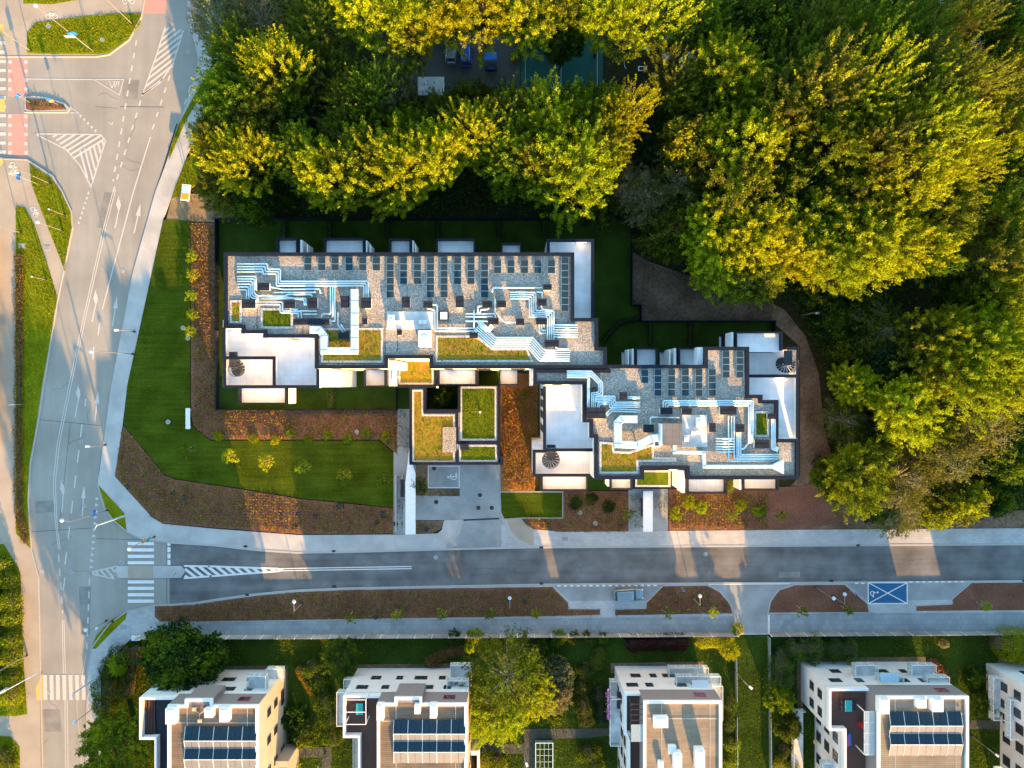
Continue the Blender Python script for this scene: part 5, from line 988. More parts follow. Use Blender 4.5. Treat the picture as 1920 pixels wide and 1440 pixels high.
sign('blue sign on the tip of the planted island', 107, 196, 2.4, [(0, -0.05, 0.6, 0.6, 'sign_blue', 0.4, 2.1), (0, -0.05, 0.5, 0.5, 'sign_orange', 0.4, 1.4)])
sign('white and blue sign at the left end of the planted island', 57, 193, 3.2, [(0, 0, 0.7, 0.7, 'sign_blue', 0.8, 2.8)])
sign('blue and yellow sign at the shaded top of the main road', 325, 48, 3.0, [(0, 0, 0.7, 0.7, 'sign_blue', -0.9, 2.6), (0.1, -0.1, 0.5, 0.5, 'sign_orange', -0.9, 1.6)])
sign('yellow sign at the left end of the traffic island', 227, 1072, 2.2, [(0, 0, 0.6, 0.6, 'sign_orange', 0.5, 1.9)]); sign('teal and orange sign at the right end of the traffic island', 338, 1071, 2.4, [(0, 0, 0.6, 0.6, 'teal', 0.7, 2.1), (0.1, 0.1, 0.55, 0.55, 'sign_orange', 0.7, 1.4)])
sign('orange and teal pedestrian signs at the corner above the traffic island', 287, 1008, 3.2, [(0, 0, 0.8, 0.8, 'sign_orange', 1.2, 2.8), (0.3, 0.1, 0.8, 0.8, 'teal', 1.2, 2.0)])
sign('blue parking sign in the lamp bed left of the blue space', 1592, 1106, 2.8, [(0, 0, 0.7, 0.7, 'sign_blue', 2.3, 2.4), (0, 0, 0.6, 0.4, 'sign_white', 2.3, 1.7)])
sign('blue signs beside the lamp on the small grass triangle', 208, 952, 5.0, [(0, 0, 0.9, 0.7, 'sign_blue', 1.4, 4.5), (-0.2, -0.2, 0.9, 0.3, 'sign_white', 0.2, 3.8)])
sign('small sign pole with a bracket left of the blue space bed', 1276, 1100, 2.4, [(0, 0, 0.5, 0.5, 'sign_blue', 0.6, 2.1)])
sign('blue information sign in the wedge shaped verge', 72, 346, 5.0, [(0, 0, 1.1, 0.8, 'sign_blue', 1.5, 4.5), (-0.4, 0.3, 1.5, 0.2, 'sign_white', 0.1, 4.9)])
sign('small white sign on the left shrub strip', 45, 758, 3.0, [(0, 0, 0.8, 0.3, 'sign_white', 0.1, 2.8)])
def mast(label, px, py, tx, ty, h):
    x, y = W(px, py); x2, y2 = W(tx, ty, h); r = thing('overhead_mast', label, 'mast', (x, y, 0.1)); MB().tube([(x, y, 0.1), (x, y, h)], 0.16, 8, 0.1).build('pole', 'galv', r)
    q = MB().tube([(x, y, h), (x2, y2, h)], 0.05, 5); q.build('arm', 'galv', r)
mast('grey mast with an arm beside the grass triangle', 234, 967, 178, 991, 7.5); mast('grey mast at the lower zebra crossing', 192, 1262, 135, 1309, 7.5); mast('mast with a long arm in the bottom left greenery', 30, 1280, 71, 1262, 8.0)
# billboard by the trees
x, y = W(347, 360, 2.5); r = thing('billboard', 'blue and white advertising board at the forest edge by the cycle path', 'billboard', (x, y, 0.1))
MB().prism([(x-0.75, y-1.2), (x+0.55, y-1.35), (x+0.85, y+1.1), (x-0.45, y+1.25)], 2.3, 2.45, True).build('frame', 'sign_white', r)
MB().prism([(x-0.55, y-0.1), (x+0.62, y-0.2), (x+0.72, y+0.9), (x-0.38, y+1.05)], 2.45, 2.47).build('picture', 'galv', r); MB().prism([(x-0.65, y-1.05), (x+0.45, y-1.18), (x+0.6, y-0.25), (x-0.55, y-0.14)], 2.45, 2.475).build('picture', 'sign_orange', r)
q = MB(); q.tube([(x, y-0.9, 0), (x, y-0.9, 2.3)], 0.06).tube([(x, y+0.9, 0), (x, y+0.9, 2.3)], 0.06); q.build('leg', 'dark_metal', r)

# ---------------------------------------------------------------- cars and things in the clearing
def car(name, label, px, py, L, wd_, hgt, rz, paint, z=0.14, pick=False):
    x, y = W(px, py); r = thing(name, label, 'car', (x, y, z), rz)
    def loft(secs, m_, nm, sm=True, parent=None):
        """secs: (x, halfwidth, zlow, zhigh, topwidth)"""
        q = MB(); n = 0
        for (sx, hw, zl, zh, tw) in secs:
            ring = [(-hw*0.94, zl), (-hw, zl+(zh-zl)*0.3), (-hw, zl+(zh-zl)*0.62), (-tw, zh-0.02), (-tw*0.6, zh), (tw*0.6, zh), (tw, zh-0.02), (hw, zl+(zh-zl)*0.62), (hw, zl+(zh-zl)*0.3), (hw*0.94, zl)]
            q.v += [(sx, a_, b_) for a_, b_ in ring]; n = len(ring)
        for i in range(len(secs)-1):
            for k_ in range(n): k2 = (k_+1) % n; q.face((i*n+k_, i*n+k2, (i+1)*n+k2, (i+1)*n+k_))
        q.face(tuple(range(n-1, -1, -1))); q.face(tuple(range((len(secs)-1)*n, len(secs)*n)))
        o = q.build(nm, m_, None, smooth=sm); o.parent = parent or r; return o
    h2 = L/2; w2 = wd_/2
    body = loft([(-h2, w2*0.72, 0.35, 0.75, w2*0.6), (-h2+0.12, w2*0.88, 0.25, 0.98, w2*0.78), (-h2+0.6, w2*0.98, 0.22, 1.02, w2*0.9), (-0.3, w2, 0.22, 1.0, w2*0.92), (h2-1.5, w2, 0.22, 0.98, w2*0.9), (h2-0.6, w2*0.95, 0.24, 0.86, w2*0.8), (h2-0.15, w2*0.84, 0.28, 0.74, w2*0.68), (h2, w2*0.66, 0.36, 0.62, w2*0.52)], paint, 'body')
    loft([(-h2+0.22, w2*0.80, 0.97, 1.02, w2*0.76), (-h2+0.62, w2*0.82, 0.97, hgt-0.10, w2*0.70), (0.3, w2*0.84, 0.97, hgt-0.03, w2*0.72), (0.75, w2*0.84, 0.96, hgt-0.08, w2*0.70), (h2-1.25, w2*0.86, 0.93, 0.98, w2*0.80)], 'glass', 'windows')
    loft([(-h2+0.5, w2*0.66, hgt-0.12, hgt-0.05, w2*0.62), (-h2+0.75, w2*0.71, hgt-0.08, hgt+0.0, w2*0.68), (0.3, w2*0.73, hgt-0.05, hgt+0.03, w2*0.69), (0.72, w2*0.70, hgt-0.1, hgt-0.02, w2*0.66)], paint, 'roof')
    rr = MB().tube([(-h2+0.7, w2*0.64, hgt+0.07), (0.5, w2*0.66, hgt+0.07)], 0.025, 5).tube([(-h2+0.7, -w2*0.64, hgt+0.07), (0.5, -w2*0.66, hgt+0.07)], 0.025, 5).build('roof_rail', 'silver'); rr.parent = r
    for sx in (-h2+0.85, h2-0.9):
        for sy in (-1, 1):
            wv = MB().tube([(sx, sy*(w2-0.2), 0.32), (sx, sy*(w2+0.01), 0.32)], 0.32, 16).build('wheel', 'tyre'); wv.parent = r
            rm = MB().tube([(sx, sy*(w2-0.02), 0.32), (sx, sy*(w2+0.02), 0.32)], 0.2, 12).build('rim', 'silver'); rm.parent = wv
    for sy in (-1, 1):
        b_ = MB().ball(h2-0.22, sy*w2*0.66, 0.68, 0.16, 0.08).build('headlight', 'sign_white', smooth=True); b_.parent = r
        b_ = MB().ball(-h2+0.08, sy*w2*0.72, 0.82, 0.13, 0.1).build('taillight', 'lamp_red', smooth=True); b_.parent = r
        b_ = MB().ball(0.95, sy*(w2+0.1), 1.0, 0.11, 0.08).build('mirror', paint, smooth=True); b_.parent = r
    return r
car('parked_car', 'silver blue estate car parked in the bay below the side street', 1177, 1112, 4.7, 1.85, 1.5, 0.05, 'car_paint')
car('parked_car', 'dark blue car parked in the shaded forest clearing', 874, 104, 4.3, 1.8, 1.5, 1.57, 'blue_cloth', 0.02)
car('parked_car', 'white and dark car half hidden under the lit trees of the clearing', 846, 100, 4.0, 1.8, 1.6, 1.57, 'car_paint', 0.02)
x, y = W(920, 108, 2.4); r = thing('market_cart', 'stall with a bright blue cloth roof in the forest clearing', 'stall', (x, y, 0))
MB().prism([(x-1.0, y-0.3), (x+1.0, y-0.3), (x+0.9, y+0.8), (x+0.3, y+1.0), (x-0.3, y+1.0), (x-0.9, y+0.8)], 2.2, 2.4, True).build('cloth_roof', 'sign_blue', r); MB().box(x-0.85, y-1.2, x+0.85, y-0.2, 0.3, 1.2).build('counter', 'dark_metal', r); MB().box(x-0.6, y-1.25, x+0.75, y-1.1, 1.2, 1.26).build('shelf', 'blue_cloth', r)
q = MB()
for sx in (-0.8, 0.8):
    for sy in (-1.1, 0.7): q.box(x+sx-0.04, y+sy-0.04, x+sx+0.04, y+sy+0.04, 0, 2.2)
q.build('post', 'dark_metal', r)
x, y = W(808, 160, 2.6); mkthing('garden_shed', 'flat pale roofed shed half covered by trees in the clearing', 'shed', [('wall', MB().box(x-1.9, y-1.4, x+1.9, y+1.2, 0, 2.5), 'white_wall'), ('roof', MB().box(x-2.0, y-1.5, x+2.0, y+1.3, 2.5, 2.6), 'membrane')], (x, y, 0))
x, y = W(964, 105, 1.2); mkthing('trolley', 'small orange and green crate cart at the edge of the green court', 'cart', [('box', MB().box(x-0.6, y-0.3, x+0.6, y+0.5, 0.4, 1.0), 'leaf_green'), ('rim', MB().box(x-0.6, y-0.45, x+0.6, y-0.3, 0.3, 0.7), 'sign_red')], (x, y, 0))
for px_, py_, l_, n_ in ((1206, 92, 'grey topped white table under the dark trees', 1), (1253, 73, 'white bench split in three near the top trees', 3), (1248, 109, 'pale table beside the peaked tent', 1), (1203, 132, 'hollow white frame on the dark ground', 0)):
    x, y = W(px_, py_); r = thing('garden_table', l_, 'table', (x, y, 0))
    q = MB(); q.stroke([(x-0.6, y-0.3), (x+0.6, y-0.3), (x+0.6, y+0.3), (x-0.6, y+0.3)], 0.1, 0.6, 0.7, closed=True); q.build('frame', 'white_trim', r)
    for i in range(n_): MB().box(x-0.55+1.1*i/n_+0.03, y-0.25, x-0.55+1.1*(i+1)/n_-0.03, y+0.25, 0.62, 0.68).build('table_top', 'grey_cloth', r)
    for sx in (-0.5, 0.5): MB().box(x+sx-0.04, y-0.2, x+sx+0.04, y+0.2, 0, 0.6).build('leg', 'white_trim', r)
def tent(label, px, py, r_, n, z0, z1, a0=0):
    x, y = W(px, py, z1-0.3); t = thing('parasol', label, 'parasol', (x, y, 0)); q = MB(); q.v = [(x, y, z1)]+[(x+r_*math.cos(a0+2*math.pi*k/n), y+r_*math.sin(a0+2*math.pi*k/n), z0) for k in range(n)]; q.f = [(0, k+1, (k+1) % n+1) for k in range(n)]; q.m = [0]*n
    q.v += [(a_, b_, c_-0.15) for a_, b_, c_ in q.v[1:n+1]]; 
    for k in range(n): q.face((k+1, n+1+k, n+1+(k+1) % n, (k+1) % n+1))
    q.build('cloth', 'grey_cloth', t); MB().tube([(x, y, 0), (x, y, z1)], 0.05).build('pole', 'dark_metal', t)
tent('grey blue peaked tent roof among the dark trees', 1294, 113, 1.7, 5, 2.5, 3.7, 1.57); tent('white six sided parasol at the top right', 1838, 78, 1.45, 6, 2.3, 2.8, 0.2)
tent('small pale parasol at the top edge of the right forest', 1765, 2, 0.5, 6, 2.0, 2.3, 0.2)
x, y = W(1176, 168, 1.5); q = MB(); q.v = [(x-0.45, y-0.8, 0.1), (x+0.3, y-0.9, 0.1), (x+0.25, y+0.4, 2.0)]; q.f = [(0, 1, 2), (2, 1, 0)]; q.m = [0, 0]
mkthing('slide', 'narrow pale slide standing in the dark clearing', 'slide', [('chute', MB().prism([(x-0.35, y-0.9), (x+0.25, y-0.9), (x+0.2, y+0.6), (x, y+0.6)], 0.3, 1.4), 'grey_cloth'), ('ladder', MB().box(x-0.05, y+0.6, x+0.25, y+0.7, 0, 1.6), 'silver')], (x, y, 0))
x, y = W(1177, 116, 0.5); q = MB().tube([(x+0.5*math.cos(t), y+1.1*math.sin(t), 0.5+0.3*math.cos(t)) for t in np.linspace(1.9, 4.4, 9)], 0.04, 5)
tag(q.build('garden_arch', 'silver'), 'thin curved metal arch beside the green court', 'arch')
# playground net frame by the garden path
slab('garden_path', [(983, 1366), (1145, 1365), (1145, 1378), (1100, 1383), (1003, 1385), (1003, 1600), (982, 1600), (982, 1412), (895, 1412), (895, 1394), (982, 1394)], 0.12, 'lot')
slab('garden_path_west', [(545, 1400), (622, 1400), (622, 1600), (604, 1600), (604, 1420), (545, 1420)], 0.12, 'lot')
slab('garden_path_east', [(1818, 1350), (1880, 1350), (1880, 1366), (1818, 1366)], 0.12, 'lot')
slab('mown_strip', [(1380, 1198), (1438, 1198), (1440, 1600), (1380, 1600)], 0.115, 'lawn_dark')  # partial shade over the strip put into the colour as a darker grass
x0_, y0_ = W(1004, 1600); x1_, y1_ = W(1036, 1388); r = thing('climbing_frame', 'grey climbing net frame beside the garden path', 'climbing frame', (x0_, y1_, 0.1))
q = MB(); q.stroke([(x0_, y0_), (x1_, y0_), (x1_, y1_), (x0_, y1_)], 0.12, 0.1, 0.9, closed=True); q.build('frame', 'galv', r); q = MB()
for i in range(1, 4): xx = x0_+(x1_-x0_)*i/4; q.tube([(xx, y0_, 0.8), (xx, y1_, 0.8)], 0.03, 4)
for i in range(1, 18): yy = y0_+(y1_-y0_)*i/18; q.tube([(x0_, yy, 0.8), (x1_, yy, 0.8)], 0.03, 4)
q.build('net', 'galv', r)
# gravel skirts around the row houses
for nm, p in (('gravel_skirt_west', [(380, 1250), (540, 1247), (543, 1600), (530, 1600), (530, 1262), (380, 1262)]), ('gravel_skirt_middle', [(665, 1246), (888, 1243), (892, 1600), (880, 1600), (870, 1262), (665, 1262)]), ('gravel_skirt_narrow', [(1145, 1243), (1320, 1240), (1320, 1262), (1145, 1262)]), ('gravel_skirt_wide', [(1494, 1234), (1735, 1231), (1735, 1262), (1505, 1262), (1505, 1500), (1494, 1500)]), ('gravel_skirt_right', [(1870, 1236), (2050, 1234), (2050, 1262), (1870, 1262)])): slab(nm, p, 0.108, 'soil')

# ================================================================ vegetation
RNG = np.random.default_rng(11)
def quads_mesh(name, C, U, Vv, mats, mi=None):
    """leaf quads: centre C, half vectors U, Vv (n,3); diamond shaped"""
    n = len(C); v = np.empty((n, 4, 3), np.float32); v[:, 0] = C-Vv; v[:, 1] = C+U*0.9-Vv*0.1; v[:, 2] = C+Vv; v[:, 3] = C-U*0.9-Vv*0.1
    me = bpy.data.meshes.new(name); me.vertices.add(4*n); me.vertices.foreach_set('co', v.ravel())
    me.loops.add(4*n); me.loops.foreach_set('vertex_index', np.arange(4*n, dtype=np.int32))
    me.polygons.add(n); me.polygons.foreach_set('loop_start', np.arange(0, 4*n, 4, dtype=np.int32)); me.polygons.foreach_set('loop_total', np.full(n, 4, np.int32))
    for m_ in mats: me.materials.append(MATS[m_])
    if mi is not None: me.polygons.foreach_set('material_index', mi.astype(np.int32))
    me.update(calc_edges=True); return me
def unit_v(a): return a/np.maximum(1e-6, np.linalg.norm(a, axis=-1, keepdims=True))
def leaves(P, size, rng, up=0.25, aspect=0.55, dirs=None):
    n = len(P); d = rng.normal(size=(n, 3))
    if dirs is not None: d = d*0.6+dirs
    Vv = unit_v(d); nn = unit_v(rng.normal(size=(n, 3))+np.array([0, 0, up])); U = unit_v(np.cross(Vv, nn)); s = size*(0.6+0.8*rng.random((n, 1)))
    return P, U*s*aspect, Vv*s
def crown(seed, R, Hc, z0, twigs, per, size, sigma=0.33, tl=1.5, upness=0.9, droop=0.0, lump=0.35):
    """shoots spread over an uneven ellipsoid; returns leaf arrays, limb list"""
    rng = np.random.default_rng(seed); L = []; limbs = []; D = []
    nb = 5+seed % 4; lob = rng.normal(size=(nb, 3)); lob = unit_v(lob*np.array([1, 1, 0.5])); amp = lump*rng.uniform(0.4, 1.0, nb)
    cz = z0+Hc*0.42
    for i in range(twigs):
        d = rng.normal(size=3); d[2] = d[2]*0.9+0.35; d = d/np.linalg.norm(d)
        rad = 0.80+0.0*rng.random(); k = rng.random()
        rad = (0.45+0.55*k**0.45)
        g_ = 1-lump*0.5+sum(a*max(0, float(l@d))**3 for a, l in zip(amp, lob))
        tip = np.array([d[0]*R*rad*g_, d[1]*R*rad*g_, cz+d[2]*Hc*0.5*rad*g_])
        out = np.array([d[0], d[1], d[2]*0.5+upness-droop*2]); out = out/np.linalg.norm(out)+rng.normal(size=3)*0.18
        ln_ = tl*(0.6+0.8*rng.random()); n = int(per*(0.6+0.8*rng.random())); t = rng.random(n)**0.8
        w_ = sigma*(1.15-0.75*t)
        P = tip+np.outer(t*ln_, out)+rng.normal(size=(n, 3))*w_[:, None]
        L.append(P); D.append(np.tile(out*0.9, (n, 1)))
        if i % 6 == 0: limbs.append(tip)
    P = np.concatenate(L); D = np.concatenate(D); return P, D, limbs
def trunk_mesh(name, h0, limbs, r0, m_, cz=None):
    q = MB(); q.tube([(0, 0, -0.2), (0.05, 0.02, h0*0.5), (0.0, 0.1, h0)], r0, 7, r0*0.6)
    top = max([l[2] for l in limbs]+[h0+1]); q.tube([(0, 0.1, h0), (0.1, 0, (h0+top)/2), (0.0, 0.0, top-0.6)], r0*0.6, 6, 0.04)
    for l in limbs:
        zb = h0*0.8+(l[2]-h0)*0.35 if l[2] > h0 else h0*0.8; q.tube([(0, 0.05, zb), (l[0]*0.45, l[1]*0.45, zb+(l[2]-zb)*0.55), tuple(l)], r0*0.3, 5, 0.03)
    me = q.build(name, m_, None); d = me.data; bpy.data.objects.remove(me); return d
VARS = {}
def variant(key, n, leafm, bark='bark', h0=5.0, r0=0.28, size=0.30, **kw):
    out = []
    for s_ in range(n):
        P, D, limbs = crown(s_*17+len(key)*5+3, size=size, **kw) if False else crown(s_*17+len(key)*5+3, kw['R'], kw['Hc'], kw['z0'], kw['twigs'], kw['per'], size, kw.get('sigma', 0.33), kw.get('tl', 1.5), kw.get('up', 0.9), kw.get('droop', 0), kw.get('lump', 0.4))
        rng = np.random.default_rng(s_+99); C, U, Vv = leaves(P, size, rng, dirs=D*0.5)
        out.append((C, U, Vv, trunk_mesh('trunk_'+key, h0, limbs, r0, bark)))
    VARS[key] = out
variant('broad', 5, None, R=4.3, Hc=9.5, z0=5.5, twigs=290, per=84, h0=7, r0=0.3, size=0.14, sigma=0.27, tl=1.9, up=1.1, lump=0.5)
variant('feather', 3, None, R=4.0, Hc=10, z0=6.5, twigs=320, per=66, h0=8, r0=0.3, size=0.13, sigma=0.19, tl=2.7, up=1.6, lump=0.5)
variant('dense', 3, None, R=3.4, Hc=6, z0=1.6, twigs=230, per=60, h0=2.5, r0=0.18, size=0.18, sigma=0.36, tl=1.0, up=0.4, lump=0.25)
variant('wispy', 2, None, R=3.8, Hc=8, z0=4, twigs=260, per=40, h0=5, r0=0.28, bark='bark_pale', size=0.15, sigma=0.34, tl=1.8, up=0.2, droop=0.2)
variant('bush', 3, None, R=1.0, Hc=1.5, z0=0.25, twigs=60, per=34, h0=0.5, r0=0.05, size=0.10, sigma=0.14, tl=0.3, up=0.4, lump=0.2)
variant('young', 3, None, R=0.62, Hc=1.3, z0=1.6, twigs=34, per=20, h0=1.9, r0=0.035, size=0.10, sigma=0.13, tl=0.4, up=0.5, lump=0.5)
CM = {}
def tree(name, label, cat, px, py, r, h, kind, tones, group=None, stakes=False, rz=None, zt=None):
    """px, py: crown centre in the photo; r crown radius in photo px; h height m; tones: 2 leaf materials"""
    base = {'broad': (4.7, 15.6), 'feather': (4.9, 17.6), 'dense': (3.9, 8), 'wispy': (4.6, 12.5), 'bush': (1.15, 1.9), 'young': (0.85, 3.1)}[kind]
    i = int(RNG.integers(len(VARS[kind]))); k = (kind, i, tones)
    if k not in CM:
        C, U, Vv, tm = VARS[kind][i]; rng = np.random.default_rng(5)
        ph = np.sin(C[:, 0]*1.3+i)+np.sin(C[:, 1]*1.7+2*i)+np.sin(C[:, 2]*1.1)+rng.normal(size=len(C))*1.0
        CM[k] = (quads_mesh('crown', C, U, Vv, tones, (ph > 0.4).astype(int)), tm)
    cm, tm = CM[k]; zc = h*0.72; x, y = W(px, py, zc); rm = r*(1-zc/H)/PX
    s_ = rm/base[0]; sz = h/base[1]
    t = thing(name, label, cat, (x, y, 0), rz if rz is not None else float(RNG.uniform(0, 6.28)), group, (s_, s_, sz))
    c = bpy.data.objects.new('crown', cm); COL.objects.link(c); c.parent = t
    c = bpy.data.objects.new('trunk', tm); COL.objects.link(c); c.parent = t
    if stakes:
        if 'st' not in WM:
            q = MB()
            for a_ in (0.5, 2.6, 4.7): q.tube([(0.45*math.cos(a_), 0.45*math.sin(a_), 0), (0.42*math.cos(a_), 0.42*math.sin(a_), 1.7)], 0.035, 5)
            for a_, b_ in ((0.5, 2.6), (2.6, 4.7), (4.7, 6.78)): q.tube([(0.42*math.cos(a_), 0.42*math.sin(a_), 1.6), (0.42*math.cos(b_), 0.42*math.sin(b_), 1.6)], 0.03, 4)
            o = q.build('stake', 'stake'); WM['st'] = o.data; bpy.data.objects.remove(o)
        c = bpy.data.objects.new('support_stakes', WM['st']); COL.objects.link(c); c.parent = t; c.scale = (1/s_, 1/s_, 1/sz)
    return t
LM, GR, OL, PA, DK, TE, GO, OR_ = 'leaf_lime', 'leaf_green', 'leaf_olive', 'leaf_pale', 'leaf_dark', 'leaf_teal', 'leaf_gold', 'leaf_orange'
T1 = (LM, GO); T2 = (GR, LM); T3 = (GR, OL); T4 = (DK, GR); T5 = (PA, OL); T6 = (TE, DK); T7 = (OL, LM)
FG = 'forest trees behind the apartment blocks'
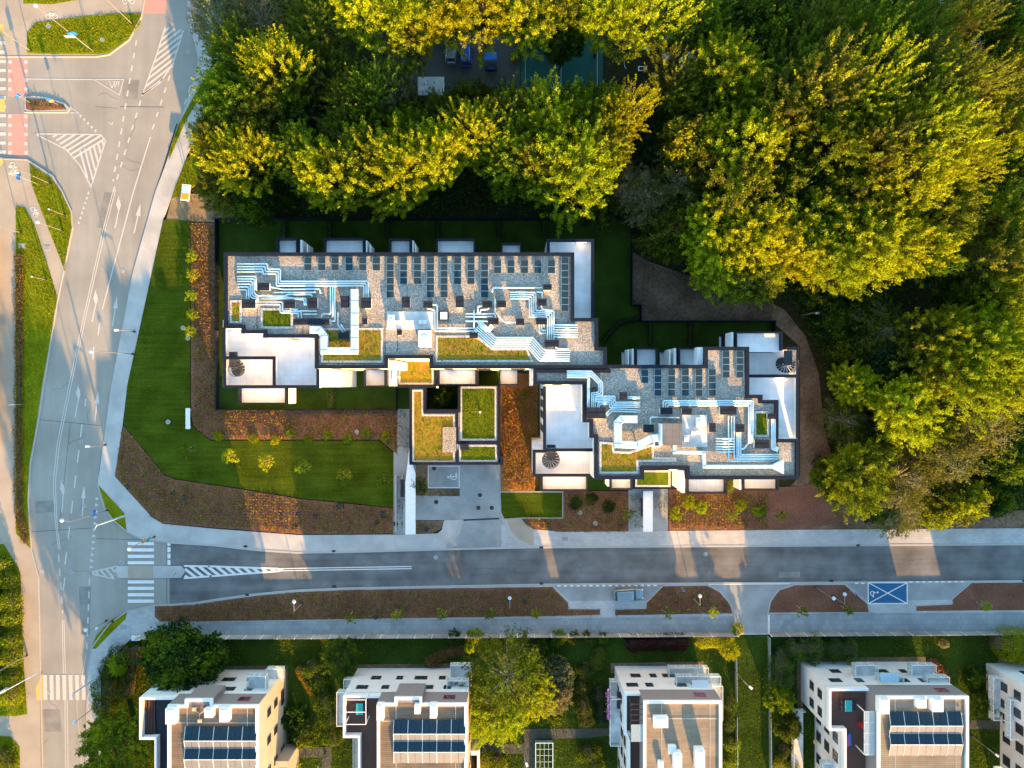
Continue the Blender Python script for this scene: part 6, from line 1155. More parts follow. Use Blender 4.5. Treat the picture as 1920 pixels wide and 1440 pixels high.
F = [  # x, y, r, h, kind, tones, label
 (400, 35, 48, 13, 'wispy', T5, 'silvery leaved tree leaning over the cycle path at the top of the road'),
 (478, 18, 50, 14, 'wispy', T5, 'pale silvery tree on the top edge, second from the road'),
 (440, 95, 55, 15, 'feather', T2, 'yellow green tree just below the silvery pair'),
 (510, 125, 55, 17, 'feather', T1, 'bright tree right of the forest edge by the cycle symbol'),
 (590, 50, 58, 13, 'feather', T3, 'dull olive tree in the shaded gap near the top edge'),
 (600, 130, 50, 12, 'feather', T3, 'dark olive tree left of the parking clearing'),
 (425, 175, 60, 16, 'broad', T2, 'bushy tree on the forest corner above the narrow grass strip'),
 (500, 205, 58, 15, 'broad', T3, 'dark bushy tree behind the forest corner'),
 (400, 265, 48, 15, 'broad', T7, 'lit tree closest to the bend of the cycle path'),
 (450, 300, 55, 17, 'feather', T1, 'bright tree above the sandy patch'),
 (415, 345, 45, 11, 'broad', T3, 'green tree beside the blue and white board'),
 (470, 375, 45, 10, 'dense', T4, 'dark low tree overhanging the upper left fence corner'),
 (545, 285, 52, 16, 'broad', T2, 'tree in the lit row, second from the left'),
 (560, 235, 45, 12, 'dense', T6, 'blue green rounded tree in a shaded hollow'),
 (610, 330, 58, 18, 'broad', T1, 'bright tree leaning to the west block left end'),
 (675, 290, 58, 17, 'broad', T7, 'broad yellow green tree above the second garden'),
 (640, 245, 50, 14, 'broad', T3, 'darker tree between two bright crowns left of centre'),
 (700, 165, 52, 15, 'feather', T2, 'loose leaved tree at the lower left of the parking clearing'),
 (660, 185, 40, 14, 'feather', T7, 'feathery tree left of the pale shed'),
 (745, 160, 42, 14, 'broad', T5, 'round yellowish tree touching the pale shed'),
 (745, 320, 55, 18, 'broad', T1, 'bright tree above the third garden'),
 (765, 235, 52, 15, 'broad', T2, 'mid green tree below the pale shed'),
 (825, 200, 48, 13, 'broad', T3, 'dark green tree below the cars of the clearing'),
 (820, 285, 60, 18, 'broad', T1, 'large bright tree above the wide fourth balcony'),
 (880, 180, 46, 12, 'dense', T3, 'low green tree directly below the blue stall'),
 (890, 250, 58, 17, 'feather', T1, 'tall bright tree below the boundary of court and lot'),
 (960, 195, 52, 15, 'feather', T7, 'sunny feathery tree at the lower left of the green court'),
 (955, 285, 58, 16, 'broad', T2, 'half lit tree above the small fifth balcony'),
 (1030, 215, 54, 16, 'broad', T1, 'bright tree below the middle of the green court'),
 (1015, 305, 50, 17, 'broad', T7, 'broad tree left of the brightest crown'),
 (1075, 320, 62, 18, 'broad', T1, 'brightest wide crown above the right terrace of the west block'),
 (1110, 200, 52, 15, 'broad', T2, 'tree at the lower right corner of the green court'),
 (1165, 200, 50, 16, 'feather', T1, 'bright tree with the slide at its foot'),
 (1125, 265, 48, 15, 'broad', T7, 'tree between the slide tree and the brightest crown'),
 (1120, 370, 42, 9, 'dense', T4, 'dark low tree at the upper right fence corner'),
 (1185, 350, 40, 10, 'wispy', T5, 'thin brownish tree right of the upper fence corner'),
 (690, 20, 60, 18, 'broad', T1, 'bright crown on the top edge, left end of the sunny band'),
 (760, 30, 62, 19, 'broad', T1, 'bright crown on the top edge above the pale shed'),
 (835, 25, 60, 18, 'broad', T1, 'bright crown on the top edge above the silver car'),
 (770, 78, 45, 17, 'broad', T7, 'lower bright crown left of the parked cars in the clearing'),
 (905, 20, 58, 18, 'broad', T1, 'bright crown on the top edge above the blue stall'),
 (975, 30, 60, 18, 'broad', T1, 'bright crown on the top edge above the crate cart'),
 (1045, 15, 55, 18, 'broad', T7, 'bright crown on the top edge above the green court'),
 (1060, 75, 38, 10, 'dense', T4, 'dark low tree on the upper rim of the green court'),
 (1135, 35, 60, 18, 'broad', T1, 'bright crown on the top edge above the court right end'),
 (1215, 20, 58, 18, 'feather', T1, 'golden crown on the top edge above the white tables'),
 (1310, 35, 55, 16, 'feather', T2, 'half lit tree above the peaked tent'),
 (1370, 25, 52, 14, 'broad', T4, 'dark green tree on the top edge, right of the half lit one'),
 (1440, 40, 60, 15, 'dense', T4, 'very dark tree on the top edge near the right forest'),
 (1270, 150, 48, 15, 'feather', T7, 'tree half covering the peaked tent from the left'),
 (1300, 185, 52, 13, 'broad', T3, 'dark crown below the peaked tent'),
 (1365, 125, 52, 17, 'broad', T1, 'bright spreading tree right of the peaked tent'),
 (1310, 265, 68, 15, 'dense', T7, 'round dense yellow green crown in the gap between the forest halves'),
 (1245, 285, 40, 9, 'dense', T6, 'low dark shrub like tree in the shaded gap'),
 (1215, 370, 46, 10, 'wispy', T5, 'thin greyish tree right of the gardens corner'),
 (1270, 345, 48, 12, 'wispy', (OL, PA), 'olive feathery tree above the start of the soil track'),
 (1400, 195, 50, 16, 'broad', T2, 'green crown between the bright spreading tree and the big stand'),
 (1420, 270, 60, 18, 'broad', T1, 'golden crown on the left flank of the big stand'),
 (1395, 350, 60, 18, 'broad', T7, 'broad crown on the lower left flank of the big stand'),
 (1335, 432, 60, 15, 'broad', T1, 'bright crown over the left part of the soil track'),
 (1270, 425, 50, 11, 'dense', T3, 'green tree closest to the right garden fence'),
 (1345, 492, 52, 14, 'broad', T1, 'golden crown hanging over the soil track'),
 (1420, 440, 60, 17, 'broad', T1, 'large golden crown above the middle of the soil track'),
 (1425, 518, 52, 13, 'broad', T7, 'crown on the upper edge of the soil track'),
 (1485, 330, 62, 16, 'dense', T4, 'dark green crown sunk in the middle of the big stand'),
 (1490, 130, 62, 17, 'feather', T3, 'olive feathery crown at the top left of the big stand'),
 (1550, 60, 62, 17, 'feather', T3, 'olive crown at the top middle of the big stand'),
 (1640, 70, 62, 19, 'feather', T2, 'feathery crown at the top of the big stand, third from its left'),
 (1720, 60, 58, 18, 'feather', T3, 'olive crown left of the small pale parasol'),
 (1470, 210, 55, 18, 'broad', T7, 'crown with many golden shoots on the upper left of the big stand'),
 (1550, 170, 62, 21, 'feather', T7, 'tall feathery crown in the upper middle of the big stand'),
 (1640, 170, 65, 22, 'feather', T1, 'tallest feathery crown of the big stand'),
 (1730, 150, 65, 21, 'feather', T7, 'feathery crown left of the white parasol'),
 (1570, 260, 62, 20, 'broad', T2, 'broken crown with dark gaps in the big stand'),
 (1660, 270, 68, 22, 'feather', T7, 'wide feathery crown at the heart of the big stand'),
 (1750, 240, 68, 22, 'feather', T1, 'sunny feathery crown on the right side of the big stand'),
 (1800, 170, 50, 20, 'feather', T7, 'crown on the right rim of the big stand below the white parasol'),
 (1800, 300, 58, 21, 'feather', T1, 'golden crown on the right rim of the big stand'),
 (1720, 340, 68, 21, 'broad', T1, 'golden crown on the lower right of the big stand'),
 (1620, 360, 66, 19, 'broad', T7, 'mid toned crown on the lower middle of the big stand'),
 (1540, 400, 60, 17, 'broad', T2, 'green crown left of the golden lower rim'),
 (1500, 465, 58, 16, 'broad', T1, 'golden crown on the lower rim of the big stand, first from the left'),
 (1570, 480, 58, 17, 'broad', T1, 'golden crown on the lower rim of the big stand, second from the left'),
 (1650, 450, 62, 18, 'broad', T1, 'golden crown on the lower rim of the big stand, third from the left'),
 (1725, 455, 60, 18, 'broad', T1, 'golden crown on the lower rim of the big stand, fourth from the left'),
 (1775, 395, 52, 18, 'broad', T7, 'golden crown above the dark hollow at the right'),
 (1890, 60, 50, 14, 'dense', T4, 'dark tree in the top right corner'),
 (1800, 45, 42, 16, 'feather', T7, 'bright narrow crown between the two pale parasols'),
 (1900, 150, 50, 17, 'feather', T7, 'sunny tree on the right edge below the corner'),
 (1895, 235, 48, 16, 'broad', T7, 'yellow crown on the right edge, second from the top'),
 (1900, 310, 45, 11, 'dense', T4, 'shaded green tree on the right edge above the hollow'),
 (1895, 410, 50, 16, 'broad', T2, 'green crown on the right edge below the hollow'),
 (1880, 490, 52, 17, 'broad', T7, 'half lit crown on the right edge beside the dark hollow'),
 (1820, 560, 45, 12, 'dense', T4, 'dark tree below the hollow'),
 (1900, 570, 48, 17, 'broad', T1, 'golden crown on the right edge, level with the short lamp'),
 (1785, 620, 48, 16, 'broad', T1, 'golden crown left of the long golden group'),
 (1850, 650, 58, 18, 'broad', T1, 'golden crown at the heart of the right hand group'),
 (1740, 690, 45, 14, 'broad', T7, 'half lit crown on the left rim of the right hand group'),
 (1810, 720, 58, 17, 'broad', T1, 'golden crown in the lower middle of the right hand group'),
 (1895, 710, 52, 17, 'broad', T1, 'golden crown on the right edge below the group heart'),
 (1700, 765, 55, 15, 'broad', T1, 'golden crown spreading left at mid right'),
 (1740, 810, 42, 13, 'broad', T7, 'small golden crown below the spreading one'),
 (1850, 790, 62, 15, 'wispy', (OL, PA), 'pale olive feathery crown on the lower right'),
 (1780, 860, 52, 13, 'wispy', (OL, PA), 'olive thin crown above the street at the lower right'),
 (1900, 860, 48, 12, 'dense', T4, 'dark tree on the right edge above the street'),
 (1610, 722, 38, 10, 'broad', T1, 'small golden tree standing alone beside the soil track'),
 (1600, 650, 48, 7, 'dense', T4, 'dark low tree right of the track bend'),
 (1660, 620, 50, 9, 'wispy', (GR, PA), 'thin dark tree flecked with white blossom'),
 (1570, 600, 42, 6, 'dense', T4, 'low dark tree beside the short lamp of the track'),
 (1670, 690, 48, 9, 'dense', T6, 'blue green low tree between two golden crowns'),
 (1590, 790, 40, 7, 'wispy', (GR, PA), 'thin green tree with pale blossom near the east block'),
 (1650, 830, 45, 8, 'dense', T4, 'dark low tree above the bright tree by the east block'),
 (1610, 890, 58, 12, 'broad', (LM, GR), 'bright yellow green tree nearest the east block corner'),
 (1570, 900, 40, 8, 'dense', T3, 'green bushy tree touching the mulch beside the east block'),
 (1700, 900, 52, 11, 'wispy', (OL, PA), 'olive scrubby tree above the footway'),
 (1690, 960, 46, 6, 'wispy', (OL, PA), 'low dry scrubby tree spilling over the footway'),
 (1765, 960, 34, 5, 'dense', (LM, GR), 'bright low bush tree beside the curved kerb'),
 (1815, 935, 40, 9, 'dense', T7, 'round yellow tree above the curved kerb'),
 (1650, 950, 34, 5, 'dense', T4, 'small dark tree on the edge of the mulch'),
 (1870, 930, 40, 6, 'dense', T4, 'shaded green tree over the bare soil'),
 (1545, 460+65, 40, 8, 'dense', T4, 'dark low tree at the upper bend of the soil track'),
 (1640, 560, 45, 7, 'dense', T4, 'dark low tree under the golden rim of the big stand'),
]
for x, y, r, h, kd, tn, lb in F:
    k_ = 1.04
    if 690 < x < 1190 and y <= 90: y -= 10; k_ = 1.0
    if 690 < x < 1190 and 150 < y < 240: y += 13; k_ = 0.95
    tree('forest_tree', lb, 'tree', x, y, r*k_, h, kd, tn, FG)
for i, (x, y, h) in enumerate(((175, 1500, 13), (215, 1560, 15), (160, 1600, 16), (230, 1680, 17))): tree('garden_tree', 'tall street tree below the lower left edge of the picture', 'tree', x, y, 55, h, 'broad', T2, 'street trees below the picture edge')
# trees and shrubs of the street and gardens
tree('garden_tree', 'big dark green tree in front of the leftmost row house', 'tree', 333, 1244, 70, 8.5, 'dense', (DK, GR))
tree('garden_tree', 'bright tipped tree at the lower left beside the main road', 'tree', 205, 1395, 60, 9.5, 'broad', (GR, LM))
tree('garden_tree', 'tall loose leafed birch with bare pale branches between the row houses', 'tree', 952, 1282, 74, 10.0, 'wispy', (GR, OL))
tree('garden_tree', 'golden lower skirt tree growing against the birch', 'tree', 942, 1340, 55, 8.5, 'broad', (LM, GO))
tree('garden_tree', 'yellow tree between birch and cream shrub', 'tree', 992, 1300, 40, 8, 'broad', (LM, GO))
tree('garden_tree', 'pale cream round tree right of the birch', 'tree', 1040, 1300, 34, 6, 'dense', ('leaf_pale', 'leaf_pale'))
tree('garden_tree', 'grey green round tree above the cream one', 'tree', 1045, 1268, 30, 5.5, 'dense', (TE, PA))
tree('garden_tree', 'pair crown green tree above the second row house', 'tree', 635, 1232, 33, 4.5, 'broad', (GR, DK))
tree('garden_tree', 'green round tree right of the mown strip, upper one', 'tree', 1468, 1315, 27, 4, 'dense', (GR, LM)); tree('garden_tree', 'green round tree with a bright side right of the mown strip', 'tree', 1476, 1362, 27, 4, 'dense', (GR, DK))
tree('garden_tree', 'yellow young tree above the balcony of the narrow house', 'tree', 1367, 1220, 17, 3.5, 'broad', (LM, GO)); tree('garden_tree', 'small tree in the dark courtyard of the entrance wing', 'tree', 830, 745, 17, 4.2, 'dense', (GR, DK))
tree('garden_tree', 'small green tree beside the long white canopy', 'tree', 786, 911, 13, 3.2, 'broad', (GR, DK)); tree('garden_tree', 'rounded green tree right of the wide terrace house, upper one', 'tree', 1832, 1272, 19, 3, 'dense', (DK, GR)); tree('garden_tree', 'rounded green tree right of the wide terrace house, lower one', 'tree', 1855, 1322, 27, 3.5, 'dense', (GR, DK))
tree('garden_tree', 'bright yellow small tree in the dark hedge by the main road', 'tree', 223, 1253, 16, 4.0, 'broad', (GO, LM))
for i, (x, y) in enumerate(((568, 1378), (548, 1352))): tree('garden_shrub', ['lower', 'upper'][i]+' of two green shrubs left of the second row house', 'shrub', x, y, 26, 2.2, 'bush', (GR, DK))
for i, (x, y, r, t_, l_) in enumerate(((852, 1195, 12, (GR, DK), 'small green bush at the fence left of the yellow one'), (890, 1194, 13, (LM, GO), 'small yellow bush at the fence above the curved hedge'), (879, 1216, 9, (OR_, GO), 'tiny orange bush at the end of the curved hedge'), (1047, 1198, 13, (LM, GR), 'lit bush at the fence, first right of the birch'), (1078, 1197, 11, (GR, OL), 'bush at the fence, second right of the birch'), (1102, 1195, 9, (GR, OL), 'bush at the fence, third right of the birch'), (1131, 1196, 9, (LM, GR), 'bush at the fence, fourth right of the birch'), (1385, 1181, 10, (GO, LM), 'bright yellow bush at the fence beside the driveway'), (907, 1356, 26, (GO, LM), 'clipped yellow bush below the birch'), (1036, 1342, 17, (OL, GR), 'brownish low shrub below the cream tree'), (1020, 1225, 20, (GR, DK), 'dark shrub inside the curved hedge arc'), (1015, 1345, 16, (GR, DK), 'green shrub below the birch, right side'), (1772, 1208, 8, (TE, PA), 'tiny grey blue shrub on the shaded lawn'), (1540, 868, 14, (PA, TE), 'pale shrub with teal leaves at the east block corner'), (985, 738+0, 6, (GO, LM), 'small bush in the narrow garden by the long balcony')) ):
    tree('garden_shrub', l_, 'shrub', x, y, r*1.1, 1.6 if r < 16 else 2.2, 'bush', t_)
for i, (x, y) in enumerate(((352, 842), (426, 855), (498, 867), (571, 878), (645, 888), (717, 900))): tree('young_tree', ORD[i]+' young tree from the left in the row across the big lawn', 'young tree', x, y, 13, 3.4, 'young', (LM, GO) if i in (1, 2) else (LM, GR), 'young trees across the big lawn', True)
for i, y in enumerate((482, 516, 552, 590, 621)): tree('young_tree', ORD[i]+' young tree from the top between lawn and mulch strip', 'young tree', 360, y, 10, 2.4, 'young', (LM, GO), 'young trees between lawn and mulch strip', False)
for i, (x, y) in enumerate(((656, 1158), (743, 1153), (831, 1153), (920, 1152), (1004, 1151), (1251, 1148), (1339, 1149), (1505, 1145), (1591, 1145), (1850, 1137))): tree('young_tree', ORD[i]+' staked young tree from the left along the south footway', 'young tree', x, y, 9, 2.8, 'young', (GO, LM) if i in (4, 6) else (GR, LM), 'staked young trees along the south footway', True)
for i, (x, y) in enumerate(((1177, 964), (1372, 967), (1465, 968))): tree('young_tree', ORD[i]+' staked young tree from the left in the beds of the east block', 'young tree', x, y, 10, 2.8, 'young', (GR, LM), 'staked young trees in the beds of the east block', True)
for i, (x, y) in enumerate(((1080, 945), (1110, 936), (1141, 951))): tree('bed_shrub', ORD[i]+' soft green shrub from the left in the bed under the east block', 'shrub', x, y, 11, 1.0, 'bush', (GR, DK))
for i, (x, y) in enumerate(((1268, 963), (1292, 942), (1316, 952), (1390, 948), (1424, 958))): tree('bed_shrub', ORD[i]+' yellow green shrub from the left in the sunlit bed', 'shrub', x, y, 12, 1.0, 'bush', (LM, GO) if i < 3 else (GR, LM))
for i, (x, y) in enumerate(((408, 818), (476, 822), (515, 825), (543, 813), (577, 822), (614, 815), (652, 822), (686, 812), (723, 820))): tree('bed_shrub', ORD[i]+' small shrub from the left along the lawn edge of the upper mulch bed', 'shrub', x, y, 9, 0.8, 'bush', (LM, GO) if i in (1, 2) else (GR, LM))
# hedges: rounded mats of leaves, each one thing
def inpoly(P, x, y):
    P = np.array(P); c = np.zeros(len(x), bool); n = len(P)
    for i in range(n):
        x0, y0 = P[i-1]; x1, y1 = P[i]; cond = ((y0 > y) != (y1 > y)); xi = (x1-x0)*(y-y0)/((y1-y0) if y1 != y0 else 1e-9)+x0; c ^= cond & (x < xi)
    return c
def scatter_pts(polys, dens, rng):
    out = []
    for p in polys:
        P = np.array(WP(p)); a = P.min(0); b_ = P.max(0); n = int((b_[0]-a[0])*(b_[1]-a[1])*dens); x = rng.uniform(a[0], b_[0], n); y = rng.uniform(a[1], b_[1], n); k = inpoly(P, x, y); out.append(np.stack([x[k], y[k]], 1))
    return np.concatenate(out)
def hedge(label, path, w, h, tones, z=0.1, dens=170, size=0.10, rough=0.25, name='hedge', group=None):
    P = [Vector(W(*p)) for p in path]; rng = np.random.default_rng(len(label)*7+int(path[0][0])); L = sum((P[i+1]-P[i]).length for i in range(len(P)-1)); n = int(L*w*dens*1.3)
    t = rng.random(n)*L; xy = np.zeros((n, 2)); nr = np.zeros((n, 2)); acc = 0
    for i in range(len(P)-1):
        l = (P[i+1]-P[i]).length; k = (t >= acc) & (t <= acc+l+1e-6); u = (t[k]-acc)/l; d = (P[i+1]-P[i])/l; xy[k] = np.array(P[i])+np.outer(u, np.array(P[i+1]-P[i])); nr[k] = (-d.y, d.x); acc += l
    a_ = rng.uniform(0, math.pi, n); e = np.minimum(1, np.minimum(t, L-t)/(w*0.5)+0.35)
    wob = 1+rough*(np.sin(t*2.1)+np.sin(t*0.9+1))*0.4; rr = (1-rng.random(n)**3*0.35)*e*wob
    C = np.zeros((n, 3)); C[:, :2] = xy+nr*(np.cos(a_)*w/2*rr)[:, None]; C[:, 2] = z+np.sin(a_)**0.6*h*rr; C += rng.normal(size=(n, 3))*0.06*(1+rough*2)
    root = thing(name, label, 'hedge', (P[0].x, P[0].y, 0), group=group); C[:, 0] -= P[0].x; C[:, 1] -= P[0].y
    C, U, Vv = leaves(C, size, rng, up=0.5); me = quads_mesh('foliage', C, U, Vv, tones, (rng.random(n) > 0.55).astype(int)); o = bpy.data.objects.new('foliage', me); COL.objects.link(o); o.parent = root
    q = MB(); q.stroke([(p.x, p.y) for p in P], w*0.35, 0, h*0.5); q.build('branches', 'bark', root)
hedge('low spreading bright yellow shrub at the lower right corner by the fence', [(1855, 1196), (1890, 1204), (1940, 1208), (1990, 1210)], 5.4, 4.0, (GO, GO), rough=0.2)
hedge('dark red leaved hedge behind the fence above the narrow house', [(1170, 1203), (1230, 1201), (1290, 1200)], 2.6, 1.8, ('leaf_red', 'leaf_red'), rough=0.1)
hedge('yellow sunlit hedge block behind the fence beside the mown strip', [(1302, 1200), (1340, 1199), (1375, 1199)], 2.2, 1.0, (LM, GO), rough=0.1)
hedge('curved brown hedge in front of the second row house', [(800, 1243), (822, 1228), (845, 1219), (872, 1217)], 1.6, 1.0, ('leaf_rust', OL), rough=0.15)
hedge('kidney shaped clipped olive hedge on the lawn', [(1112, 1255), (1120, 1232), (1125, 1212)], 2.3, 1.0, (OL, GR), rough=0.08)
hedge('curved clipped hedge arc beside the grey green tree', [(1042, 1226), (1060, 1242), (1069, 1262), (1068, 1285)], 1.2, 0.9, (OL, LM), rough=0.08)
hedge('long dark diagonal hedge left of the second row house', [(585, 1236), (600, 1275), (612, 1310), (622, 1340), (628, 1395)], 3.0, 1.8, (DK, GR), rough=0.4)
hedge('brown tipped diagonal hedge on the lawn left of the second row house', [(562, 1247), (575, 1275), (590, 1300)], 1.0, 1.2, (OR_, GR), rough=0.3)
hedge('dark loose hedge beside the flowered balconies', [(1098, 1240), (1092, 1280), (1095, 1330), (1100, 1360)], 2.6, 1.6, (DK, OL), rough=0.4); hedge('blue green shrub row against the narrow row house', [(1122, 1285), (1125, 1320), (1128, 1355)], 2.6, 1.6, (TE, DK), rough=0.4)
hedge('dark hedge between main road and leftmost row house', [(245, 1215), (215, 1250), (208, 1290), (208, 1340), (205, 1380)], 4.0, 2.2, (DK, GR), rough=0.4); hedge('dark tree hedge in the shade of the big dark tree', [(262, 1210), (255, 1250), (245, 1300)], 3.0, 3.0, (DK, OL), rough=0.4)
hedge('L shaped dark hedge beside the wide terrace house', [(1600, 1215), (1540, 1212), (1490, 1210), (1460, 1225), (1455, 1260), (1458, 1295)], 3.6, 2.4, (GR, TE), rough=0.5)
hedge('dark hedge along the right wall of the narrow row house', [(1364, 1305), (1366, 1335), (1365, 1370)], 1.8, 1.6, (DK, GR), rough=0.4); hedge('green hedge below it along the thin wire fence', [(1368, 1380), (1372, 1405), (1368, 1440)], 2.0, 1.2, (GR, LM), rough=0.4)
hedge('red tipped hedge curving behind the wide terrace house', [(1738, 1238), (1758, 1252), (1775, 1280)], 1.4, 0.8, ('leaf_rust', 'leaf_red'), rough=0.3)
hedge('yellow green hedge at the bottom edge beside the wide house', [(1445, 1432), (1500, 1436)], 2.2, 1.2, (LM, GO), rough=0.3); hedge('mixed green shrubs at the bottom edge below the birch', [(900, 1425), (930, 1420), (935, 1450)], 3.2, 1.8, (GR, LM), rough=0.5); hedge('green shrub row right of the climbing frame', [(1098, 1395), (1110, 1420), (1120, 1450)], 3.4, 1.6, (GR, DK), rough=0.5)
hedge('dark scrub at the bottom edge left of the wide house', [(1460, 1395), (1480, 1410)], 3.0, 1.4, (DK, OL), rough=0.4); hedge('green shrubs right of the second row house foot', [(545, 1430), (560, 1445)], 2.0, 1.4, (GR, LM), rough=0.4)
for i, x in enumerate((535, 620, 728, 822, 935, 1020)): hedge(f'dark divider hedge between the rear gardens of the west block, {ORD[i]} from the left', [(x, 416), (x, 447)], 0.7, 1.3, (DK, TE), group='divider hedges of the rear gardens')
for i, x in enumerate((1218, 1292)): hedge(f'dark divider hedge between the rear gardens of the east block, {ORD[i]} from the left', [(x, 606), (x, 650)], 0.7, 1.3, (DK, TE), group='divider hedges of the rear gardens')
hedge('diagonal dark hedge between the west and east rear gardens', [(1130, 640), (1160, 605), (1198, 597)], 0.8, 1.0, (DK, TE)); hedge('green hedge dividing the front gardens of the west block', [(623, 728), (623, 766)], 1.1, 1.2, (GR, OL)); hedge('green hedge between the lower right balconies of the east block', [(1367, 900), (1367, 922)], 0.9, 1.0, (GR, LM))
hedge('long low shrub strip along the left side of the verge', [(39, 475), (38, 700), (37, 850), (38, 960), (50, 1018)], 1.35, 0.55, (OL, 'leaf_rust'), dens=90, rough=0.25)
for p, l_ in (([(5, 1045), (25, 1095), (30, 1170), (28, 1250), (30, 1320)], 'tangled yellow green shrubs along the left edge of the main road'), ([(-10, 1060), (5, 1150), (5, 1300)], 'darker shrubs on the left edge behind the yellow green ones'), ([(5, 1400), (25, 1430)], 'dark shrubs in the bottom left corner')): hedge(l_, p, 2.8, 2.0, (LM, GR) if 'yellow' in l_ and 'behind' not in l_ else (GR, DK), dens=130, size=0.13, rough=0.5)
hedge('young ivy like plants at the base of the row house fence', [(600, 1193), (900, 1190), (1150, 1188)], 0.35, 0.4, (GR, OL), dens=60, rough=0.6)
# flowers on the narrow house balcony
x, y = W(1141, 1315, 7.0); rng = np.random.default_rng(3); C = np.stack([rng.normal(0, 0.14, 900), rng.uniform(-2.6, 1.7, 900), rng.normal(0, 0.12, 900)], 1); C[:, 0] += 0.12*np.sin(C[:, 1]*5); r = thing('flower_box', 'long row of purple flowers on the rail of the narrow house balcony', 'flower box', (x, y, 6.95)); C, U, Vv = leaves(C, 0.09, rng, up=1)
o = bpy.data.objects.new('flowers', quads_mesh('flowers', C, U, Vv, ('pink', GR), (rng.random(900) > 0.75).astype(int))); COL.objects.link(o); o.parent = r; MB().box(x-0.12, y-2.6, x+0.12, y+1.7, 6.7, 6.95).build('planter', 'white_trim', r)
# ---------------------------------------------------------------- stuff: grass blades, sedum, bed plants, undergrowth
def tufts(name, label, polys, dens, size, mats, z, seed, upv=1.2, probs=None, hgt=0.0, conv=None, kind='stuff', parent=None, rowgap=None, spread=None):
    rng = np.random.default_rng(seed); xy = scatter_pts(polys, dens, rng) if conv is None else conv(polys, dens, rng)
    if rowgap:
        g2 = np.round(xy/rowgap)*rowgap; xy = g2+rng.normal(size=xy.shape)*spread
    n = len(xy); C = np.zeros((n, 3)); C[:, :2] = xy; C[:, 2] = z+size*0.5+hgt*rng.random(n); d = rng.normal(size=(n, 3))*0.6+np.array([0, 0, upv]); Vv = unit_v(d); U = unit_v(np.cross(Vv, rng.normal(size=(n, 3)))); s = size*(0.5+rng.random((n, 1)))
    if probs: mi = rng.choice(len(mats), n, p=probs)
    else:
        f = np.sin(xy[:, 0]*0.9+seed)+np.sin(xy[:, 1]*1.1+seed)+rng.normal(size=n)*0.8; mi = (np.clip((f+2)/4, 0, 0.999)*len(mats)).astype(int)
    og = origin_of(parent) if parent else Vector((0, 0, 0)); C -= np.array(og)
    o = bpy.data.objects.new(name, quads_mesh(name, C, U*s*0.5, Vv*s, mats, mi)); COL.objects.link(o)
    if parent: o.parent = parent; o['kind'] = 'stuff'
    else: tag(o, label, 'plants' if 'plant' in name or 'under' in name else 'grass', kind='stuff')
    return o
tufts('verge_grass', 'bright sunlit rough grass of the road verges', [V[k] for k in V if k not in ('verge_triangle', 'verge_lens')], 26, 0.11, ['blade', 'sedum_y', 'sedum_g', 'blade'], 0.15, 1)
tufts('lawn_grass', 'mown grass of the big lawn and front lawn', [[(307, 412), (357, 414), (357, 780), (362, 800), (395, 826), (712, 826), (738, 848), (738, 951), (560, 933), (470, 918), (330, 897), (308, 889), (285, 860), (235, 800), (232, 788), (240, 720)], [(939, 922), (1054, 922), (1054, 970), (945, 970), (940, 960)]], 22, 0.06, ['blade_dark', 'blade'], 0.15, 2)
tufts('garden_grass', 'grass between the row houses', [[(250, 1196), (1920, 1190), (1920, 1440), (196, 1440), (196, 1260)]], 24, 0.09, ['blade_dark', 'blade_dark', 'blade'], 0.1, 3)
BEDS = [[(232, 800), (285, 864), (308, 893), (330, 901), (470, 922), (560, 937), (738, 955), (738, 998), (560, 999), (480, 993), (306, 979), (287, 967), (219, 893)]]
tufts('bed_plants', 'rows of rust and yellow ground cover plants in the lower mulch bed', BEDS, 34, 0.15, ['leaf_rust', 'sedum_y', 'sedum_g'], 0.14, 4, 0.9, probs=[0.45, 0.3, 0.25], hgt=0.12, rowgap=0.42, spread=0.09)
tufts('bed_plants', 'rust and yellow ground cover plants in the upper mulch bed', [[(359, 420), (408, 420), (409, 771), (744, 771), (744, 850), (713, 823), (396, 823), (365, 799)]], 34, 0.15, ['leaf_rust', 'sedum_y', 'sedum_g'], 0.14, 5, 0.9, probs=[0.5, 0.28, 0.22], hgt=0.14, rowgap=0.47, spread=0.13)
tufts('bed_plants', 'orange ground cover plants brightened as if in sun in the bed between the entrance wing and the east block', [[(945, 728), (1007, 728), (1007, 845), (1003, 846), (1003, 919), (941, 919)]], 45, 0.15, ['sedum_o', 'leaf_rust', 'sedum_y'], 0.15, 6, 0.5, probs=[0.55, 0.2, 0.25], hgt=0.35)  # brighter orange mix stands in for the sun strip across this bed
tufts('bed_plants', 'rust and green ground cover plants in the beds in front of the east block', [[(1056, 923), (1176, 923), (1176, 995), (1056, 995), (1000, 989), (980, 973), (1056, 973)], [(1255, 923), (1440, 920), (1440, 990), (1255, 992)]], 34, 0.15, ['leaf_rust', 'sedum_y', 'sedum_g'], 0.15, 7, 0.9, probs=[0.45, 0.3, 0.25], hgt=0.14, rowgap=0.45, spread=0.11)
tufts('bed_plants', 'low yellow and rust ground cover plants in the long bed south of the street', [[(293, 1137), (362, 1135), (420, 1127), (480, 1119), (556, 1112), (650, 1108), (1035, 1102), (1066, 1134), (1066, 1142), (1123, 1143), (1123, 1151), (600, 1160), (301, 1164)], [(1155, 1144), (1213, 1142), (1213, 1131), (1243, 1101), (1325, 1100), (1348, 1112), (1365, 1132), (1371, 1148), (1155, 1152)]], 34, 0.14, ['leaf_rust', 'sedum_y', 'sedum_g'], 0.15, 8, 0.9, probs=[0.4, 0.25, 0.35], hgt=0.1, rowgap=0.42, spread=0.09)
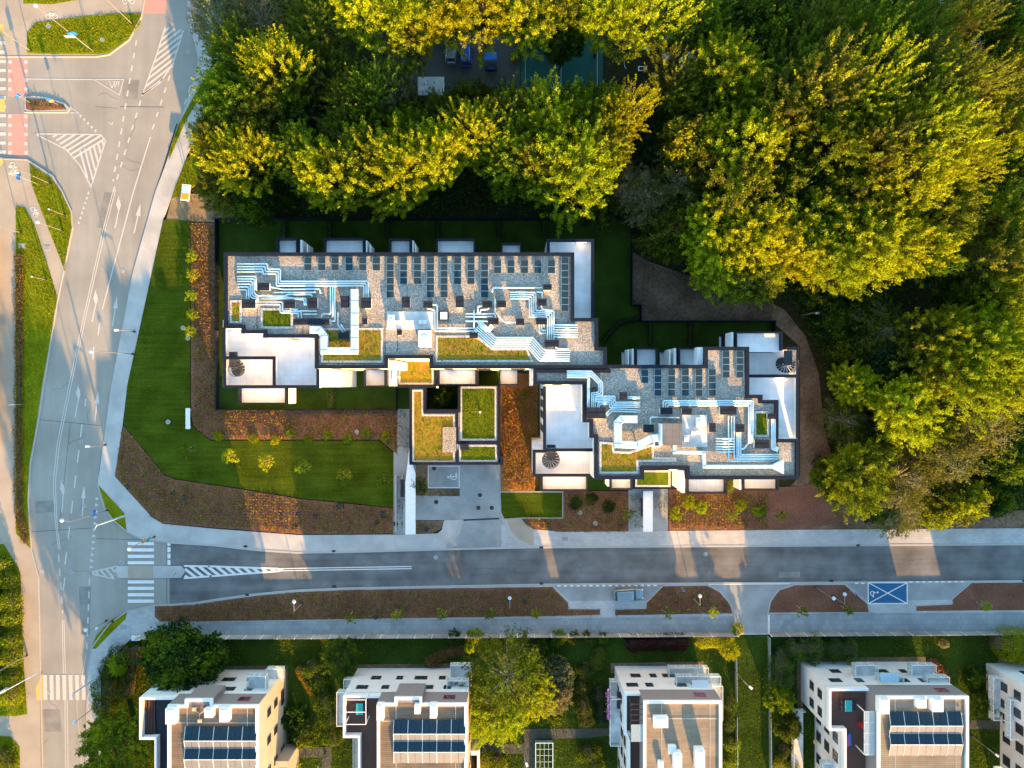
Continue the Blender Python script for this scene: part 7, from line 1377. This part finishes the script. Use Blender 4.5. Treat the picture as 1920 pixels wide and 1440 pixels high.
tufts('bed_plants', 'sparse brown ground cover plants in the two right beds south of the street', [[(1443, 1146), (1448, 1127), (1463, 1109), (1490, 1099), (1583, 1098), (1623, 1132), (1626, 1146)], [(1719, 1137), (1786, 1134), (1786, 1125), (1821, 1095), (1920, 1092), (1920, 1141), (1719, 1144)]], 30, 0.06, ['leaf_rust', 'sedum_g'], 0.15, 9, 0.9, probs=[0.75, 0.25], hgt=0.08)
tufts('bed_plants', 'plants in the gravel strips of the entrance courts', [[(740, 770), (766, 770), (766, 840), (740, 840)], [(804, 917), (861, 917), (861, 929), (804, 929)], [(744, 892), (757, 892), (757, 990), (744, 990)], [(781, 980), (830, 980), (820, 990), (781, 998)], [(1182, 925), (1204, 925), (1204, 990), (1182, 990)], [(1226, 925), (1250, 925), (1250, 960), (1226, 960)], [(50, 186), (88, 188), (120, 198), (125, 206), (58, 207), (50, 204)]], 30, 0.11, ['sedum_g', 'blade_dark', 'leaf_rust'], 0.15, 10, 0.9, probs=[0.4, 0.4, 0.2], hgt=0.15)
def zsc(zz): return lambda polys, dens, rng: scatter_pts(polys, dens, rng)*(1-zz/H)
for root, polys, zz, mats_, dn in ((bw, [[(432, 564), (452, 564), (452, 605), (432, 605)], [(603, 617), (717, 617), (717, 679), (603, 679)], [(819, 630), (891, 630), (923, 654), (987, 654), (999, 678), (819, 678)]], ZR+0.1, ['sedum_g', 'sedum_y', 'sedum_o'], 26), (bw, [[(490, 579), (548, 579), (548, 615), (490, 615)]], ZR+0.1, ['blade_dark'], 30),
                                   (be, [[(1126, 830), (1150, 832), (1152, 848), (1180, 849), (1224, 834), (1225, 858), (1266, 859), (1266, 865), (1196, 865), (1196, 886), (1126, 886)]], ZR+0.1, ['sedum_g', 'sedum_y', 'sedum_o'], 26), (be, [[(1415, 772), (1441, 772), (1441, 818), (1415, 818)]], ZR+0.1, ['blade_dark'], 30),
                                   (pav, [[(776, 734), (791, 734), (791, 780), (850, 780), (850, 800), (829, 800), (829, 850), (850, 850), (850, 864), (776, 864)], [(750, 678), (810, 678), (810, 718), (750, 718)]], ZP+0.1, ['sedum_g', 'sedum_y', 'sedum_o'], 26), (pav, [[(866, 728), (928, 728), (928, 823), (866, 823)], [(880, 837), (929, 837), (929, 863), (864, 863), (864, 846), (880, 846)]], ZP+0.1, ['blade_dark', 'sedum_g', 'sedum_y'], 30)):
    tufts('sedum_plants', None, polys, dn, 0.085, mats_, zz, int(dn+zz*3+len(polys)), 0.8, conv=zsc(zz), parent=root)
forest_px = [(380, -60), (1980, -60), (1980, 955), (1800, 960), (1760, 985), (1660, 985), (1600, 940), (1570, 860), (1555, 800), (1545, 700), (1520, 620), (1480, 560), (1300, 500), (1220, 470), (1190, 400), (420, 400), (390, 340), (385, 280), (400, 200), (420, 100)]
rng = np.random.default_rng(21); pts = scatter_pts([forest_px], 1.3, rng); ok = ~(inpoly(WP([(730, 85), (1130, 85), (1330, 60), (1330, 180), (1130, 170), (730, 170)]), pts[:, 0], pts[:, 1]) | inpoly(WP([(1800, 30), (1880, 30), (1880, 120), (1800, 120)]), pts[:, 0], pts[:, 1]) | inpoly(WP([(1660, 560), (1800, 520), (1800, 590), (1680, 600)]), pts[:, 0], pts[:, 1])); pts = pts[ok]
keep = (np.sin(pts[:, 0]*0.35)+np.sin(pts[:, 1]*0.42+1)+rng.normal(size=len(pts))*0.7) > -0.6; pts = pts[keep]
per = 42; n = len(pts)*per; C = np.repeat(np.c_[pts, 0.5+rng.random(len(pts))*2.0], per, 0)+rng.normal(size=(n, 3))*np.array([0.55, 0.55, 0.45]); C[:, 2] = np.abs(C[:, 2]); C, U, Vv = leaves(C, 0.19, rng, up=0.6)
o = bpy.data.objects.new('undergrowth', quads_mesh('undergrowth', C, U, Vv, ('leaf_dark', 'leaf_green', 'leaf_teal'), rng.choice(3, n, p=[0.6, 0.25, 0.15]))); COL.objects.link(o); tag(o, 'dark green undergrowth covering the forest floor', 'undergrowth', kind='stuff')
